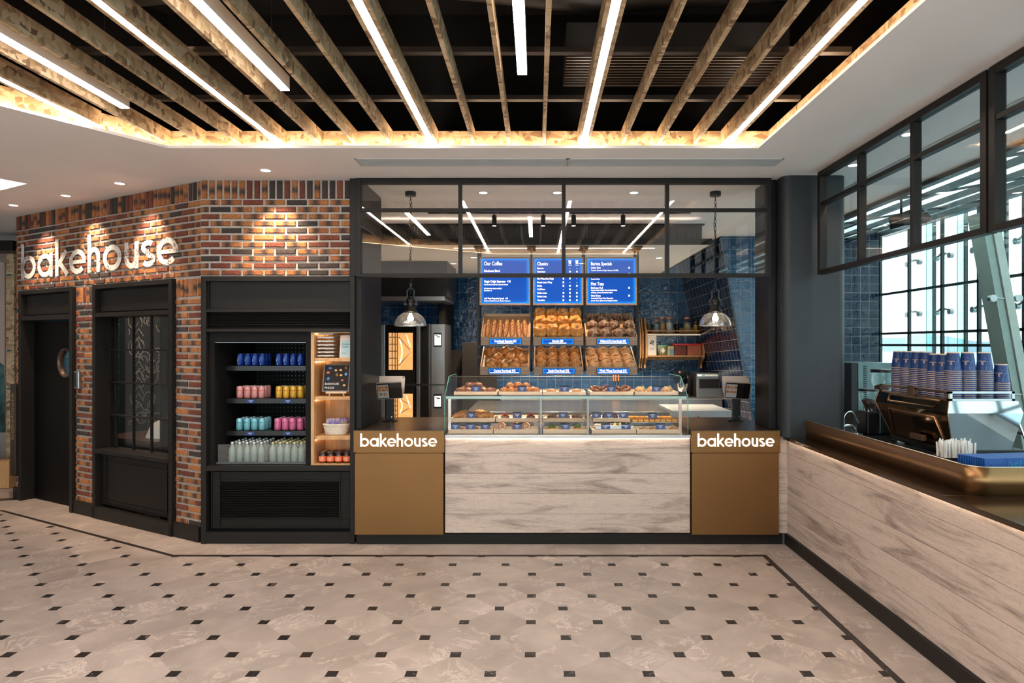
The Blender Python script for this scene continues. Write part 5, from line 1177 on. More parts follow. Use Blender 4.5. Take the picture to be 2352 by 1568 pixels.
# tablets on the tills
def pos(label, bx, bz_px, cx_px, bk_px, flip):
    Y = 6.22; bx = XP(bx, Y); t = thing('till_tablet', label, 'till', (bx, Y, 1.0))
    mb = MB(); mb.cyl((bx, Y, 1.001), .075, .008, 28); obj('base', mb, 'blackp', t)
    mb = MB(); mb.bbox(bx-.038, bx+.038, Y-.02, Y+.02, 1.008, 1.27, .006); obj('stand', mb, 'blackp', t)
    mb = MB()
    for s in (-1, 1): mb.cyl((bx+s*.022, Y-.023, 1.045), .006, .003, 10, axis='Y')
    obj('screw', mb, 'chrome', t)
    cx = XP(cx_px, Y-.05); cz = ZP(896.5, Y-.05); R = Matrix.Translation((cx, Y-.06, cz)) @ Matrix.Rotation(.22, 4, 'X') @ Matrix.Rotation(.05*flip, 4, 'Y')
    mb = MB(); mb.prism(rrect(-.124, .124, -.082, .082, .014), -.006, .006); mb.xf(R); obj('customer_screen_frame', mb, plain('tablet_frame', (.42, .36, .31), .35, metal=.5), t)
    mb = MB(); mb.prism(rrect(-.118, .118, -.076, .076, .010), -.0075, -.0062); mb.xf(R); sc = obj('customer_screen', mb, plain('black_screen', (.006, .006, .007), .08, spec=.6), t)
    mb = MB(); mb.prism([(-.112, -.07), (-.008, -.07), (-.008, .062), (-.112, .062)], -.0082, -.0076); mb.xf(R); obj('food_picture', mb, plain('picture_ground', (.20, .20, .19), .3, emit=(.2, .2, .2), es=.2), sc)
    mb = MB(); rnd = random.Random(flip+5)
    spots = [(-.09, .035), (-.06, .038), (-.03, .036), (-.095, .01), (-.06, .008), (-.028, .010), (-.085, -.03), (-.045, -.034)] if flip < 0 else [(-.095, .032), (-.058, .030), (-.025, .032), (-.095, -.012), (-.058, -.014), (-.025, -.012)]
    for (x, z) in spots: mb.prism([(x+(.015+.003*rnd.random())*math.cos(a), z+.013*math.sin(a)) for a in [k*.55 for k in range(11)]], -.0088, -.0083)
    mb.xf(R); obj('picture_pastries', mb, m_crust('picture_food', [(.35, (.08, .02, .01)), (.55, (.4, .15, .05)), (.7, (.12, .2, .05))], 12, .4), sc)
    bx2 = XP(bk_px, Y+.05); bz2 = ZP(883, Y+.05); R2 = Matrix.Translation((bx2, Y+.05, bz2)) @ Matrix.Rotation(-.25, 4, 'X')
    mb = MB(); mb.prism(rrect(-.130, .130, -.085, .085, .016), -.007, .007); mb.xf(R2); obj('staff_screen', mb, plain('tablet_back', (.55, .46, .40), .35, metal=.4), t)
    mb = MB(); c = R2 @ Vector((.115, -.0085, .070)); mb.cyl(c, .006, .003, 12, axis='Y'); obj('camera_lens', mb, 'blackp', t)
    mb = MB(); mb.bbox(bx-.03, bx+.03, Y-.04, Y+.04, 1.25, 1.31, .004); obj('bracket', mb, 'blackp', t)
pos('double-sided till tablet on a black stand on the left till counter', 895.5, 0, 895.5, 899, -1)
pos('double-sided till tablet on a black stand on the right till counter', 1690.5, 0, 1693, 1690, 1)
# pendants
def pendant(label, px):
    Y = 6.1; X = XP(px, Y); t = thing('pendant_lamp', label, 'pendant lamp', (X, Y, 3.2), group='glass dome pendant lamps')
    mb = MB(); mb.lathe([(0, 0), (.052, 0), (.052, -.040), (.045, -.043), (0, -.043)], (X, Y, 3.2), 24); obj('ceiling_rose', mb, 'blackp', t)
    mb = MB(); z = 3.155; k = 0
    while z > 2.31:
        r1, r2 = .009, .019; pts = [((r1*math.cos(a)) if k % 2 else 0, 0 if k % 2 else r1*math.cos(a), r2*math.sin(a)) for a in [i*math.pi/5 for i in range(10)]]
        mb.tube([(X+p[0], Y+p[1], z-r2+p[2]) for p in pts], .0026, 5, True); z -= .0315; k += 1
    obj('chain', mb, 'blackp', t)
    mb = MB(); mb.tube([(X+.012*math.sin(i*.9), Y+.01, 3.15-i*.05) for i in range(20)], .0028, 5); obj('cable', mb, 'blackp', t)
    mb = MB(); mb.tube([(X, Y, 2.335), (X, Y, 2.295)], .012, 8); mb.tube([(X-.05, Y, 2.11), (X-.052, Y, 2.16), (X-.03, Y, 2.20), (X-.034, Y, 2.26), (X, Y, 2.29), (X+.034, Y, 2.26), (X+.03, Y, 2.20), (X+.052, Y, 2.16), (X+.05, Y, 2.11)], .008, 6); mb.cyl((X-.062, Y-.006, 2.13), .013, .03, 10, axis='X'); mb.cyl((X+.04, Y-.006, 2.13), .016, .03, 10, axis='X'); obj('yoke', mb, plain('blue_black_metal', (.05, .06, .075), .35, metal=.7), t)
    mb = MB(); mb.lathe([(.0, .14), (.025, .14), (.045, .11), (.045, .10), (.036, .09), (.036, .055), (.045, .045), (.045, .02), (.062, .008), (.062, 0)], (X, Y, 2.06), 24); obj('neck', mb, plain('gunmetal', (.045, .04, .038), .35, metal=.8), t)
    gl = MB(); gl.sm = True; prof = [(.148*math.sin(a)**.95 if a else 0, .132*math.cos(a)) for a in [.38+i*(math.pi/2-.38)/12 for i in range(13)]]
    gl.lathe(prof, (X, Y, 1.928), 96, .006); gd_ = obj('glass_dome', gl, DOME, t)
    mb = MB(); mb.tube([(X+.149*math.cos(a), Y+.149*math.sin(a), 1.926) for a in [i*math.pi/24 for i in range(48)]], .004, 6, True); obj('rim', mb, 'chrome', gd_)
    mb = MB(); mb.lathe([(0, .0), (.02, .004), (.030, .02), (.030, .036), (.016, .06), (.014, .08)], (X, Y, 1.965), 16); obj('bulb', mb, emis('bulb', (1, .80, .55), 12), t)
DOME, ns, ls, b = base('ribbed_glass'); ns.remove(b)
tr = N(ns, 'ShaderNodeBsdfTransparent'); tr.inputs[0].default_value = (.80, .82, .84, 1); gl_ = N(ns, 'ShaderNodeBsdfGlossy'); gl_.inputs[1].default_value = .15; df = N(ns, 'ShaderNodeBsdfTranslucent'); df.inputs[0].default_value = (.8, .78, .75, 1); d2 = N(ns, 'ShaderNodeBsdfDiffuse'); d2.inputs[0].default_value = (.6, .6, .6, 1)
m1 = N(ns, 'ShaderNodeMixShader'); m1.inputs[0].default_value = .35; ls.new(tr.outputs[0], m1.inputs[1]); ls.new(gl_.outputs[0], m1.inputs[2])
m2 = N(ns, 'ShaderNodeMixShader'); m2.inputs[0].default_value = .5; ls.new(df.outputs[0], m2.inputs[1]); ls.new(d2.outputs[0], m2.inputs[2])
m3 = N(ns, 'ShaderNodeMixShader'); m3.inputs[0].default_value = .14; ls.new(m1.outputs[0], m3.inputs[1]); ls.new(m2.outputs[0], m3.inputs[2]); ls.new(m3.outputs[0], ns['Material Output'].inputs[0])
pendant('ribbed glass dome pendant lamp on a chain over the left till', 943); pendant('ribbed glass dome pendant lamp on a chain over the right till', 1643)

# ---------------------------------------------------------------- bread racks and menus
RY = 7.42; ZL = 2.88
for i, px in enumerate((1099.5, 1220.5, 1341.5, 1464.5)):
    X = XP(px, RY); t = thing('rack_pole', 'slim black pole hanging from the ceiling beside the bread boxes, %s of four' % nth(i, 4), 'pole', (X, RY, 1.42), group='poles of the hanging bread rack')
    for yy in (RY-.013, RY+.20): mb = MB(); mb.box(X-.013, X+.013, yy, yy+.026, 1.43, ZL-.02); obj('pole', mb, 'black', t)
    mb = MB(); mb.box(X-.05, X+.05, RY-.05, RY+.24, ZL-.02, ZL-.0005); obj('ceiling_plate', mb, 'black', t)
    for z in (2.03, 1.72, 1.60, 1.46): mb = MB(); mb.box(X-.022, X+.022, RY-.022, RY-.010, z-.014, z+.014); mb.box(X-.010, X+.010, RY-.012, RY+.21, z-.008, z+.008); obj('clamp', mb, 'blackp', t)
scr = emis('menu_blue', (.0, .16, .82), 1.0)
ns, ls = scr.node_tree.nodes, scr.node_tree.links; b = ns['Principled BSDF']
# backlit panel: LEDs round the rim make the edge glow brighter
at = N(ns, 'ShaderNodeAttribute'); at.attribute_name = 'edge'; r = ramp(ns, [(0, (.0, .055, .36)), (.45, (.0, .10, .50)), (1, (.0, .26, .90))]); ls.new(at.outputs['Fac'], r.inputs[0]); ls.new(r.outputs[0], b.inputs['Emission Color']); b.inputs['Base Color'].default_value = (.0, .01, .04, 1); b.inputs['Roughness'].default_value = .35; b.inputs['Specular IOR Level'].default_value = .15
def screen_panel(x0, x1, z0, z1, y, e, nx=14, nz=14):
    mb = MB(); vs, val = [], []
    for j in range(nz+1):
        for i in range(nx+1):
            x, z = x0+(x1-x0)*i/nx, z0+(z1-z0)*j/nz; vs.append((x, y, z)); q = min(x-x0, x1-x, z-z0, z1-z)/e; val.append(max(0, 1-q)**2)
    mb.add(vs, [(j*(nx+1)+i, j*(nx+1)+i+1, (j+1)*(nx+1)+i+1, (j+1)*(nx+1)+i) for j in range(nz) for i in range(nx)]); return mb, val
def panel_obj(name, x0, x1, z0, z1, y, e, parent):
    mb, val = screen_panel(x0, x1, z0, z1, y, e); o = obj(name, mb, scr, parent)
    a = o.data.color_attributes.new('edge', 'FLOAT_COLOR', 'POINT'); f = []
    for v in val: f += [v, v, v, 1]
    a.data.foreach_set('color', f); return o
ink = emis('lit_ink', (1, .92, .90), 1.25); inko = emis('lit_ink_soft', (.95, .90, .95), .9)
menus = [
 ('menu board lit blue headed Our Coffee, leftmost of three', (1101.5, 1218), [('Our Coffee', 1112, 609, .062, 1), ('Bakehouse Blend', 1112, 624, .037, 1), ('50% Brazil Santo Antonio, Natural Process', 1112, 631, .021, 1), ('Single Origin Espresso  +10', 1112, 648.5, .038, 1), ('Ethiopia Banko Gotiti G1, Anaerobic Natural', 1112, 654.5, .021, 1), ('Milk alternative options available!', 1112, 663.5, .021, 1), ('Extra Shot  +5', 1112, 668.5, .021, 1), ('Add Your Favourite Syrup!  +10', 1112, 687, .029, 1), ('Hazelnut / Salted Caramel / Banana / Coconut', 1112, 692, .0225, 1)]),
 ('menu board lit blue headed Classics, in the middle', (1224, 1340), [('Classics', 1234, 609, .055, 1)]),
 ('menu board lit blue headed Barista Specials, rightmost of three', (1346, 1463), [('Barista Specials', 1357.5, 609, .055, 1), ('Golden Dirty', 1357.5, 616.5, .029, 1), ('Turmeric, Cinnamon, Ginger, Espresso, Oat Milk', 1357.5, 622, .022, 1), ('Matcha Coconut Cloud', 1357.5, 631, .025, 1), ('Coconut Water', 1357.5, 642, .022, 1), ('Hot Teas', 1357.5, 655, .055, 1), ('Bakehouse No.5', 1357.5, 662.5, .029, 1), ('Summary Blend of Black Tea with Fruity Notes', 1357.5, 667.5, .022, 1), ('of Mango, Apricot, Passionfruit & Rose', 1357.5, 673, .022, 1), ('Other Brews', 1357.5, 680.5, .029, 1), ('Aromatic Earl Grey, Citrus Chamomile,', 1357.5, 686, .022, 1), ('Jasmine Green, Quintessential English Breakfast', 1357.5, 691.5, .022, 1), ('58', 1447, 616.5, .029, 2), ('50', 1447, 631, .029, 2), ('30', 1447, 662.5, .029, 2), ('30', 1447, 680.5, .029, 2)]),
]
rows = [('Espresso', 616.5, '-', '-', '-'), ('Americano', 624.5, '35', '40', '45'), ('Latte', 632.5, '42', '47', '52'), ('Flat White (Hot Only)', 640.5, '42', '47', '-'), ('Piccolo Latte / Dirty', 649, '38', '-', '-'), ('Mocha', 657, '55', '60', '65'), ('Cold Brew', 665, '-', '60', '-'), ('Golden Latte', 673.5, '48', '53', '58'), ('Matcha Latte', 681.5, '50', '55', '60'), ('Chocolate', 690, '50', '55', '60')]
for nm, y, a, b_, c in rows:
    menus[1][2].append((nm, 1234, y+1, .029, 1))
    for s, px in ((a, 1294), (b_, 1309), (c, 1325)): menus[1][2].append((s if s != '-' else '\u2013', px, y+1, .029, 3))
MY = 7.385
for lb, (a, b), lines in menus:
    x0, x1 = XP(a, MY), XP(b, MY); z0, z1 = ZP(701, MY), ZP(590, MY); t = thing('menu_board', lb, 'menu board', ((x0+x1)/2, MY+.03, z0))
    mb = MB()
    for q in ((x0, x0+.018, z0, z1), (x1-.018, x1, z0, z1), (x0+.018, x1-.018, z0, z0+.022), (x0+.018, x1-.018, z1-.018, z1)): mb.bbox(q[0], q[1], MY-.004, MY+.03, q[2], q[3], .002)
    mb.box(x0+.001, x1-.001, MY+.02, MY+.03, z0, z1); obj('frame', mb, 'oakbox', t)
    pn_ = panel_obj('screen', x0+.018, x1-.018, z0+.022, z1-.018, MY+.006, .05, t)
    mb = MB(); 
    for s, px, py, sz, al in lines:
        tm = text(s, sz, .012, {1: 'LEFT', 2: 'RIGHT', 3: 'CENTER'}[al], .72); lim = x1-.028-XP(px, MY)
        if al == 1 and tm.W > lim: tm = text(s, sz, .012, 'LEFT', .72*lim/tm.W)
        put(mb, tm, XP(px, MY), MY+.005, ZP(py, MY))
    if 'Classics' in lb:
        for px in (1294, 1309, 1325):
            X = XP(px, MY); Z = ZP(602, MY); mb.prism([(X-.011, Z-.017), (X+.011, Z-.017), (X+.016, Z+.014), (X-.016, Z+.014)], MY+.0035, MY+.0045); mb.box(X-.018, X+.018, MY+.0035, MY+.0045, Z+.016, Z+.021); mb.box(X-.018, X+.018, MY+.0035, MY+.0045, Z-.036, Z-.029)
    obj('lettering', mb, ink, pn_)
# bread boxes
def bread_box(label, a, b, z_front_bot, z_lip, z_back, Yf=7.15, Yb=7.62):
    """tilted tray: low lip toward the customer, floor rising to the back"""
    x0, x1 = XP(a, Yf), XP(b, Yf); t = thing('bread_box', label, 'bread box', ((x0+x1)/2, (Yf+Yb)/2, z_front_bot), group='tilted wooden bread boxes')
    mb = MB(); mb.bbox(x0, x1, Yf, Yf+.015, z_front_bot, z_lip, .002); obj('front_board', mb, 'oakbox', t)
    zf, zk = z_lip-.035, z_back-.035
    for s, x in ((0, x0), (1, x1-.012)):
        mb = MB(); mb.prism([(Yf+.015, z_front_bot+.02), (Yf+.015, z_lip+.005), (Yb-.0, z_back+.02), (Yb, zk-.04)], x, x+.012, 'X'); obj('side_board', mb, 'oakin', t)
    mb = MB(); mb.prism([(Yf+.015, zf-.012), (Yf+.015, zf), (Yb, zk), (Yb, zk-.012)], x0+.012, x1-.012, 'X'); obj('base_board', mb, 'oakin', t)
    mb = MB(); mb.box(x0+.012, x1-.012, Yb-.012, Yb, zk, z_back); obj('back_board', mb, 'oakin', t)
    if z_lip > 1.7: mb = MB(); mb.box(x0+.03, x1-.03, Yf+.018, Yf+.030, z_front_bot+.022, z_front_bot+.028); obj('led_strip', mb, emis('box_led', (1, .72, .45), 12), t)
    return t, x0, x1, Yf, Yb, zf, zk
def sign(label, px, py, s, sub, Yf):
    x = XP(px, Yf); z = ZP(py, Yf); w2, h2 = .182, .033; t = thing('bread_sign', label, 'sign', (x, Yf-.012, z-h2), group='lit blue bread name signs')
    mb = MB(); mb.bbox(x-w2, x+w2, Yf-.011, Yf-.0005, z-h2, z+h2, .002); obj('casing', mb, 'blackp', t)
    lf_ = panel_obj('lit_face', x-w2+.006, x+w2-.006, z-h2+.005, z+h2-.005, Yf-.0118, .03, t)
    mb = MB(); tm = text(s, .036, .014, 'CENTER', .68); put(mb, tm, x, Yf-.0122, z-.006)
    n = sub; wx = .007
    for i in range(n): mb.box(x-n*wx/2+i*wx, x-n*wx/2+i*wx+.0052, Yf-.0132, Yf-.0124, z-.022, z-.013)
    obj('lettering', mb, ink, lf_)
specs = []
zlipU, zbotU, zbackU = ZP(773, 7.15), ZP(793, 7.15), ZP(720, 7.6); zlipL, zbotL, zbackL = ZP(841.5, 7.15), ZP(861, 7.15), ZP(799, 7.6)
BX = {}
for key, lb, a, b, u in (('bag', 'upper left tilted wooden bread box full of baguettes', 1104, 1218, 1), ('bri', 'upper middle tilted wooden bread box piled with brioche', 1225, 1340, 1), ('wal', 'upper right tilted wooden bread box of dark walnut loaves', 1346, 1464, 1),
    ('cou', 'lower left tilted wooden bread box of country sourdough', 1102.5, 1215.5, 0), ('see', 'lower middle tilted wooden bread box of seeded sourdough', 1227, 1340, 0), ('who', 'lower right tilted wooden bread box of whole wheat rounds', 1348, 1464, 0)):
    BX[key] = bread_box(lb, a, b, zbotU if u else zbotL, zlipU if u else zlipL, zbackU if u else zbackL)
sign('lit blue sign reading Sourdough Baguette $32', 1161, 784, 'Sourdough Baguette $32', 26, 7.15); sign('lit blue sign reading Brioche $50', 1281, 784, 'Brioche $50', 28, 7.15); sign('lit blue sign reading Walnut & Fig Sourdough $45', 1407.5, 784, 'Walnut & Fig Sourdough $45', 44, 7.15)
sign('lit blue sign reading Country Sourdough $42', 1159, 852, 'Country Sourdough $42', 46, 7.15); sign('lit blue sign reading Seeded Sourdough $42', 1283, 852, 'Seeded Sourdough $42', 38, 7.15); sign('lit blue sign reading Whole Wheat Sourdough $42', 1407.5, 852, 'Whole Wheat Sourdough $42', 46, 7.15)
cr_bag = m_crust('crust_baguette', [(.3, (.13, .038, .010)), (.5, (.27, .095, .025)), (.72, (.44, .22, .08))], 5, .5)
cr_bri = m_crust('crust_brioche', [(.3, (.28, .085, .014)), (.5, (.52, .22, .045)), (.7, (.70, .42, .14))], 3, .22, bmp=.25)
cr_wal = m_crust('crust_walnut', [(.3, (.05, .018, .008)), (.55, (.12, .045, .02)), (.75, (.2, .09, .04))], 6, .6, cell=(16, .03, .09, (.30, .21, .14)))
cr_cou = m_crust('crust_country', [(.3, (.18, .05, .01)), (.5, (.42, .16, .03)), (.72, (.66, .38, .15))], 4, .45)
cr_see = m_crust('crust_seeded', [(.3, (.10, .035, .01)), (.5, (.40, .16, .04)), (.68, (.70, .42, .17))], 14, .6)
cr_who = m_crust('crust_wheat', [(.3, (.42, .18, .06)), (.5, (.62, .34, .15)), (.72, (.76, .52, .30))], 3.5, .55, bmp=.3)
flour = m_crust('floured', [(.3, (.50, .36, .22)), (.6, (.74, .62, .47))], 8, .8)
def tilt_of(B): t, x0, x1, Yf, Yb, zf, zk = B; return math.atan2(zk-zf, Yb-Yf-.015)
def onfloor(B, u, v, h=0):
    """u across 0..1, v from the lip 0 to the back 1"""
    t, x0, x1, Yf, Yb, zf, zk = B; th = tilt_of(B); return (x0+.012+(x1-x0-.024)*u, Yf+.015+(Yb-Yf-.015)*v-h*math.sin(th), zf+(zk-zf)*v+h*math.cos(th))
def slash(rx, ry, rz, curve, w_=.005, zoff=.35):
    pts = []
    for (x, y) in curve:
        q = max(.0, 1-x*x-y*y); pts.append((x*rx, y*ry, (math.sqrt(q)+zoff)*rz/1.35+.0005))
    return MB().tube(pts, [w_*.4]+[w_]*(len(pts)-2)+[w_*.4], 6)
# baguettes
L = .205
bpath = [(0, y*L, .022+.0*y) for y in [-1, -.96, -.88, -.7, -.4, -.1, .2, .5, .75, .9, .97, 1]]; brs = [.004, .012, .020, .026, .030, .031, .030, .029, .025, .019, .012, .004]
sl = MB()
for k in range(4): sl.tube([(-.012+.006*i, -.13+k*.075+i*.018, .0515-abs(i-2)*.0012) for i in range(5)], [.001, .0045, .006, .0045, .001], 5)
P = proto('baguette', 'bread', [('crust', MB().tube(bpath, brs, 12), cr_bag), ('slashes', sl, m_crust('slash', [(.35, (.50, .24, .08)), (.6, (.70, .45, .22))], 8, .6))])
B = BX['bag']; th = tilt_of(B)
for i in range(7):
    p = onfloor(B, .10+i*.133, .42+.03*math.sin(i*2.3)); q = dup(P, p, (th, 0, random.uniform(-.06, .06)), 'slim brown baguette standing in the upper left bread box, %s of seven' % nth(i, 7), 'sourdough baguettes')
dropproto(P)
def grid(P, key, cols, rows, desc, group, s=1, v0=.16, dv=.30, jitter=.05, us=None, lift=0):
    th = tilt_of(BX[key]); rn = ['front', 'middle', 'back'][:rows]
    for j in range(rows):
        for i in range(cols):
            p = onfloor(BX[key], (us[j][i] if us else (i+.5)/cols)+random.uniform(-.01, .01), v0+j*dv, lift); pr = P[(i*2+j) % len(P)] if isinstance(P, list) else P
            dup(pr, p, (th, 0, random.uniform(-jitter, jitter)), '%s, %s row, %s' % (desc, rn[j], nth(i, cols)), group, (s*random.uniform(.97, 1.04),)*3)
def brioche(seed):
    bm = bmesh.new(); bmesh.ops.create_cube(bm, size=2); bmesh.ops.subdivide_edges(bm, edges=bm.edges[:], cuts=11, use_grid_fill=True); rnd = random.Random(seed)
    for v in bm.verts:
        p = v.co.copy(); n_ = p.normalized(); q = p.lerp(n_*1.22, .74)
        lump = .16*math.sin(3.6*p.x+3.4*(p.y if seed % 2 else -p.y)+seed)+.12*math.sin(5.5*p.y-3*p.x+seed*2)
        q *= 1+max(0, .3+n_.z-n_.y*.6)*lump*.75
        v.co = Vector((q.x*.058, q.y*.056, (q.z+1)*.056))
    mb = MB(); mb.sm = True; return mb.frombm(bm)
PB = [proto('brioche_loaf', 'bread', [('crust', brioche(s), cr_bri)]) for s in (1, 2, 3)]
grid(PB, 'bri', 4, 3, 'glossy golden brioche loaf, upper middle box', 'brioche loaves', 1.12, .15, .35, .05, lift=.010)
def boule(seed, r, h, amp=.07, freq=2.2): return blob(r, r*.96, h, amp, freq, 4, seed=seed)
PW = [proto('walnut_loaf', 'bread', [('crust', boule(s, .066, .095, .12, 3), cr_wal), ('flour_patch', blob(.042, .04, .102, .5, 4, 3, seed=s*3), m_crust('floured_walnut', [(.40, (.05, .02, .012)), (.5, (.12, .06, .035)), (.66, (.40, .30, .21))], 9, .8, cell=(26, .05, .12, (.035, .014, .007))))]) for s in (31, 33)]
for P in PW: P.children[0].scale = (1, 1, 1)
grid(PW, 'wal', 4, 3, 'round dark cracked walnut loaf, upper right box', 'walnut and fig loaves', 1.10, .14, .33, 3)
PS = [proto('seeded_loaf', 'bread', [('crust', boule(s, .064, .09, .08, 3), cr_see), ('score', slash(.064, .061, .092, [(-.5+.16*i, -.55+.17*i*(1 if s % 2 else .8)) for i in range(7)], .010), cr_cou)]) for s in (41, 42)]
grid(PS, 'see', 4, 3, 'round seed-crusted sourdough loaf, lower middle box', 'seeded sourdough loaves', 1.03, .14, .33, .6)
PH = [proto('wheat_loaf', 'bread', [('crust', boule(s, .067, .088, .03, 2), cr_who), ('score', slash(.067, .065, .090, [(.55*math.cos(a)-.1, .55*math.sin(a)) for a in [(.4+.28*i)*(1 if s % 2 else -1) for i in range(9)]], .006), cr_bag), ('second_score', slash(.067, .065, .090, [(-.6+.15*i, -.2-.3*math.sin(i*.4)) for i in range(8)], .004), cr_cou)]) for s in (51, 52)]
grid(PH, 'who', 4, 3, 'smooth round tan wheat loaf, lower right box', 'whole wheat sourdough loaves', 1.03, .14, .33, 1.2)
PC = [proto('country_loaf', 'bread', [('crust', boule(s, .072, .095, .14, 2.4), cr_cou), ('ear', slash(.072, .070, .098, [(-.65+.16*i, .25*math.sin(i*.8+s)) for i in range(9)], .009), cr_bag), ('flour', slash(.072, .070, .096, [(-.1+.08*i, -.72+.12*i) for i in range(6)], .010), flour)]) for s in (61, 62, 63)]
grid(PC, 'cou', 3, 3, 'rustic golden country loaf with dark ear, lower left box', 'country sourdough loaves', 1.05, .13, .32, 1.5, us=[[.22, .47, .72], [.34, .60, .85], [.17, .46, .75]])
for P in PB+PW+PS+PH+PC: dropproto(P)
# ---------------------------------------------------------------- kitchen shell
BY = 10.5
mb = MB(); mb.box(-1.4, 3.6, BY, BY+.08, 0, CEIL+.6); struct('wall_kitchen', mb, 'tileXZ')
mb = MB(); mb.box(3.6, 5.62, BY, BY+.08, 0, CEIL+.6); struct('wall_bar_back', mb, m_tile('shaded_blue_tile', 'XZ', .143, (.0015, .006, .022), (.002, .009, .03)))  # same blue tile, colour darkened to stand for its backlit shade
mb = MB(); mb.box(-3.3, 3.5, 6.7, BY, .0025, .006); struct('floor_kitchen_bounce', mb, plain('pale_bounce_floor', (.68, .66, .63), .5, var=.05))  # unseen pale sheet added to bounce light up to the shop ceiling
mb = MB(); mb.box(-3.4, -1.4, 9.75, BY+.08, 0, CEIL); struct('wall_kitchen_left', mb, 'tileXZ')
mb = MB(); mb.box(-3.4, -3.3, 6.6, 9.75, 0, CEIL); struct('wall_kitchen_side', mb, 'tileYZ')
mb = MB(); mb.box(-1.42, -1.36, 9.3, 10.49, 0, 2.88); mb.box(-1.36, -.62, 9.9, 9.96, 0.002, 1.66); struct('trim_8', mb, 'rubber')
# leaning tiled column casing
mb = MB(); zc = lambda py: ZP(py, 8.6)
A = (XP(1655.6, 8.6), CEIL-.001); Bm = (XP(1733, 8.6), .0)
sl_ = (XP(1728.8, 8.6)-XP(1655.6, 8.6))/(ZP(551.5, 8.6)-ZP(961, 8.6)); xb_ = A[0]+sl_*(A[1]-0)
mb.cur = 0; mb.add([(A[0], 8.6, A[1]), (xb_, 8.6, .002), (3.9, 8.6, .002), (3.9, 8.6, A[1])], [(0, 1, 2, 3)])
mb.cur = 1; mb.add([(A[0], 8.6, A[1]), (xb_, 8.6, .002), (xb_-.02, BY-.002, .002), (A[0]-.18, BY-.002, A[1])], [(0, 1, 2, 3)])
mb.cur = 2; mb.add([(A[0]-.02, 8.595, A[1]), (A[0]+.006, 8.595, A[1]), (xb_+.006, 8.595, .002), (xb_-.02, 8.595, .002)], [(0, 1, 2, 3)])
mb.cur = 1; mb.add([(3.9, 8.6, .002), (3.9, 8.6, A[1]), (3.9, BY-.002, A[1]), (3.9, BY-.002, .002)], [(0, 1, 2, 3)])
struct('wall_leaning_column', mb, [m_tile('blue_tile_lit_front', 'XZ', .143, (.006, .055, .13), (.010, .075, .17)), m_tile('blue_tile_shaded_side', 'YZ', .143, (.002, .010, .04), (.003, .014, .05), .04), plain('blue_trim', (.03, .06, .08), .4)])  # one blue tile: front coloured as lit, sides darkened as shade
# lower ceiling, bulkhead with flutes and cove
mb = MB(); mb.box(-2.95, 1.98, 7.30, BY, 2.885, 2.93); struct('ceiling_lower', mb, 'plaster')
mb = MB(); mb.box(-2.95, 1.99, 7.26, 7.30, 2.880, 2.945); mb.box(1.98, 2.0, 7.30, BY, 2.88, 2.945); struct('trim_9', mb, 'black')
mb = MB(); n = 150
for i in range(n):
    x = -2.9+i*(1.90+2.9)/n; mb.add([(x, 7.36, 2.945), (x+.021, 7.34, 2.945), (x+.026, 7.36, 2.945), (x+.032, 7.36, 2.945), (x, 7.36, 3.115), (x+.021, 7.34, 3.115), (x+.026, 7.36, 3.115), (x+.032, 7.36, 3.115)], [(0, 1, 5, 4), (1, 2, 6, 5), (2, 3, 7, 6)])
mb.box(-2.9, 1.90, 7.365, 7.40, 2.945, 3.115); struct('trim_10', mb, plain('fluted', (.075, .065, .06), .5, var=.1))
mb = MB(); mb.box(-2.92, 1.92, 7.32, 7.42, 3.115, 3.128); struct('trim_11', mb, 'black')
mb = MB(); mb.box(-2.8, 1.85, 7.388, 7.404, 3.1285, 3.1335); single('cove_led_strip', mb, emis('kitchen_cove', (1, .76, .62), 11), 'warm LED strip behind the fluted bulkhead inside the shop', 'led strip')
mb = MB(); mb.box(-2.9, 1.9, 7.7, 7.72, 2.93, 3.199); struct('wall_bulkhead_back', mb, 'plaster')
t = thing('spot_track', 'thin black ceiling track carrying the cylindrical spots', 'track', (.2, 7.06, CEIL-.02)); mb = MB(); mb.box(XP(984, 7.06), XP(1586, 7.06), 7.045, 7.075, CEIL-.014, CEIL-.0005); obj('rail', mb, 'blackp', t)
for i, px in enumerate((1135.5, 1247.5, 1317.5, 1431)):
    X = XP(px, 7.06); t = thing('track_spot', 'black cylindrical ceiling spot above the menu boards, %s of four' % nth(i, 4), 'spotlight', (X, 7.06, CEIL-.02), group='cylindrical spots on the track')
    mb = MB(); mb.cyl((X, 7.06, 3.055), .026, .115, 20); mb.cyl((X, 7.06, 3.17), .008, .018, 8); obj('cylinder', mb, 'blackp', t)
    mb = MB(); mb.cyl((X, 7.06, 3.053), .02, .002, 16); obj('lens', mb, emis('spot_lens', (1, .85, .7), 10), t)
    ld = bpy.data.lights.new('spot', 'SPOT'); ld.energy = 38; ld.color = WARM; ld.spot_size = math.radians(64); ld.spot_blend = .6; ld.shadow_soft_size = .02
    lo = bpy.data.objects.new('spot', ld); link(lo, t); lo.location = (0, 0, -.16); lo.rotation_mode = 'QUATERNION'; lo.rotation_quaternion = Vector((0, .16, -1)).normalized().to_track_quat('-Z', 'Y')
for px, py, lb, po in ((1088, 591, 'left', 170), (1514, 592, 'right', 300)):
    Y = F*(2.885-EYE)/(CY-py); downlight('downlight', 'small downlight in the lower kitchen ceiling, %s of the menu boards' % lb, XP(px, Y), Y, 2.885, po, 0, .2, size=100, sub=.8, group='kitchen downlights')
for i, X in enumerate((-.7, .3, 1.3)): downlight('downlight', 'added unseen downlight in the lower ceiling above the steel prep table, %s' % nth(i, 3), X, 8.9, 2.885, 260, 0, 0, size=120, sub=.8, group='added prep table downlights')  # lamps added out of sight behind the menus to brighten the kitchen
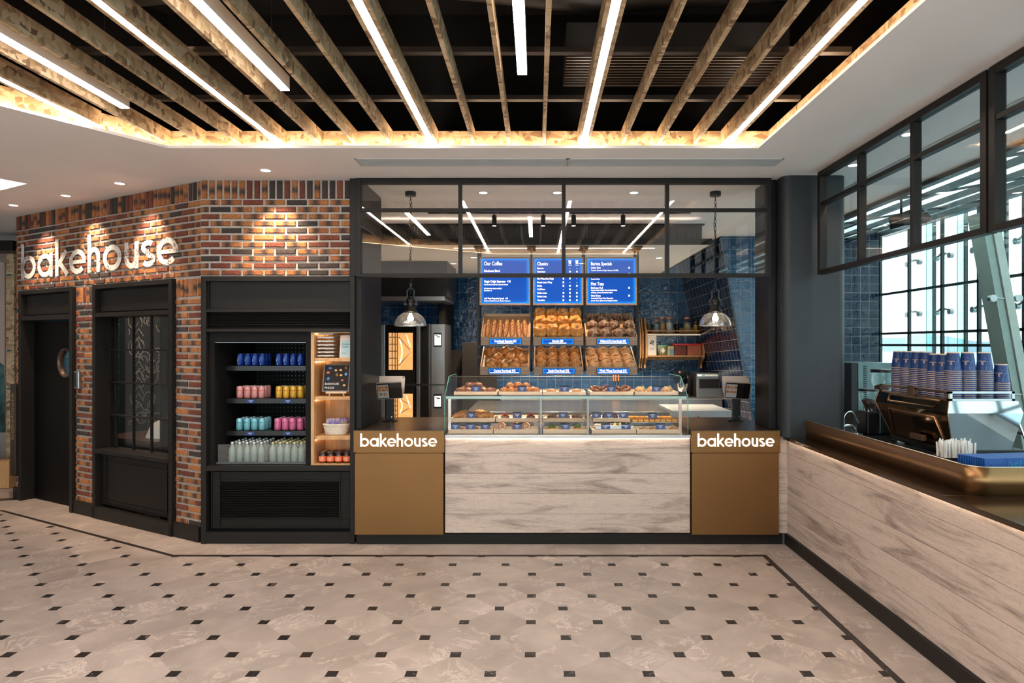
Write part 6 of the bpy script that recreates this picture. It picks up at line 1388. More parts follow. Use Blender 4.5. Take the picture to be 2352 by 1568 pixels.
# long slot light on the lower ceiling
mb = MB(); mb.box(XP(1040, 7.45), XP(1508, 7.45), 7.56, 7.575, 2.879, 2.8845); single('slot_light', mb, emis('slot', (1, .85, .7), 4), 'thin line of light in the lower ceiling above the menu boards', 'linear light')
# extraction hood
t = thing('extraction_hood', 'black extraction hood with a steel lower lip above the ovens', 'hood', (-1.9, 9.1, 2.2))
mb = MB(); xa, xb = -3.2, XP(1028, 8.8); mb.box(xa, xb, 8.75, 9.7, 2.40, 2.884); obj('body', mb, 'blackp', t)
mb = MB(); mb.box(xa, xb-.03, 8.73, 9.7, 2.345, 2.40); obj('steel_lip', mb, 'steel', t)
# ovens
OY = 9.0; o0, o1 = XP(872, OY), XP(1021, OY)
def oven(label, z0, z1, zb0, zb1, pz):
    t = thing('combi_oven', label, 'oven', ((o0+o1)/2, OY+.35, z0)); x = lambda px: XP(px, OY)
    mb = MB(); mb.box(o0+.005, o1, OY+.03, OY+.7, z0, z1); obj('casing', mb, 'steel_dark', t)
    mb = MB(); mb.bbox(x(875), x(985), OY, OY+.03, z0+.01, z1-.005, .004); dr_ = obj('door', mb, plain('black_glass', (.01, .010, .011), .08, spec=.6), t)
    mb = MB(); mb.bbox(x(875), x(884.5), OY-.012, OY, z0+.02, z1-.01, .003); mb.bbox(x(957), x(965), OY-.02, OY, z0+.02, z1-.01, .003); obj('door_trim', mb, 'steel', dr_)
    mb = MB(); mb.box(x(893), x(948), OY-.004, OY-.001, zb0, zb1); obj('lit_window', mb, m_ov, dr_)
    mb = MB()
    for i in range(5):
        z = zb0+(zb1-zb0)*(i+.6)/5.3; mb.box(x(894), x(912), OY-.010, OY-.005, z, z+.012)
    for px in (900, 907, 912): mb.box(x(px), x(px)+.012, OY-.009, OY-.005, zb0, zb1)
    obj('rack', mb, plain('rack_dark', (.35, .2, .09), .4, metal=.4), dr_)
    mb = MB(); zc_ = (zb0+zb1)/2; mb.tube([(x(916), OY-.006, zb1-.06), (x(942), OY-.006, zc_+.02)], .006, 5); mb.tube([(x(916), OY-.006, zb0+.06), (x(942), OY-.006, zc_-.02)], .006, 5); obj('fan_cover', mb, plain('rack_dark', (.35, .2, .09)), dr_)
    mb = MB(); mb.tube([(x(918)+.035*math.sin(a), OY-.008, zc_+(zb1-zb0)*.33*(a/1.57-1)) for a in [i*.2 for i in range(17)]], [.002]+[.006]*15+[.002], 5); mb.tube([(x(934), OY-.008, zb1-.03), (x(938), OY-.008, zb1-.12), (x(943), OY-.008, zb1-.20)], [.002, .006, .002], 5); obj('glare_tube', mb, emis('oven_tube', (1, .75, .42), 2.6), dr_)
    mb = MB(); mb.box(x(991), x(1021)-.004, OY+.01, OY+.03, z0+.01, z1-.005); cc_ = obj('control_column', mb, 'steel', t)
    mb = MB(); mb.box(x(996), x(1014.5), OY+.0, OY+.01, pz-.20, pz); obj('control_panel', mb, 'blackp', cc_)
    mb = MB(); mb.box(x(998), x(1012.5), OY-.003, OY, pz-.175, pz-.025); obj('control_display', mb, emis('oven_display', (.75, .85, .9), .75), cc_)
    mb = MB(); mb.box(x(1000), x(1005), OY-.0045, OY-.0035, pz-.045, pz-.035); mb.box(x(1003), x(1011), OY-.0045, OY-.0035, pz-.065, pz-.05); mb.box(x(1001), x(1009), OY-.0045, OY-.0035, pz-.10, pz-.095); obj('display_marks', mb, 'rubber', cc_)
m_ov = m_wood('oven_glow', (.42, .20, .07), (.70, .40, .16), (3, 3, 4)); ob = m_ov.node_tree.nodes['Principled BSDF']; ob.inputs['Emission Color'].default_value = (1, .50, .17, 1); ob.inputs['Emission Strength'].default_value = .52
oven('upper combi oven with a glowing amber window at the back left', ZP(884, OY)+.002, ZP(744, OY), ZP(849, OY), ZP(764, OY), ZP(764, OY))
oven('lower combi oven with a glowing amber window, mostly behind the till', .60, ZP(884, OY)-.002, ZP(960, OY), ZP(904, OY), ZP(905, OY))
t = thing('oven_stand', 'dark steel stand under the two stacked ovens', 'stand', ((o0+o1)/2, OY+.3, .002)); mb = MB(); mb.box(o0+.01, o1-.01, OY+.03, OY+.68, .55, .598)
for q in (o0+.03, o1-.07): mb.box(q, q+.04, OY+.05, OY+.09, .002, .55); mb.box(q, q+.04, OY+.6, OY+.64, .002, .55)
obj('frame', mb, 'steel_dark', t)
# tall cabinet beside the ovens
t = thing('tall_cabinet', 'tall dark cabinet standing between the ovens and the bread boxes', 'cabinet', (-.95, 9.6, .002)); mb = MB(); mb.bbox(XP(1062, 9.4), XP(1100, 9.4)-.02, 9.35, 9.88, .002, ZP(786, 9.4), .004); obj('body', mb, 'rubber', t)
# steel prep table
WZ, Wf, Wb = .99, 7.18, 8.62
t = thing('prep_table', 'wide steel prep table reflecting light behind the pastry display', 'table', (.3, 7.9, .002)); wx0, wx1 = XP(1071, Wf), XP(1538, Wf)
mb = MB(); mb.bbox(wx0, wx1, Wf, Wb, WZ-.045, WZ, .003); obj('worktop', mb, plain('steel_top', (.42, .42, .42), .22, metal=1, var=.1, scale=3, stretch=(1, 12, 1)), t)
for q in (wx0+.06, 0, wx1-.1):
    mb = MB(); mb.box(q, q+.04, Wf+.08, Wf+.12, .002, WZ-.045); mb.box(q, q+.04, Wb-.12, Wb-.08, .002, WZ-.045); obj('leg', mb, 'steel_dark', t)
mb = MB(); mb.box(wx0+.1, wx1-.1, Wf+.1, Wb-.1, .35, .37); obj('undershelf', mb, 'steel_dark', t)
t = thing('back_fridge', 'low steel under-counter fridge along the blue tiled back wall', 'fridge', (.6, 10.1, .002)); mb = MB(); mb.bbox(-.55, 2.85, 9.82, 10.48, .06, .90, .004); obj('body', mb, 'steel', t)
mb = MB()
for i in range(4): mb.box(-.50+i*.75, .20+i*.75, 9.805, 9.82, .12, .80)
obj('door', mb, 'steel', t)
mb = MB()
for i in range(4): mb.cyl((-.15+i*.75, 9.795, .70), .05, .012, 20, axis='Y')
obj('handle', mb, 'rubber', t)
mb = MB(); mb.bbox(-.56, 2.87, 9.80, 10.49, .901, .93, .003); obj('worktop', mb, 'steel', t)
t = thing('ice_table', 'pale grey steel table with a round keyhole behind the right till', 'table', (2.1, 7.6, .002)); mb = MB(); a, b = XP(1538, 7.3), XP(1682, 7.3); mb.bbox(a+.03, b, 7.30, 8.1, .86, .99, .004); obj('top', mb, plain('pale_steel_b', (.50, .56, .60), .35, metal=.6), t)
mb = MB(); mb.cyl(((a+b)/2-.03, 7.295, .915), .010, .008, 14, axis='Y'); obj('keyhole', mb, 'rubber', t)
mb = MB(); mb.box(a+.06, a+.10, 7.34, 7.38, .002, .86); mb.box(b-.08, b-.04, 7.34, 7.38, .002, .86); mb.box(a+.06, b-.04, 7.9, 7.94, .002, .86); obj('leg', mb, 'steel_dark', t)
# microwave
my = 9.88; a, b = XP(1600, my), XP(1660, my); zt0, zt1 = ZP(900.5, my), ZP(857, my)
t = thing('microwave', 'steel microwave with a dark window on the back counter at right', 'microwave', ((a+b)/2, my+.2, .931)); mb = MB(); mb.bbox(a, b, my, my+.42, .936, zt1, .005); obj('body', mb, 'steel', t)
mb = MB(); mb.box(a+.04, b-.06, my-.008, my-.001, zt0+.06, zt1-.09); obj('door_window', mb, 'blackp', t)
mb = MB(); mb.box(b-.055, b-.035, my-.022, my-.001, zt0+.06, zt1-.09); obj('handle', mb, 'blackp', t)
mb = MB(); mb.box(a+.01, b-.01, my-.006, my-.001, zt1-.05, zt1-.01); obj('control_strip', mb, plain('blue_grey', (.25, .42, .48), .3), t)
mb = MB()
for i in range(12): mb.box(a+.13+i*.018, a+.142+i*.018, my-.009, my-.006, zt1-.04, zt1-.022)
obj('button', mb, 'white', t)
mb = MB(); mb.box(a+.012, a+.075, my-.008, my-.006, zt1-.042, zt1-.02); obj('display', mb, emis('cyan_display', (.1, .6, .7), .5), t)
# stand mixer
mx_ = XP(1569, 9.9); t = thing('stand_mixer', 'chrome and black stand mixer in front of the blue tiles', 'mixer', (mx_, 10.0, .931)); mb = MB(); mb.bbox(mx_-.12, mx_+.12, 9.95, 10.35, .932, .97, .01); mb.bbox(mx_-.06, mx_+.06, 10.2, 10.32, .97, 1.2, .02); obj('base', mb, 'blackp', t)
mb = MB(); mb.lathe([(0, 0), (.07, .0), (.10, .05), (.115, .13), (.118, .16)], (mx_+.01, 10.06, .972), 24); obj('bowl', mb, 'chrome', t)
mb = MB(); mb.bbox(mx_-.075, mx_+.075, 9.93, 10.33, 1.20, 1.34, .04); obj('head', mb, 'blackp', t)
mb = MB(); mb.cyl((mx_, 9.92, 1.27), .045, .02, 20, axis='Y'); mb.cyl((mx_, 10.06, 1.13), .03, .075, 16); obj('hub', mb, 'chrome', t)
mb = MB(); kx = XP(1590, 9.9); mb.lathe([(0, 0), (.06, .0), (.075, .1), (.06, .28), (.02, .36), (0, .36)], (kx, 10.18, .931), 20); single('round_canister', mb, 'blackp', 'round black canister between the mixer and the microwave', 'canister')
# wall shelf with jars
t = thing('wall_shelf', 'warm oak wall shelf with curved sides on the blue tiles at right', 'shelf', (XP(1548, 10.3), 10.4, ZP(838, 10.4))); Y0, Y9 = 10.20, BY-.002
xa, xb = XP(1482, 10.25), XP(1617, 10.25); zz = lambda py: ZP(py, 10.25)
prof = [(Y9, zz(846)), (Y0+.17, zz(846)), (Y0+.16, zz(836)), (Y0+.02, zz(822)), (Y0, zz(812)), (Y0, zz(765)), (Y0+.10, zz(748)), (Y0+.17, zz(729)), (Y9, zz(729))]
for x in (xa, xb-.03): mb = MB(); mb.prism(prof, x, x+.03, 'X'); obj('side_bracket', mb, 'oak', t)
for py in (765.5, 816): mb = MB(); mb.bbox(xa+.03, xb-.03, Y0+.01, Y9, zz(py)-.02, zz(py), .002); obj('shelf', mb, 'oak', t)
mb = MB(); mb.box(xa+.03, xb-.03, Y9-.02, Y9, zz(827.5), zz(816)-.02); mb.box(xa+.03, xb-.03, Y9-.02, Y9, zz(765.5), zz(752)); mb.box(xa+.03, xb-.03, Y0+.02, Y0+.03, zz(761), zz(758.5)); obj('back_rail', mb, 'oak', t)
mb = MB(); mb.box(xa+.04, xb-.04, Y0+.04, Y0+.05, zz(765.5)-.026, zz(765.5)-.0205); obj('led_strip', mb, emis('shelf_led2', (1, .62, .32), 6), t)
for i in range(3):
    mb = MB(); x = xa-.05-i*.035; mb.prism([(z[0]+.02, z[1]) for z in prof], x, x+.02, 'X'); 
    if i < 2: single('cutting_board', mb, 'oak', 'curved oak board hung left of the wall shelf, %s' % ('nearer' if i == 0 else 'farther'), 'board', 'curved oak boards')
def jar(label, px, w_, ztop, fill, lid, kind=0):
    Y = 10.30; X = XP(px, Y); r = w_*Y/F/2; z0 = zz(765.5)+.0008; h = ZP(ztop, Y)-z0; t = thing('glass_jar', label, 'jar', (X, Y, z0), group='jars on the upper wall shelf')
    mb = MB(); mb.lathe([(0, 0), (r, .0), (r, h*.72), (r*.72, h*.84), (r*.72, h*.9)], (X, Y, z0), 18); obj('jar_body', mb, 'glass', t)
    mb = MB(); mb.lathe([(0, .004), (r*.93, .004), (r*.93, h*.66), (0, h*.68)], (X, Y, z0), 18); obj('contents', mb, fill, t)
    mb = MB(); 
    if kind == 0: mb.cyl((X, Y, z0+h*.88), r*.82, h*.12, 18)
    else: mb.lathe([(r*.75, h*.78), (r*.6, h*.84), (r*.12, h*.88), (r*.2, h*.95), (0, h)], (X, Y, z0), 16)
    obj('lid', mb, lid, t)
cork = plain('cork', (.45, .20, .10), .6); grain = m_crust('grain', [(.4, (.40, .16, .05)), (.55, (.7, .4, .18)), (.65, (.75, .62, .42))], 25, .7)
jar('clear jar with stopper and brown spice, first on the wall shelf', 1490.5, 12.5, 733, plain('spice', (.12, .06, .03), .7), 'glass', 1)
jar('clear clip jar of blue-white packets, second on the wall shelf', 1508, 13, 733.5, plain('bluish', (.28, .42, .52), .6, var=.4, scale=40), cork)
jar('tall clip jar of mixed nuts, third on the wall shelf', 1521.5, 13, 728, grain, cork)
jar('large clip jar of white flour, fourth on the wall shelf', 1537.5, 17, 728, 'white', cork)
jar('dark jar with a wooden knob lid, fifth on the wall shelf', 1555, 12, 733, 'blackp', cork, 1)
jar('wide clip jar of pale oats, sixth on the wall shelf', 1578, 17, 728, m_crust('oats', [(.4, (.42, .28, .16)), (.6, (.68, .54, .36))], 25, .8), cork)
jar('small jar of yellow spice with knob lid, last on the wall shelf', 1598, 11, 735, plain('yellow_spice', (.55, .30, .06), .7), cork, 1)
z0 = zz(816)+.0008
def boxy(name, label, cat, a, b, ztop, m, extra=None):
    Y = 10.24; mb = MB(); mb.bbox(XP(a, Y), XP(b, Y), Y, Y+.14, z0, ZP(ztop, Y), .004); return mb
t = thing('oil_tin', 'white tin with an olive branch on the lower wall shelf', 'tin', (XP(1498, 10.3), 10.3, z0)); obj('tin', boxy('', '', '', 1487, 1508, 771, None), 'white', t)
mb = MB(); X = XP(1497, 10.24); Z = ZP(787, 10.24)
for dx, dz in ((0, 0), (.02, -.02), (-.02, -.01), (.0, .03), (.025, .02)): mb.prism([(X+dx+.014*math.cos(a), Z+dz+.011*math.sin(a)) for a in [i*.7 for i in range(9)]], 10.236, 10.2395)
mb.box(X-.05, X+.03, 10.237, 10.2395, Z+.005, Z+.009); obj('olive_branch', mb, plain('olive', (.03, .07, .02), .5), t)
mb = MB(); put(mb, text('EXTRA VIRGIN', .014, .01, 'CENTER', .8), X, 10.238, ZP(801, 10.24)); put(mb, text('OLIVE OIL', .014, .01, 'CENTER', .8), X, 10.238, ZP(804, 10.24)); obj('lettering', mb, 'rubber', t)
t = thing('patterned_tin', 'green and cream diamond patterned tub on the lower wall shelf', 'tin', (XP(1520, 10.3), 10.32, z0)); X, Y = XP(1520.5, 10.31), 10.31
gm, ns, ls, b = base('diamond_pattern'); tc = N(ns, 'ShaderNodeTexCoord'); mp = N(ns, 'ShaderNodeMapping'); mp.inputs['Rotation'].default_value = (0, .785, 0); ls.new(tc.outputs['Object'], mp.inputs[0]); ck = N(ns, 'ShaderNodeTexChecker', i_Scale=70.0); ck.inputs[1].default_value = (.62, .60, .42, 1); ck.inputs[2].default_value = (.02, .13, .07, 1); ls.new(mp.outputs[0], ck.inputs[0]); ls.new(ck.outputs[0], b.inputs[0])
mb = MB(); mb.lathe([(0, 0), (.078, 0), (.085, .145)], (X, Y, z0), 24); obj('tub', mb, gm, t)
mb = MB(); mb.cyl((X, Y, z0+.145), .090, .018, 24); obj('lid', mb, plain('mint_lid', (.25, .62, .40), .4), t)
mb = MB(); mb.prism([(X, z0+.035), (X+.035, z0+.078), (X, z0+.12), (X-.035, z0+.078)], Y-.088, Y-.084); obj('label', mb, 'white', t)
t = thing('small_carton', 'small blue and cream carton beside the patterned tub', 'carton', (XP(1541, 10.3), 10.3, z0)); obj('carton', boxy('', '', '', 1534, 1548, 794, None), plain('cream_card', (.55, .45, .25), .6), t); mb = MB(); mb.box(XP(1538, 10.24), XP(1547.5, 10.24), 10.235, 10.2395, z0+.004, z0+.10); obj('label', mb, plain('teal_card', (.12, .30, .40), .5), t)
for lb, a, b, m in (('clear tub of dark beans with red lid on the lower wall shelf', 1549, 1577, plain('brown_fill', (.14, .03, .015), .4, var=.3, scale=40)), ('red tinted tub of seeds with red lid on the lower wall shelf', 1579, 1611, m_crust('red_seeds', [(.4, (.28, .03, .02)), (.6, (.62, .25, .12))], 20, .4))):
    t = thing('plastic_tub', lb, 'tub', (XP((a+b)/2, 10.3), 10.3, z0)); obj('tub', boxy('', '', '', a, b, 793, None), m, t); mb = MB(); mb.bbox(XP(a-1.5, 10.24), XP(b+1, 10.24), 10.22, 10.39, ZP(793, 10.24)+.001, ZP(789.5, 10.24)+.004, .003); obj('lid', mb, plain('red_lid', (.62, .03, .03), .35), t)
for i, px in enumerate((1409, 1414, 1420.5)):
    Y = 10.45; X = XP(px, Y); t = thing('knife', 'orange-handled knife on the magnetic wall strip, %s of three' % nth(i, 3), 'knife', (X, Y, 1.1), group='orange-handled knives'); mb = MB(); mb.bbox(X-.012, X+.012, Y, Y+.02, ZP(875, Y), ZP(859, Y), .005); obj('handle', mb, plain('orange_plastic', (.80, .25, .03), .4), t); mb = MB(); mb.prism([(X-.01, ZP(859, Y)), (X+.01, ZP(859, Y)), (X+.012, ZP(859, Y)+.16), (X-.01, ZP(859, Y)+.19)], Y+.006, Y+.010); obj('blade', mb, 'steel', t)
mb = MB(); mb.box(XP(1380, 10.48), XP(1440, 10.48), 10.474, 10.499, 1.34, 1.38); single('knife_strip', mb, 'steel_dark', 'dark magnetic strip on the tiles holding the orange knives', 'knife rack')
mb = MB(); mb.box(-2.9, 2.3, 10.0, 10.02, 1.62, 1.63)

# ---------------------------------------------------------------- espresso bar on the right
# machine: faceted body, waist widest, tapering up and down
def ringq(x0, x1, y0, y1, z): return [(x0, y0, z), (x1, y0, z), (x1, y1, z), (x0, y1, z)]
ex0, ex1, ey0, ey1 = 3.055, 3.62, 4.76, 5.78
t = thing('espresso_machine', 'large mirrored three-group espresso machine with bronze back panel stacked with blue cups', 'coffee machine', ((ex0+ex1)/2, (ey0+ey1)/2, .916))
MIR = plain('mirror_steel', (.50, .56, .60), .05, metal=1, var=.02); BRM = plain('mirror_bronze', (.30, .17, .09), .08, metal=1, var=.02)
rings = [ringq(ex0+.06, ex1-.06, ey0+.04, ey1-.17, .955), ringq(ex0, ex1, ey0, ey1, 1.235), ringq(ex0+.02, ex1-.03, ey0+.015, ey1-.02, 1.325)]
mb = MB(); vs = [p for r_ in rings for p in r_]
mb.add(vs, [(0, 1, 5, 4), (4, 5, 9, 8), (1, 2, 6, 5), (5, 6, 10, 9), (2, 3, 7, 6), (6, 7, 11, 10), (0, 1, 2, 3), (8, 9, 10, 11)]); obj('body', mb, MIR, t)
mb = MB(); e = .002
def off(p): return (p[0]-e, p[1], p[2])
mb.add([off(rings[0][0]), off(rings[0][3]), off(rings[1][3]), off(rings[1][0]), off(rings[2][3]), off(rings[2][0])], [(0, 1, 2, 3), (3, 2, 4, 5)]); obj('back_panel', mb, BRM, t)
def bl(a, b, r, s): # bilinear point on the lower back facet, r along Y 0..1, s up 0..1
    A, B, C, D = map(Vector, (rings[a][0], rings[a][3], rings[b][3], rings[b][0])); return (A.lerp(B, r)).lerp(D.lerp(C, r), s)+Vector((-.006, 0, 0))
BRT = plain('bronze_tube', (.40, .24, .15), .3, metal=.9)
mb = MB(); mb.tube([bl(0, 1, .06, .02), bl(0, 1, .16, .82), bl(0, 1, .80, .86), bl(0, 1, .93, .05)], .009, 6); obj('decor_frame', mb, BRT, t)
mb = MB(); mb.tube([bl(1, 2, .10, .92), bl(1, 2, .16, .35), bl(1, 2, .80, .30), bl(1, 2, .80, .92)], .007, 6, True); obj('upper_frame', mb, BRT, t)
mb = MB(); mb.tube([rings[0][3], rings[1][3], rings[2][3]], .007, 6); mb.tube([rings[0][0], rings[1][0], rings[2][0]], .004, 6); obj('corner_edge', mb, BRT, t)
# tray rails on top
def railY(x, y0, y1, z, m, nm='cup_rail'):
    mb = MB(); 
    for zz_ in (z+.008, z+.062): mb.box(x, x+.008, y0, y1, zz_-.008, zz_+.008)
    for y in (y0, y1-.02): mb.box(x, x+.008, y, y+.02, z, z+.07)
    return obj(nm, mb, m, t)
railY(ex0+.02, ey0+.02, 5.20, 1.326, BRT); railY(ex0+.02, 5.30, ey1-.05, 1.326, BRT)
mb = MB(); mb.box(ex0+.01, ex0+.03, 5.21, 5.29, 1.326, 1.405); obj('badge', mb, BRT, t)
mb = MB()
for zz_ in (1.334, 1.388): mb.box(ex0+.03, ex1-.05, ey0+.02, ey0+.028, zz_-.008, zz_+.008)
for x in (ex0+.03, ex1-.07): mb.box(x, x+.02, ey0+.02, ey0+.028, 1.326, 1.396)
obj('cup_rail', mb, 'steel', t)
mb = MB()
for x in (ex0+.12, ex1-.14):
    for y in (ey0+.12, ey1-.3): mb.cyl((x, y, .916), .025, .04, 12)
obj('foot', mb, 'blackp', t)
mb = MB(); mb.bbox(ex0+.02, ex1+.05, ey0+.03, ey1-.2, .925, .956, .004); obj('drip_tray', mb, 'blackp', t)
mb = MB(); mb.bbox(ex0-.015, ex0+.02, 5.05, 5.22, .985, 1.03, .004); obj('name_badge', mb, BRT, t)
mb = MB(); mb.tube([(ex1-.02, ey0+.2, 1.2), (ex1+.07, ey0+.15, 1.17), (ex1+.10, ey0+.12, 1.03), (ex1+.14, ey0+.10, .97)], .008, 8); obj('steam_wand', mb, 'chrome', t)
mb = MB(); 
for i in range(3): mb.cyl((ex1, ey0+.2+i*.3, 1.10), .035, .05, 14, axis='X'); mb.tube([(ex1+.03, ey0+.2+i*.3, 1.09), (ex1+.20, ey0+.18+i*.3, 1.04)], .014, 8)
obj('portafilter', mb, 'blackp', t)
# cups: nested upside-down stacks
cupm = MB(); cupm.lathe([(.0425, 0), (.0435, .0), (.0440, .004), (.0425, .006), (.0305, .108), (.0305, .112), (.029, .112), (.029, .108), (0, .107)], n=26)
cup_body = cupm.mesh('cup_body', plain('cup_blue', (.004, .035, .155), .45, var=.06, scale=30))
rim = MB(); rim.lathe([(.0438, .0), (.0452, .0014), (.0440, .0030)], n=26); bandm = MB(); bandm.lathe([(.0307, .1055), (.0309, .1125), (.029, .1128)], n=26)
rim_mesh = rim.mesh('rim', plain('cup_rim', (.72, .52, .38), .6, var=.03)); band_mesh = bandm.mesh('band', MATS['cup_rim'])
deco = MB()
def wrapc(pts, w_, rr=lambda z: .0435-.0125*z/.108):
    for a, b in zip(pts, pts[1:]):
        d = Vector((b[0]-a[0], b[1]-a[1])); 
        if d.length == 0: continue
        q = Vector((-d.y, d.x)).normalized()*w_/2; P4 = [(a[0]+q.x, a[1]+q.y), (b[0]+q.x, b[1]+q.y), (b[0]-q.x, b[1]-q.y), (a[0]-q.x, a[1]-q.y)]
        deco.add([((rr(z)+.0006)*math.sin(x/.037), -(rr(z)+.0006)*math.cos(x/.037), z) for x, z in P4], [(0, 1, 2, 3)])
wrapc(arc(.012, .030, .020, 0, 180, 8, .032), .0012); wrapc([(-.010, .030), (.034, .030), (.034, .010), (-.010, .010), (-.010, .030)], .0012); wrapc([(-.02, .085), (.02, .098), (.028, .085), (-.012, .072), (-.02, .085)], .0012); wrapc(arc(-.005, .018, .008, 0, 360, 8), .001); wrapc([(.04, .07), (.055, .09), (.06, .06), (.045, .05)], .0012)
deco_mesh = deco.mesh('line_drawing', plain('cup_line', (.20, .32, .52), .6)); 
lt = MB(); tm = text('bakehouse', .010, .01, 'CENTER', .9)
for v in tm.v: lt.v.append(Vector((.0375*math.sin((-v.x-.030)/.036), -.0385*math.cos((-v.x-.030)/.036), .062-v.z)))
lt.f += tm.f; lt.mi += [0]*len(tm.f); lt.smooth += [False]*len(tm.f)
for i in range(3): lt.add([(-.0295+.0, -.0255, .040+i*.006), (-.0225, -.032, .040+i*.006), (-.0225, -.032, .043+i*.006), (-.0295, -.0255, .043+i*.006)], [(0, 1, 2, 3)])
lt_mesh = lt.mesh('lettering', plain('cup_print', (.75, .55, .42), .6))
PX = [(2064, 5.64, 14), (2085, 5.51, 14), (2107, 5.38, 14), (2127, 5.26, 14), (2148, 5.14, 13), (2168, 5.02, 13), (2189, 4.90, 14), (2222, 4.90, 14), (2261, 4.90, 14), (2299, 4.90, 8)]
for s, (px, Y, n) in enumerate(PX):
    X = XP(px, Y); top = 1.328+n*.0115
    for k in range(n+1):
        o = bpy.data.objects.new('paper_cup', None); link(o); WL[o.name] = ZERO; o.location = (X+random.uniform(-.0008, .0008), Y, 1.330+k*.0152); o.rotation_euler = (0, 0, -.15+.1*random.random())
        wh = 'topmost' if k == n else ('lowest' if k == 0 else ORD[k]+' from the bottom')
        tag(o, 'blue upturned cup, %s, in the cup stack %s' % (wh, nth(s, 10)), 'cup', 'stacked blue paper cups on the coffee machine')
        ms = [('cup_body', cup_body), ('rim', rim_mesh)]+([('base_band', band_mesh), ('line_drawing', deco_mesh), ('lettering', lt_mesh)] if k == n else [])
        for nm, me in ms:
            c = bpy.data.objects.new(nm, me); link(c, o)
        o.scale = (1.34, 1.34, 1.3)
# grinders
def grinder(label, X, Y, ztop, r, zb):
    t = thing('coffee_grinder', label, 'coffee grinder', (X, Y, .916)); mb = MB(); mb.bbox(X-r*.8, X+r*.8, Y-r*1.2, Y+r*1.2, .916, zb-.02, .02); obj('body', mb, 'blackp', t)
    h = ztop-zb; mb = MB(); mb.lathe([(r*.35, 0), (r*.45, h*.1), (r*.85, h*.42), (r, h*.6), (r, h*.93)], (X, Y, zb), 24); obj('hopper', mb, 'glass', t)
    mb = MB(); mb.lathe([(r*.32, 0), (r*.42, h*.1), (r*.80, h*.42), (r*.3, h*.5), (0, h*.52)], (X, Y, zb), 20); obj('coffee_beans', mb, m_crust('beans', [(.4, (.018, .006, .003)), (.6, (.10, .04, .02))], 25, .35), t)
    mb = MB(); mb.lathe([(0, 1*h), (r*1.02, h), (r*1.06, h*.95), (r*1.06, h*.90)], (X, Y, zb), 24); obj('lid', mb, 'blackp', t)
    mb = MB(); mb.cyl((X, Y, zb-.022), r*.45, .022, 18); obj('collar', mb, 'chrome', t)
grinder('tall coffee grinder with a large clear hopper of beans behind the machine', XP(2028, 6.0), 6.0, ZP(848, 6.0), .10, ZP(915, 6.0))
grinder('shorter coffee grinder with a small round hopper left of the tall grinder', XP(1995, 5.95), 5.95, ZP(893, 5.95), .085, ZP(938, 5.95))
t = thing('ice_machine', 'grey-green vented appliance on the bar behind the grinders', 'appliance', (4.3, 7.9, .916)); a, b = XP(1971, 7.5), XP(2052, 7.5)
mb = MB(); mb.bbox(a, b, 7.5, 8.1, .95, ZP(833, 7.5), .005); obj('casing', mb, plain('green_steel', (.10, .14, .14), .35, metal=.6), t)
mb = MB(); mb.bbox(XP(1955, 7.5), a-.003, 7.5, 8.1, .95, ZP(833, 7.5), .005); obj('door', mb, 'blackp', t)
mb = MB()
for i in range(24): mb.box(a+.06, a+.10, 7.494, 7.499, .98+i*.022, .988+i*.022)
obj('vent_slots', mb, 'rubber', t)
mb = MB(); mb.bbox(3.6, 5.0, 7.3, 8.3, .003, .948, .004); single('back_bar', mb, 'rubber', 'black back bar cabinet below the vented appliance', 'cabinet')
# tap and sink
t = thing('bar_tap', 'chrome pair of curved taps at the sink behind the bronze upstand', 'tap', (XP(1950, 5.6), 5.6, .916)); X0, Y0 = XP(1938, 5.6), 5.6
pts = [(X0, Y0, .916), (X0, Y0, 1.04)]+[(X0+.055-.055*math.cos(a), Y0, 1.085+.075*math.sin(a)) for a in [i*math.pi/10 for i in range(9)]]+[(X0+.125, Y0, 1.06)]
mb = MB(); mb.tube(pts, .007, 8); obj('gooseneck', mb, 'chrome', t)
mb = MB(); mb.tube([(X0-.09, Y0+.06, .916), (X0-.09, Y0+.06, .975), (X0-.05, Y0+.06, 1.0), (X0+.05, Y0+.06, 1.03), (X0+.10, Y0+.06, 1.03), (X0+.13, Y0+.06, .985)], .012, 10); obj('spout', mb, 'chrome', t)
mb = MB(); mb.cyl((X0-.09, Y0+.06, .916), .028, .03, 16); mb.cyl((X0, Y0, .916), .02, .02, 16); mb.tube([(X0-.09, Y0+.06, .96), (X0-.16, Y0+.03, .985)], .006, 6); obj('base', mb, 'chrome', t)
mb = MB(); mb.lathe([(0, .002), (.04, .002), (.045, .05), (.05, .055)], (XP(1968, 5.55), 5.55, .916), 20); single('steel_cup', mb, 'chrome', 'small polished steel cup beside the bar taps', 'cup')
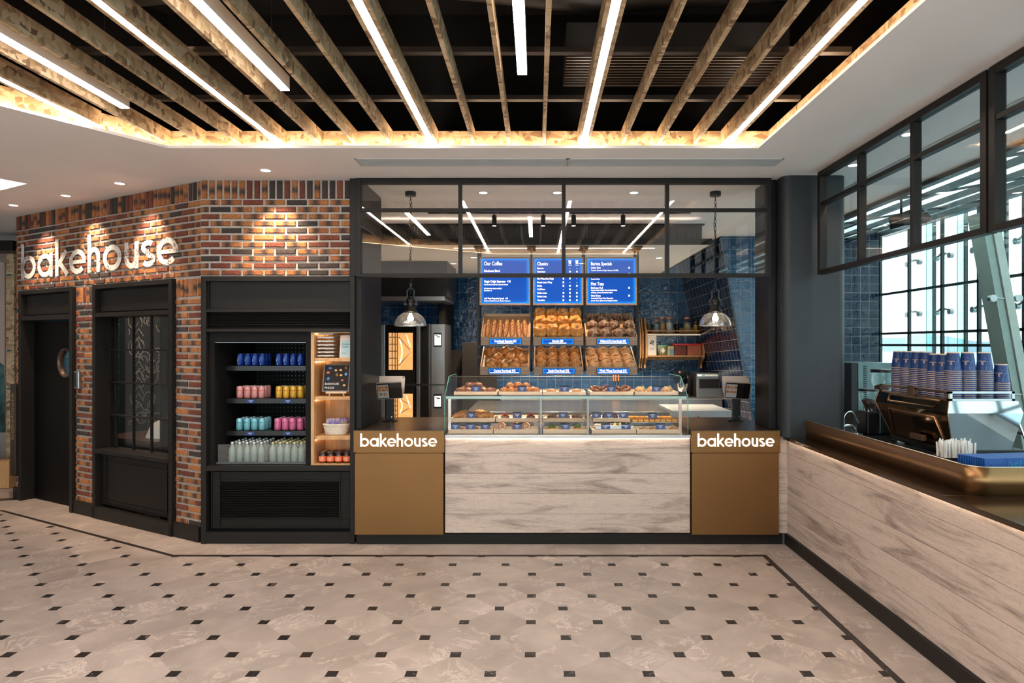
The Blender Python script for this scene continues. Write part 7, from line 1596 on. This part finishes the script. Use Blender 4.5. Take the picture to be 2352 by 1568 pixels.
# straws
sc_ = (2.68, 4.0); t = thing('straw_holder', 'black box holder for wrapped straws behind the upstand', 'holder', (sc_[0], sc_[1], .916)); mb = MB()
sx_, sy_ = XP(2165, 3.92), XP(2245, 3.92)
for q in ((sx_-.0, sy_, 3.90, 3.91), (sx_, sy_, 4.02, 4.03), (sx_, sx_+.008, 3.91, 4.02), (sy_-.008, sy_, 3.91, 4.02), (sx_, sy_, 3.91, 4.02)):
    mb.box(q[0], q[1], q[2], q[3], .916, 1.055 if q != (sx_, sy_, 3.91, 4.02) else .93)
obj('box', mb, 'blackp', t)
stm = MB(); stm.bbox(-.0045, .0045, -.0012, .0012, 0, .22, .0008); smesh = stm.mesh('wrapped_straw', plain('straw_paper', (.78, .74, .70), .7, var=.04))
k = 0
for j in range(5):
    for i in range(20):
        o = bpy.data.objects.new('wrapped_straw', smesh); link(o); WL[o.name] = ZERO; o.location = (sx_+.016+i*(sy_-sx_-.032)/19, 3.92+j*.022, .931); o.rotation_euler = (random.uniform(-.10, .06), random.uniform(-.09, .09), random.uniform(-.6, .6)); o.scale = (1, 1, random.uniform(.93, 1.06))
        tag(o, 'white paper-wrapped straw in the black holder behind the bronze upstand', 'straw', 'wrapped straws in the black holder')
# paper bags lying in a stack, folded bases toward the viewer
bagm = MB(); bagm.bbox(-.0, .60, -.004, .004, 0, .135, .002)
bag_mesh = bagm.mesh('bag', plain('bag_blue', (.003, .065, .28), .5, var=.06, scale=10))
fm_ = MB(); fm_.ribbon([(.008, .004), (.13, .128)], .0018, -.0052, -.0044); fm_.ribbon([(.008, .128), (.13, .004)], .0018, -.0052, -.0044); fm_.ribbon([(.135, .004), (.135, .13)], .0025, -.0052, -.0044)
fold_mesh = fm_.mesh('fold_lines', plain('bag_fold', (.003, .06, .28), .5))
rnd = random.Random(3); dr = MB()
for q in range(14):
    cx_, cz2 = rnd.uniform(.15, .23), rnd.uniform(.025, .115); dr.ribbon(arc(cx_, cz2, rnd.uniform(.008, .022), rnd.uniform(0, 180), rnd.uniform(200, 420), 8, rnd.uniform(.008, .02)), .0013, -.0056, -.0044)
dr_mesh = dr.mesh('line_drawing', plain('bag_lines', (.03, .42, .62), .5)); 
lg, LW = logo(w=.18, d0=-.0056, d1=-.0044); kk = .038; lg.xf(Matrix.Translation((.285, 0, .118)) @ Matrix.Rotation(math.pi/2, 4, 'Y') @ Matrix.Diagonal((kk, 1, kk, 1))); 
lg_mesh = lg.mesh('lettering', plain('bag_print', (.75, .78, .80), .5))
for i in range(12):
    o = bpy.data.objects.new('paper_bag', None); link(o); WL[o.name] = ZERO
    Y = 3.44+i*.0125; o.location = (XP(2262-i*5.5, Y), Y, 1.0); o.rotation_euler = (-.03, 0, .12); tag(o, 'blue paper bag on edge behind the upstand, %s' % ('front one showing its folded base' if i == 0 else ORD[i]+' from the front' if i < 11 else 'rearmost'), 'bag', 'blue paper bags behind the upstand')
    for nm, me in [('bag', bag_mesh), ('fold_lines', fold_mesh)]+([('line_drawing', dr_mesh), ('lettering', lg_mesh)] if i == 0 else []):
        c = bpy.data.objects.new(nm, me); link(c, o)
t = thing('bag_rack', 'black rack under the blue paper bags behind the upstand', 'rack', (2.6, 3.5, .916)); mb = MB(); mb.box(2.36, 3.1, 3.41, 3.66, .916, .985); obj('rack', mb, 'blackp', t)

# ---------------------------------------------------------------- glass facade and outside
XF = 5.6
mull = [10.50, 9.69, 8.90, 8.16, 7.40, 6.6, 5.8, 5.0, 4.2, 3.4, 2.6, 1.8, 1.0]
fm = plain('facade_metal', (.035, .045, .045), .4, metal=.5)
t = bpy.data.objects.new('window_5', None); link(t); t.location = (XF, 6, 0); WL[t.name] = Vector((XF, 6, 0)); t['kind'] = 'structure'
mb = MB()
for y in mull: mb.box(XF+.02, XF+.06, y-.018, y+.018, 0, 3.55)
for z in (.05, .95, 1.735, 1.92, 2.556): mb.box(XF+.02, XF+.058, -4, 10.5, z-.018, z+.018)
mb.box(XF, XF+.12, -4, 10.5, 3.50, 3.60); obj('facade_frame', mb, fm, t)
mb = MB(); mb.box(XF+.064, XF+.072, -4, 10.5, 0, 3.52); obj('pane', mb, 'glass_out', t)
# structural glass fins with spider clamps behind the facade
for i, y in enumerate((10.02, 9.28, 8.48, 7.7, 6.9)):
    t = thing('glass_fin', 'green-edged glass fin with steel spider clamps outside the window grid, %s' % nth(i, 5, 'farthest left', 'nearest right').replace('most', ''), 'glass fin', (XF+.5, y, 0), group='structural glass fins')
    mb = MB(); mb.box(XF+.50, XF+.60, y-.006, y+.006, 0, 3.9); obj('fin', mb, glass('fin_glass', (.62, .85, .80), .8), t)
    mb = MB(); mb.box(XF+.495, XF+.50, y-.006, y+.006, 0, 3.9); obj('fin_edge', mb, 'gedge', t)
    mb = MB(); mb.box(XF+.60, XF+.64, y-.02, y+.02, 0, 3.9); obj('post', mb, fm, t)
    for z in (1.0, 2.25, 3.05):
        mb = MB(); mb.tube([(XF+.30, y-.16, z-.03), (XF+.30, y-.05, z+.01), (XF+.30, y, z), (XF+.30, y+.06, z+.02), (XF+.30, y+.16, z-.03)], [.014, .016, .022, .016, .014], 8)
        for s in (-1, 1): mb.cyl((XF+.27, y+s*.16, z-.035), .042, .05, 14, axis='X')
        obj('spider_clamp', mb, plain('clamp_steel', (.30, .34, .33), .3, metal=.8), t)
mb = MB(); mb.box(XF+.72, XF+.735, -4, 11.0, 0, 4.2); tt = struct('window_6', mb, 'glass_out')
# leaning box column
t = thing('leaning_column', 'pale grey-green steel box column leaning to the left outside the bar windows', 'column', (5.25, 7.0, 0)); Yc = 7.0
xt = XP(2262.3, Yc); zt_ = ZP(543, Yc); k = .18
def cx0(z): return xt+(zt_-z)*k
for nm, a, b, y0, y1 in (('flange', 0, .082, Yc, Yc+.22), ('box', .090, .18, Yc-.02, Yc+.24)):
    mb = MB(); mb.add([(cx0(z)+q, y, z) for z in (0.002, 3.19) for q, y in ((a, y0), (b, y0), (b, y1), (a, y1))], [(0, 1, 2, 3), (4, 5, 6, 7), (0, 1, 5, 4), (1, 2, 6, 5), (2, 3, 7, 6), (3, 0, 4, 7)]); obj(nm, mb, plain('column_grey' if nm == 'box' else 'column_green', (.34, .38, .34) if nm == 'box' else (.22, .28, .25), .5), t)
for z in (2.25, 1.2):
    mb = MB(); mb.cyl((cx0(z)-.045, Yc-.03, z), .04, .05, 14, axis='Y'); mb.cyl((cx0(z)+.235, Yc-.03, z), .04, .05, 14, axis='Y'); mb.tube([(cx0(z)-.045, Yc, z), (cx0(z)+.235, Yc, z)], .012, 6); obj('spider_clamp', mb, plain('clamp_steel', (.30, .34, .33), .3, metal=.8), t)
# glazed canopy between the ceiling edge and the facade
cz0, cz1 = 3.22, 3.58
def canz(x): return cz0+(cz1-cz0)*(x-3.45)/(XF-3.45)
fr_ = plain('frosted_roof', (.42, .55, .53), .25, var=.15, scale=1.5, emit=None)
mb = MB(); mb.add([(3.45, -4, cz0), (3.45, 10.6, cz0), (XF+.1, 10.6, canz(XF+.1)), (XF+.1, -4, canz(XF+.1))], [(0, 1, 2, 3)])
cm, ns, ls, b = base('canopy_glass'); ns.remove(b); tl_ = N(ns, 'ShaderNodeBsdfTranslucent'); tl_.inputs[0].default_value = (.50, .64, .62, 1); tr = N(ns, 'ShaderNodeBsdfTransparent'); tr.inputs[0].default_value = (.55, .75, .72, 1); gg = N(ns, 'ShaderNodeBsdfGlossy'); gg.inputs[1].default_value = .15; ma = N(ns, 'ShaderNodeMixShader'); ma.inputs[0].default_value = .35; mc = N(ns, 'ShaderNodeMixShader'); mc.inputs[0].default_value = .25; ls.new(tl_.outputs[0], ma.inputs[1]); ls.new(tr.outputs[0], ma.inputs[2]); ls.new(ma.outputs[0], mc.inputs[1]); ls.new(gg.outputs[0], mc.inputs[2]); ls.new(mc.outputs[0], ns['Material Output'].inputs[0])
struct('ceiling_glass_canopy', mb, cm)
mb = MB()
for x in (3.50, 3.98, 4.6, 5.1): mb.box(x, x+.05, -4, 10.55, canz(x)-.06, canz(x)-.005)
for y in (9.6, 8.1, 6.6, 5.1, 3.6, 2.1): mb.prism([(3.5, canz(3.5)-.03), (3.5, canz(3.5)-.006), (XF, canz(XF)-.006), (XF, canz(XF)-.03)], y, y+.03)
struct('ceiling_canopy_beams', mb, fm)
mb = MB(); mb.box(3.45, 3.48, -4, 10.5, 3.16, 3.30); struct('trim_12', mb, fm)
t = thing('wall_speaker', 'dark wedge-shaped speaker hanging from the canopy behind the side window frame', 'speaker', (4.1, 6.6, 3.0)); Xs, Ys = XP(2106, 6.4), 6.4; Zs = ZP(497, 6.4)
mb = MB(); mb.prism([(Xs-.13, Zs-.09), (Xs+.10, Zs-.07), (Xs+.15, Zs+.0), (Xs+.02, Zs+.10), (Xs-.15, Zs+.04)], Ys, Ys+.25); obj('cabinet', mb, 'blackp', t)
mb = MB(); mb.tube([(Xs-.1, Ys+.1, Zs+.05), (Xs-.1, Ys+.1, canz(Xs)-.03)], .012, 6); mb.tube([(Xs+.02, Ys+.1, Zs+.08), (Xs+.02, Ys+.1, canz(Xs)-.03)], .016, 6); obj('bracket', mb, 'blackp', t)
for i, (px, py) in enumerate(((1960, 379), (2086, 308))):
    Y = F*1.45/(CY-py); downlight('downlight', 'round ceiling downlight behind the side window frame, %s one' % ('left' if i == 0 else 'right'), XP(px, Y), Y, CEIL, 25, 0, 0, size=100, group='downlights over the espresso bar', sub=.8)
# sea, hills
sea = MB(); sea.add([(12, -600, -12), (1400, -600, -12), (1400, 1500, -12), (12, 1500, -12)], [(0, 1, 2, 3)]); struct('ground_sea', sea, plain('sea', (.38, .52, .58), .6, var=.02, scale=.01))
for i in range(1):
    hl = MB(); pts = []; n = 60
    for k in range(n+1):
        u = k/n; pts.append((u, 18+22*max(0, noise.noise(Vector((u*9, 3.3, 0)))+.35)+6*noise.noise(Vector((u*30, 1, 0)))))
    vs = []
    for u, h in pts:
        x = 650+650*u; y = 1250-1000*u
        vs += [(x, y, -12), (x, y, h-12), (x+150, y+80, -12)]
    fs = []
    for k in range(n): fs += [(3*k, 3*k+3, 3*k+4, 3*k+1), (3*k+1, 3*k+4, 3*k+5, 3*k+2)]
    hl.add(vs, fs); struct('ground_hills', hl, plain('haze_hills', (.34, .44, .50), 1, var=.02, scale=.01))
# ---------------------------------------------------------------- corridor left of the brick wall, rest of the hall
mb = MB(); mb.box(-9.2, -4.2, 9.7, 9.8, 0, CEIL); struct('wall_corridor', mb, plain('pinkish_wall', (.50, .42, .38), .7, var=.03))
mb = MB(); Yc = 8.6
mb.box(XP(14, Yc), XP(31, Yc)+.01, Yc, Yc+.06, 0.003, 2.99); t = thing('osb_panel', 'tall narrow OSB board with teal tape bands at the far left edge', 'panel', (XP(22, Yc), Yc, 0)); obj('board', mb, 'osb', t)
mb = MB()
for py in (631, 805, 893): mb.box(XP(16, Yc), XP(26, Yc), Yc-.003, Yc-.0005, ZP(py+2, Yc), ZP(py-2, Yc))
obj('tape', mb, plain('teal_tape', (.01, .16, .15), .5), t)
mb = MB(); mb.box(XP(-60, 8.7), XP(14, 8.7)-.02, 8.7, 8.74, .55, 2.86); pz = obj('sheet', mb, plain('pink_board', (.50, .40, .35), .6, var=.03), None); tag(pz, 'pale pinkish partition board beside the OSB strip at far left', 'board')
mb = MB(); mb.add([(XP(-60, 8.69), 8.69, .55), (XP(11, 8.69), 8.69, .55), (XP(11, 8.69), 8.69, 1.05), (XP(8, 8.69), 8.69, 1.45), (XP(0, 8.69), 8.69, 1.5), (XP(-60, 8.69), 8.69, 1.6)], [(0, 1, 2, 3, 4, 5)]); single('poster', mb, m_crust('poster', [(.4, (.005, .02, .02)), (.5, (.02, .10, .11)), (.62, (.10, .22, .22))], .6, .5, bmp=.0), 'dark teal poster low on the partition at the far left edge', 'poster')
mb = MB(); mb.bbox(-8.6, XP(36, 7.85), 7.75, 7.85, .003, .34, .004); single('timber_plinth', mb, 'oak', 'low yellowish timber plinth at the far left corner by the brick wall', 'plinth')
mb = MB(); mb.bbox(-8.9, XP(27, 8.2), 8.2, 8.5, 2.95, 3.08, .004); struct('trim_13', mb, 'black')
mb = MB(); mb.box(-9.2, -9.1, -6.2, 9.8, 0, CEIL); struct('wall_hall_left', mb, 'plaster')
mb = MB(); mb.box(-9.2, 5.7, -4.2, -4.1, 0, .5); mb.box(-9.2, 5.7, -4.2, -4.1, 3.05, 3.7)
for i in range(9): mb.box(-9.2+i*1.86, -9.0+i*1.86, -4.2, -4.1, .5, 3.05)
struct('wall_hall_rear', mb, 'plaster')
mb = MB(); mb.box(-9.2, 5.7, -4.16, -4.15, .5, 3.05); struct('window_rear_fill', mb, 'glass')  # unseen rear glazing, put in to let fill daylight reach the ceiling
for i, (x, y) in enumerate(((-4.5, -2.0), (-1.5, -2.0), (1.0, -2.0), (-6.5, 1.0), (-6.5, 3.6), (-4.6, .3), (-1.5, -.3), (.8, -.3))):
    downlight('downlight', 'added fill downlight in the hall behind the viewpoint, %s' % ORD[i], x, y, CEIL, 230 if x > -6 else 80, 0, 0, size=140, sub=.9, r=.06, col=NEUT, group='added hall downlights')  # unseen lamps added behind the camera as general fill
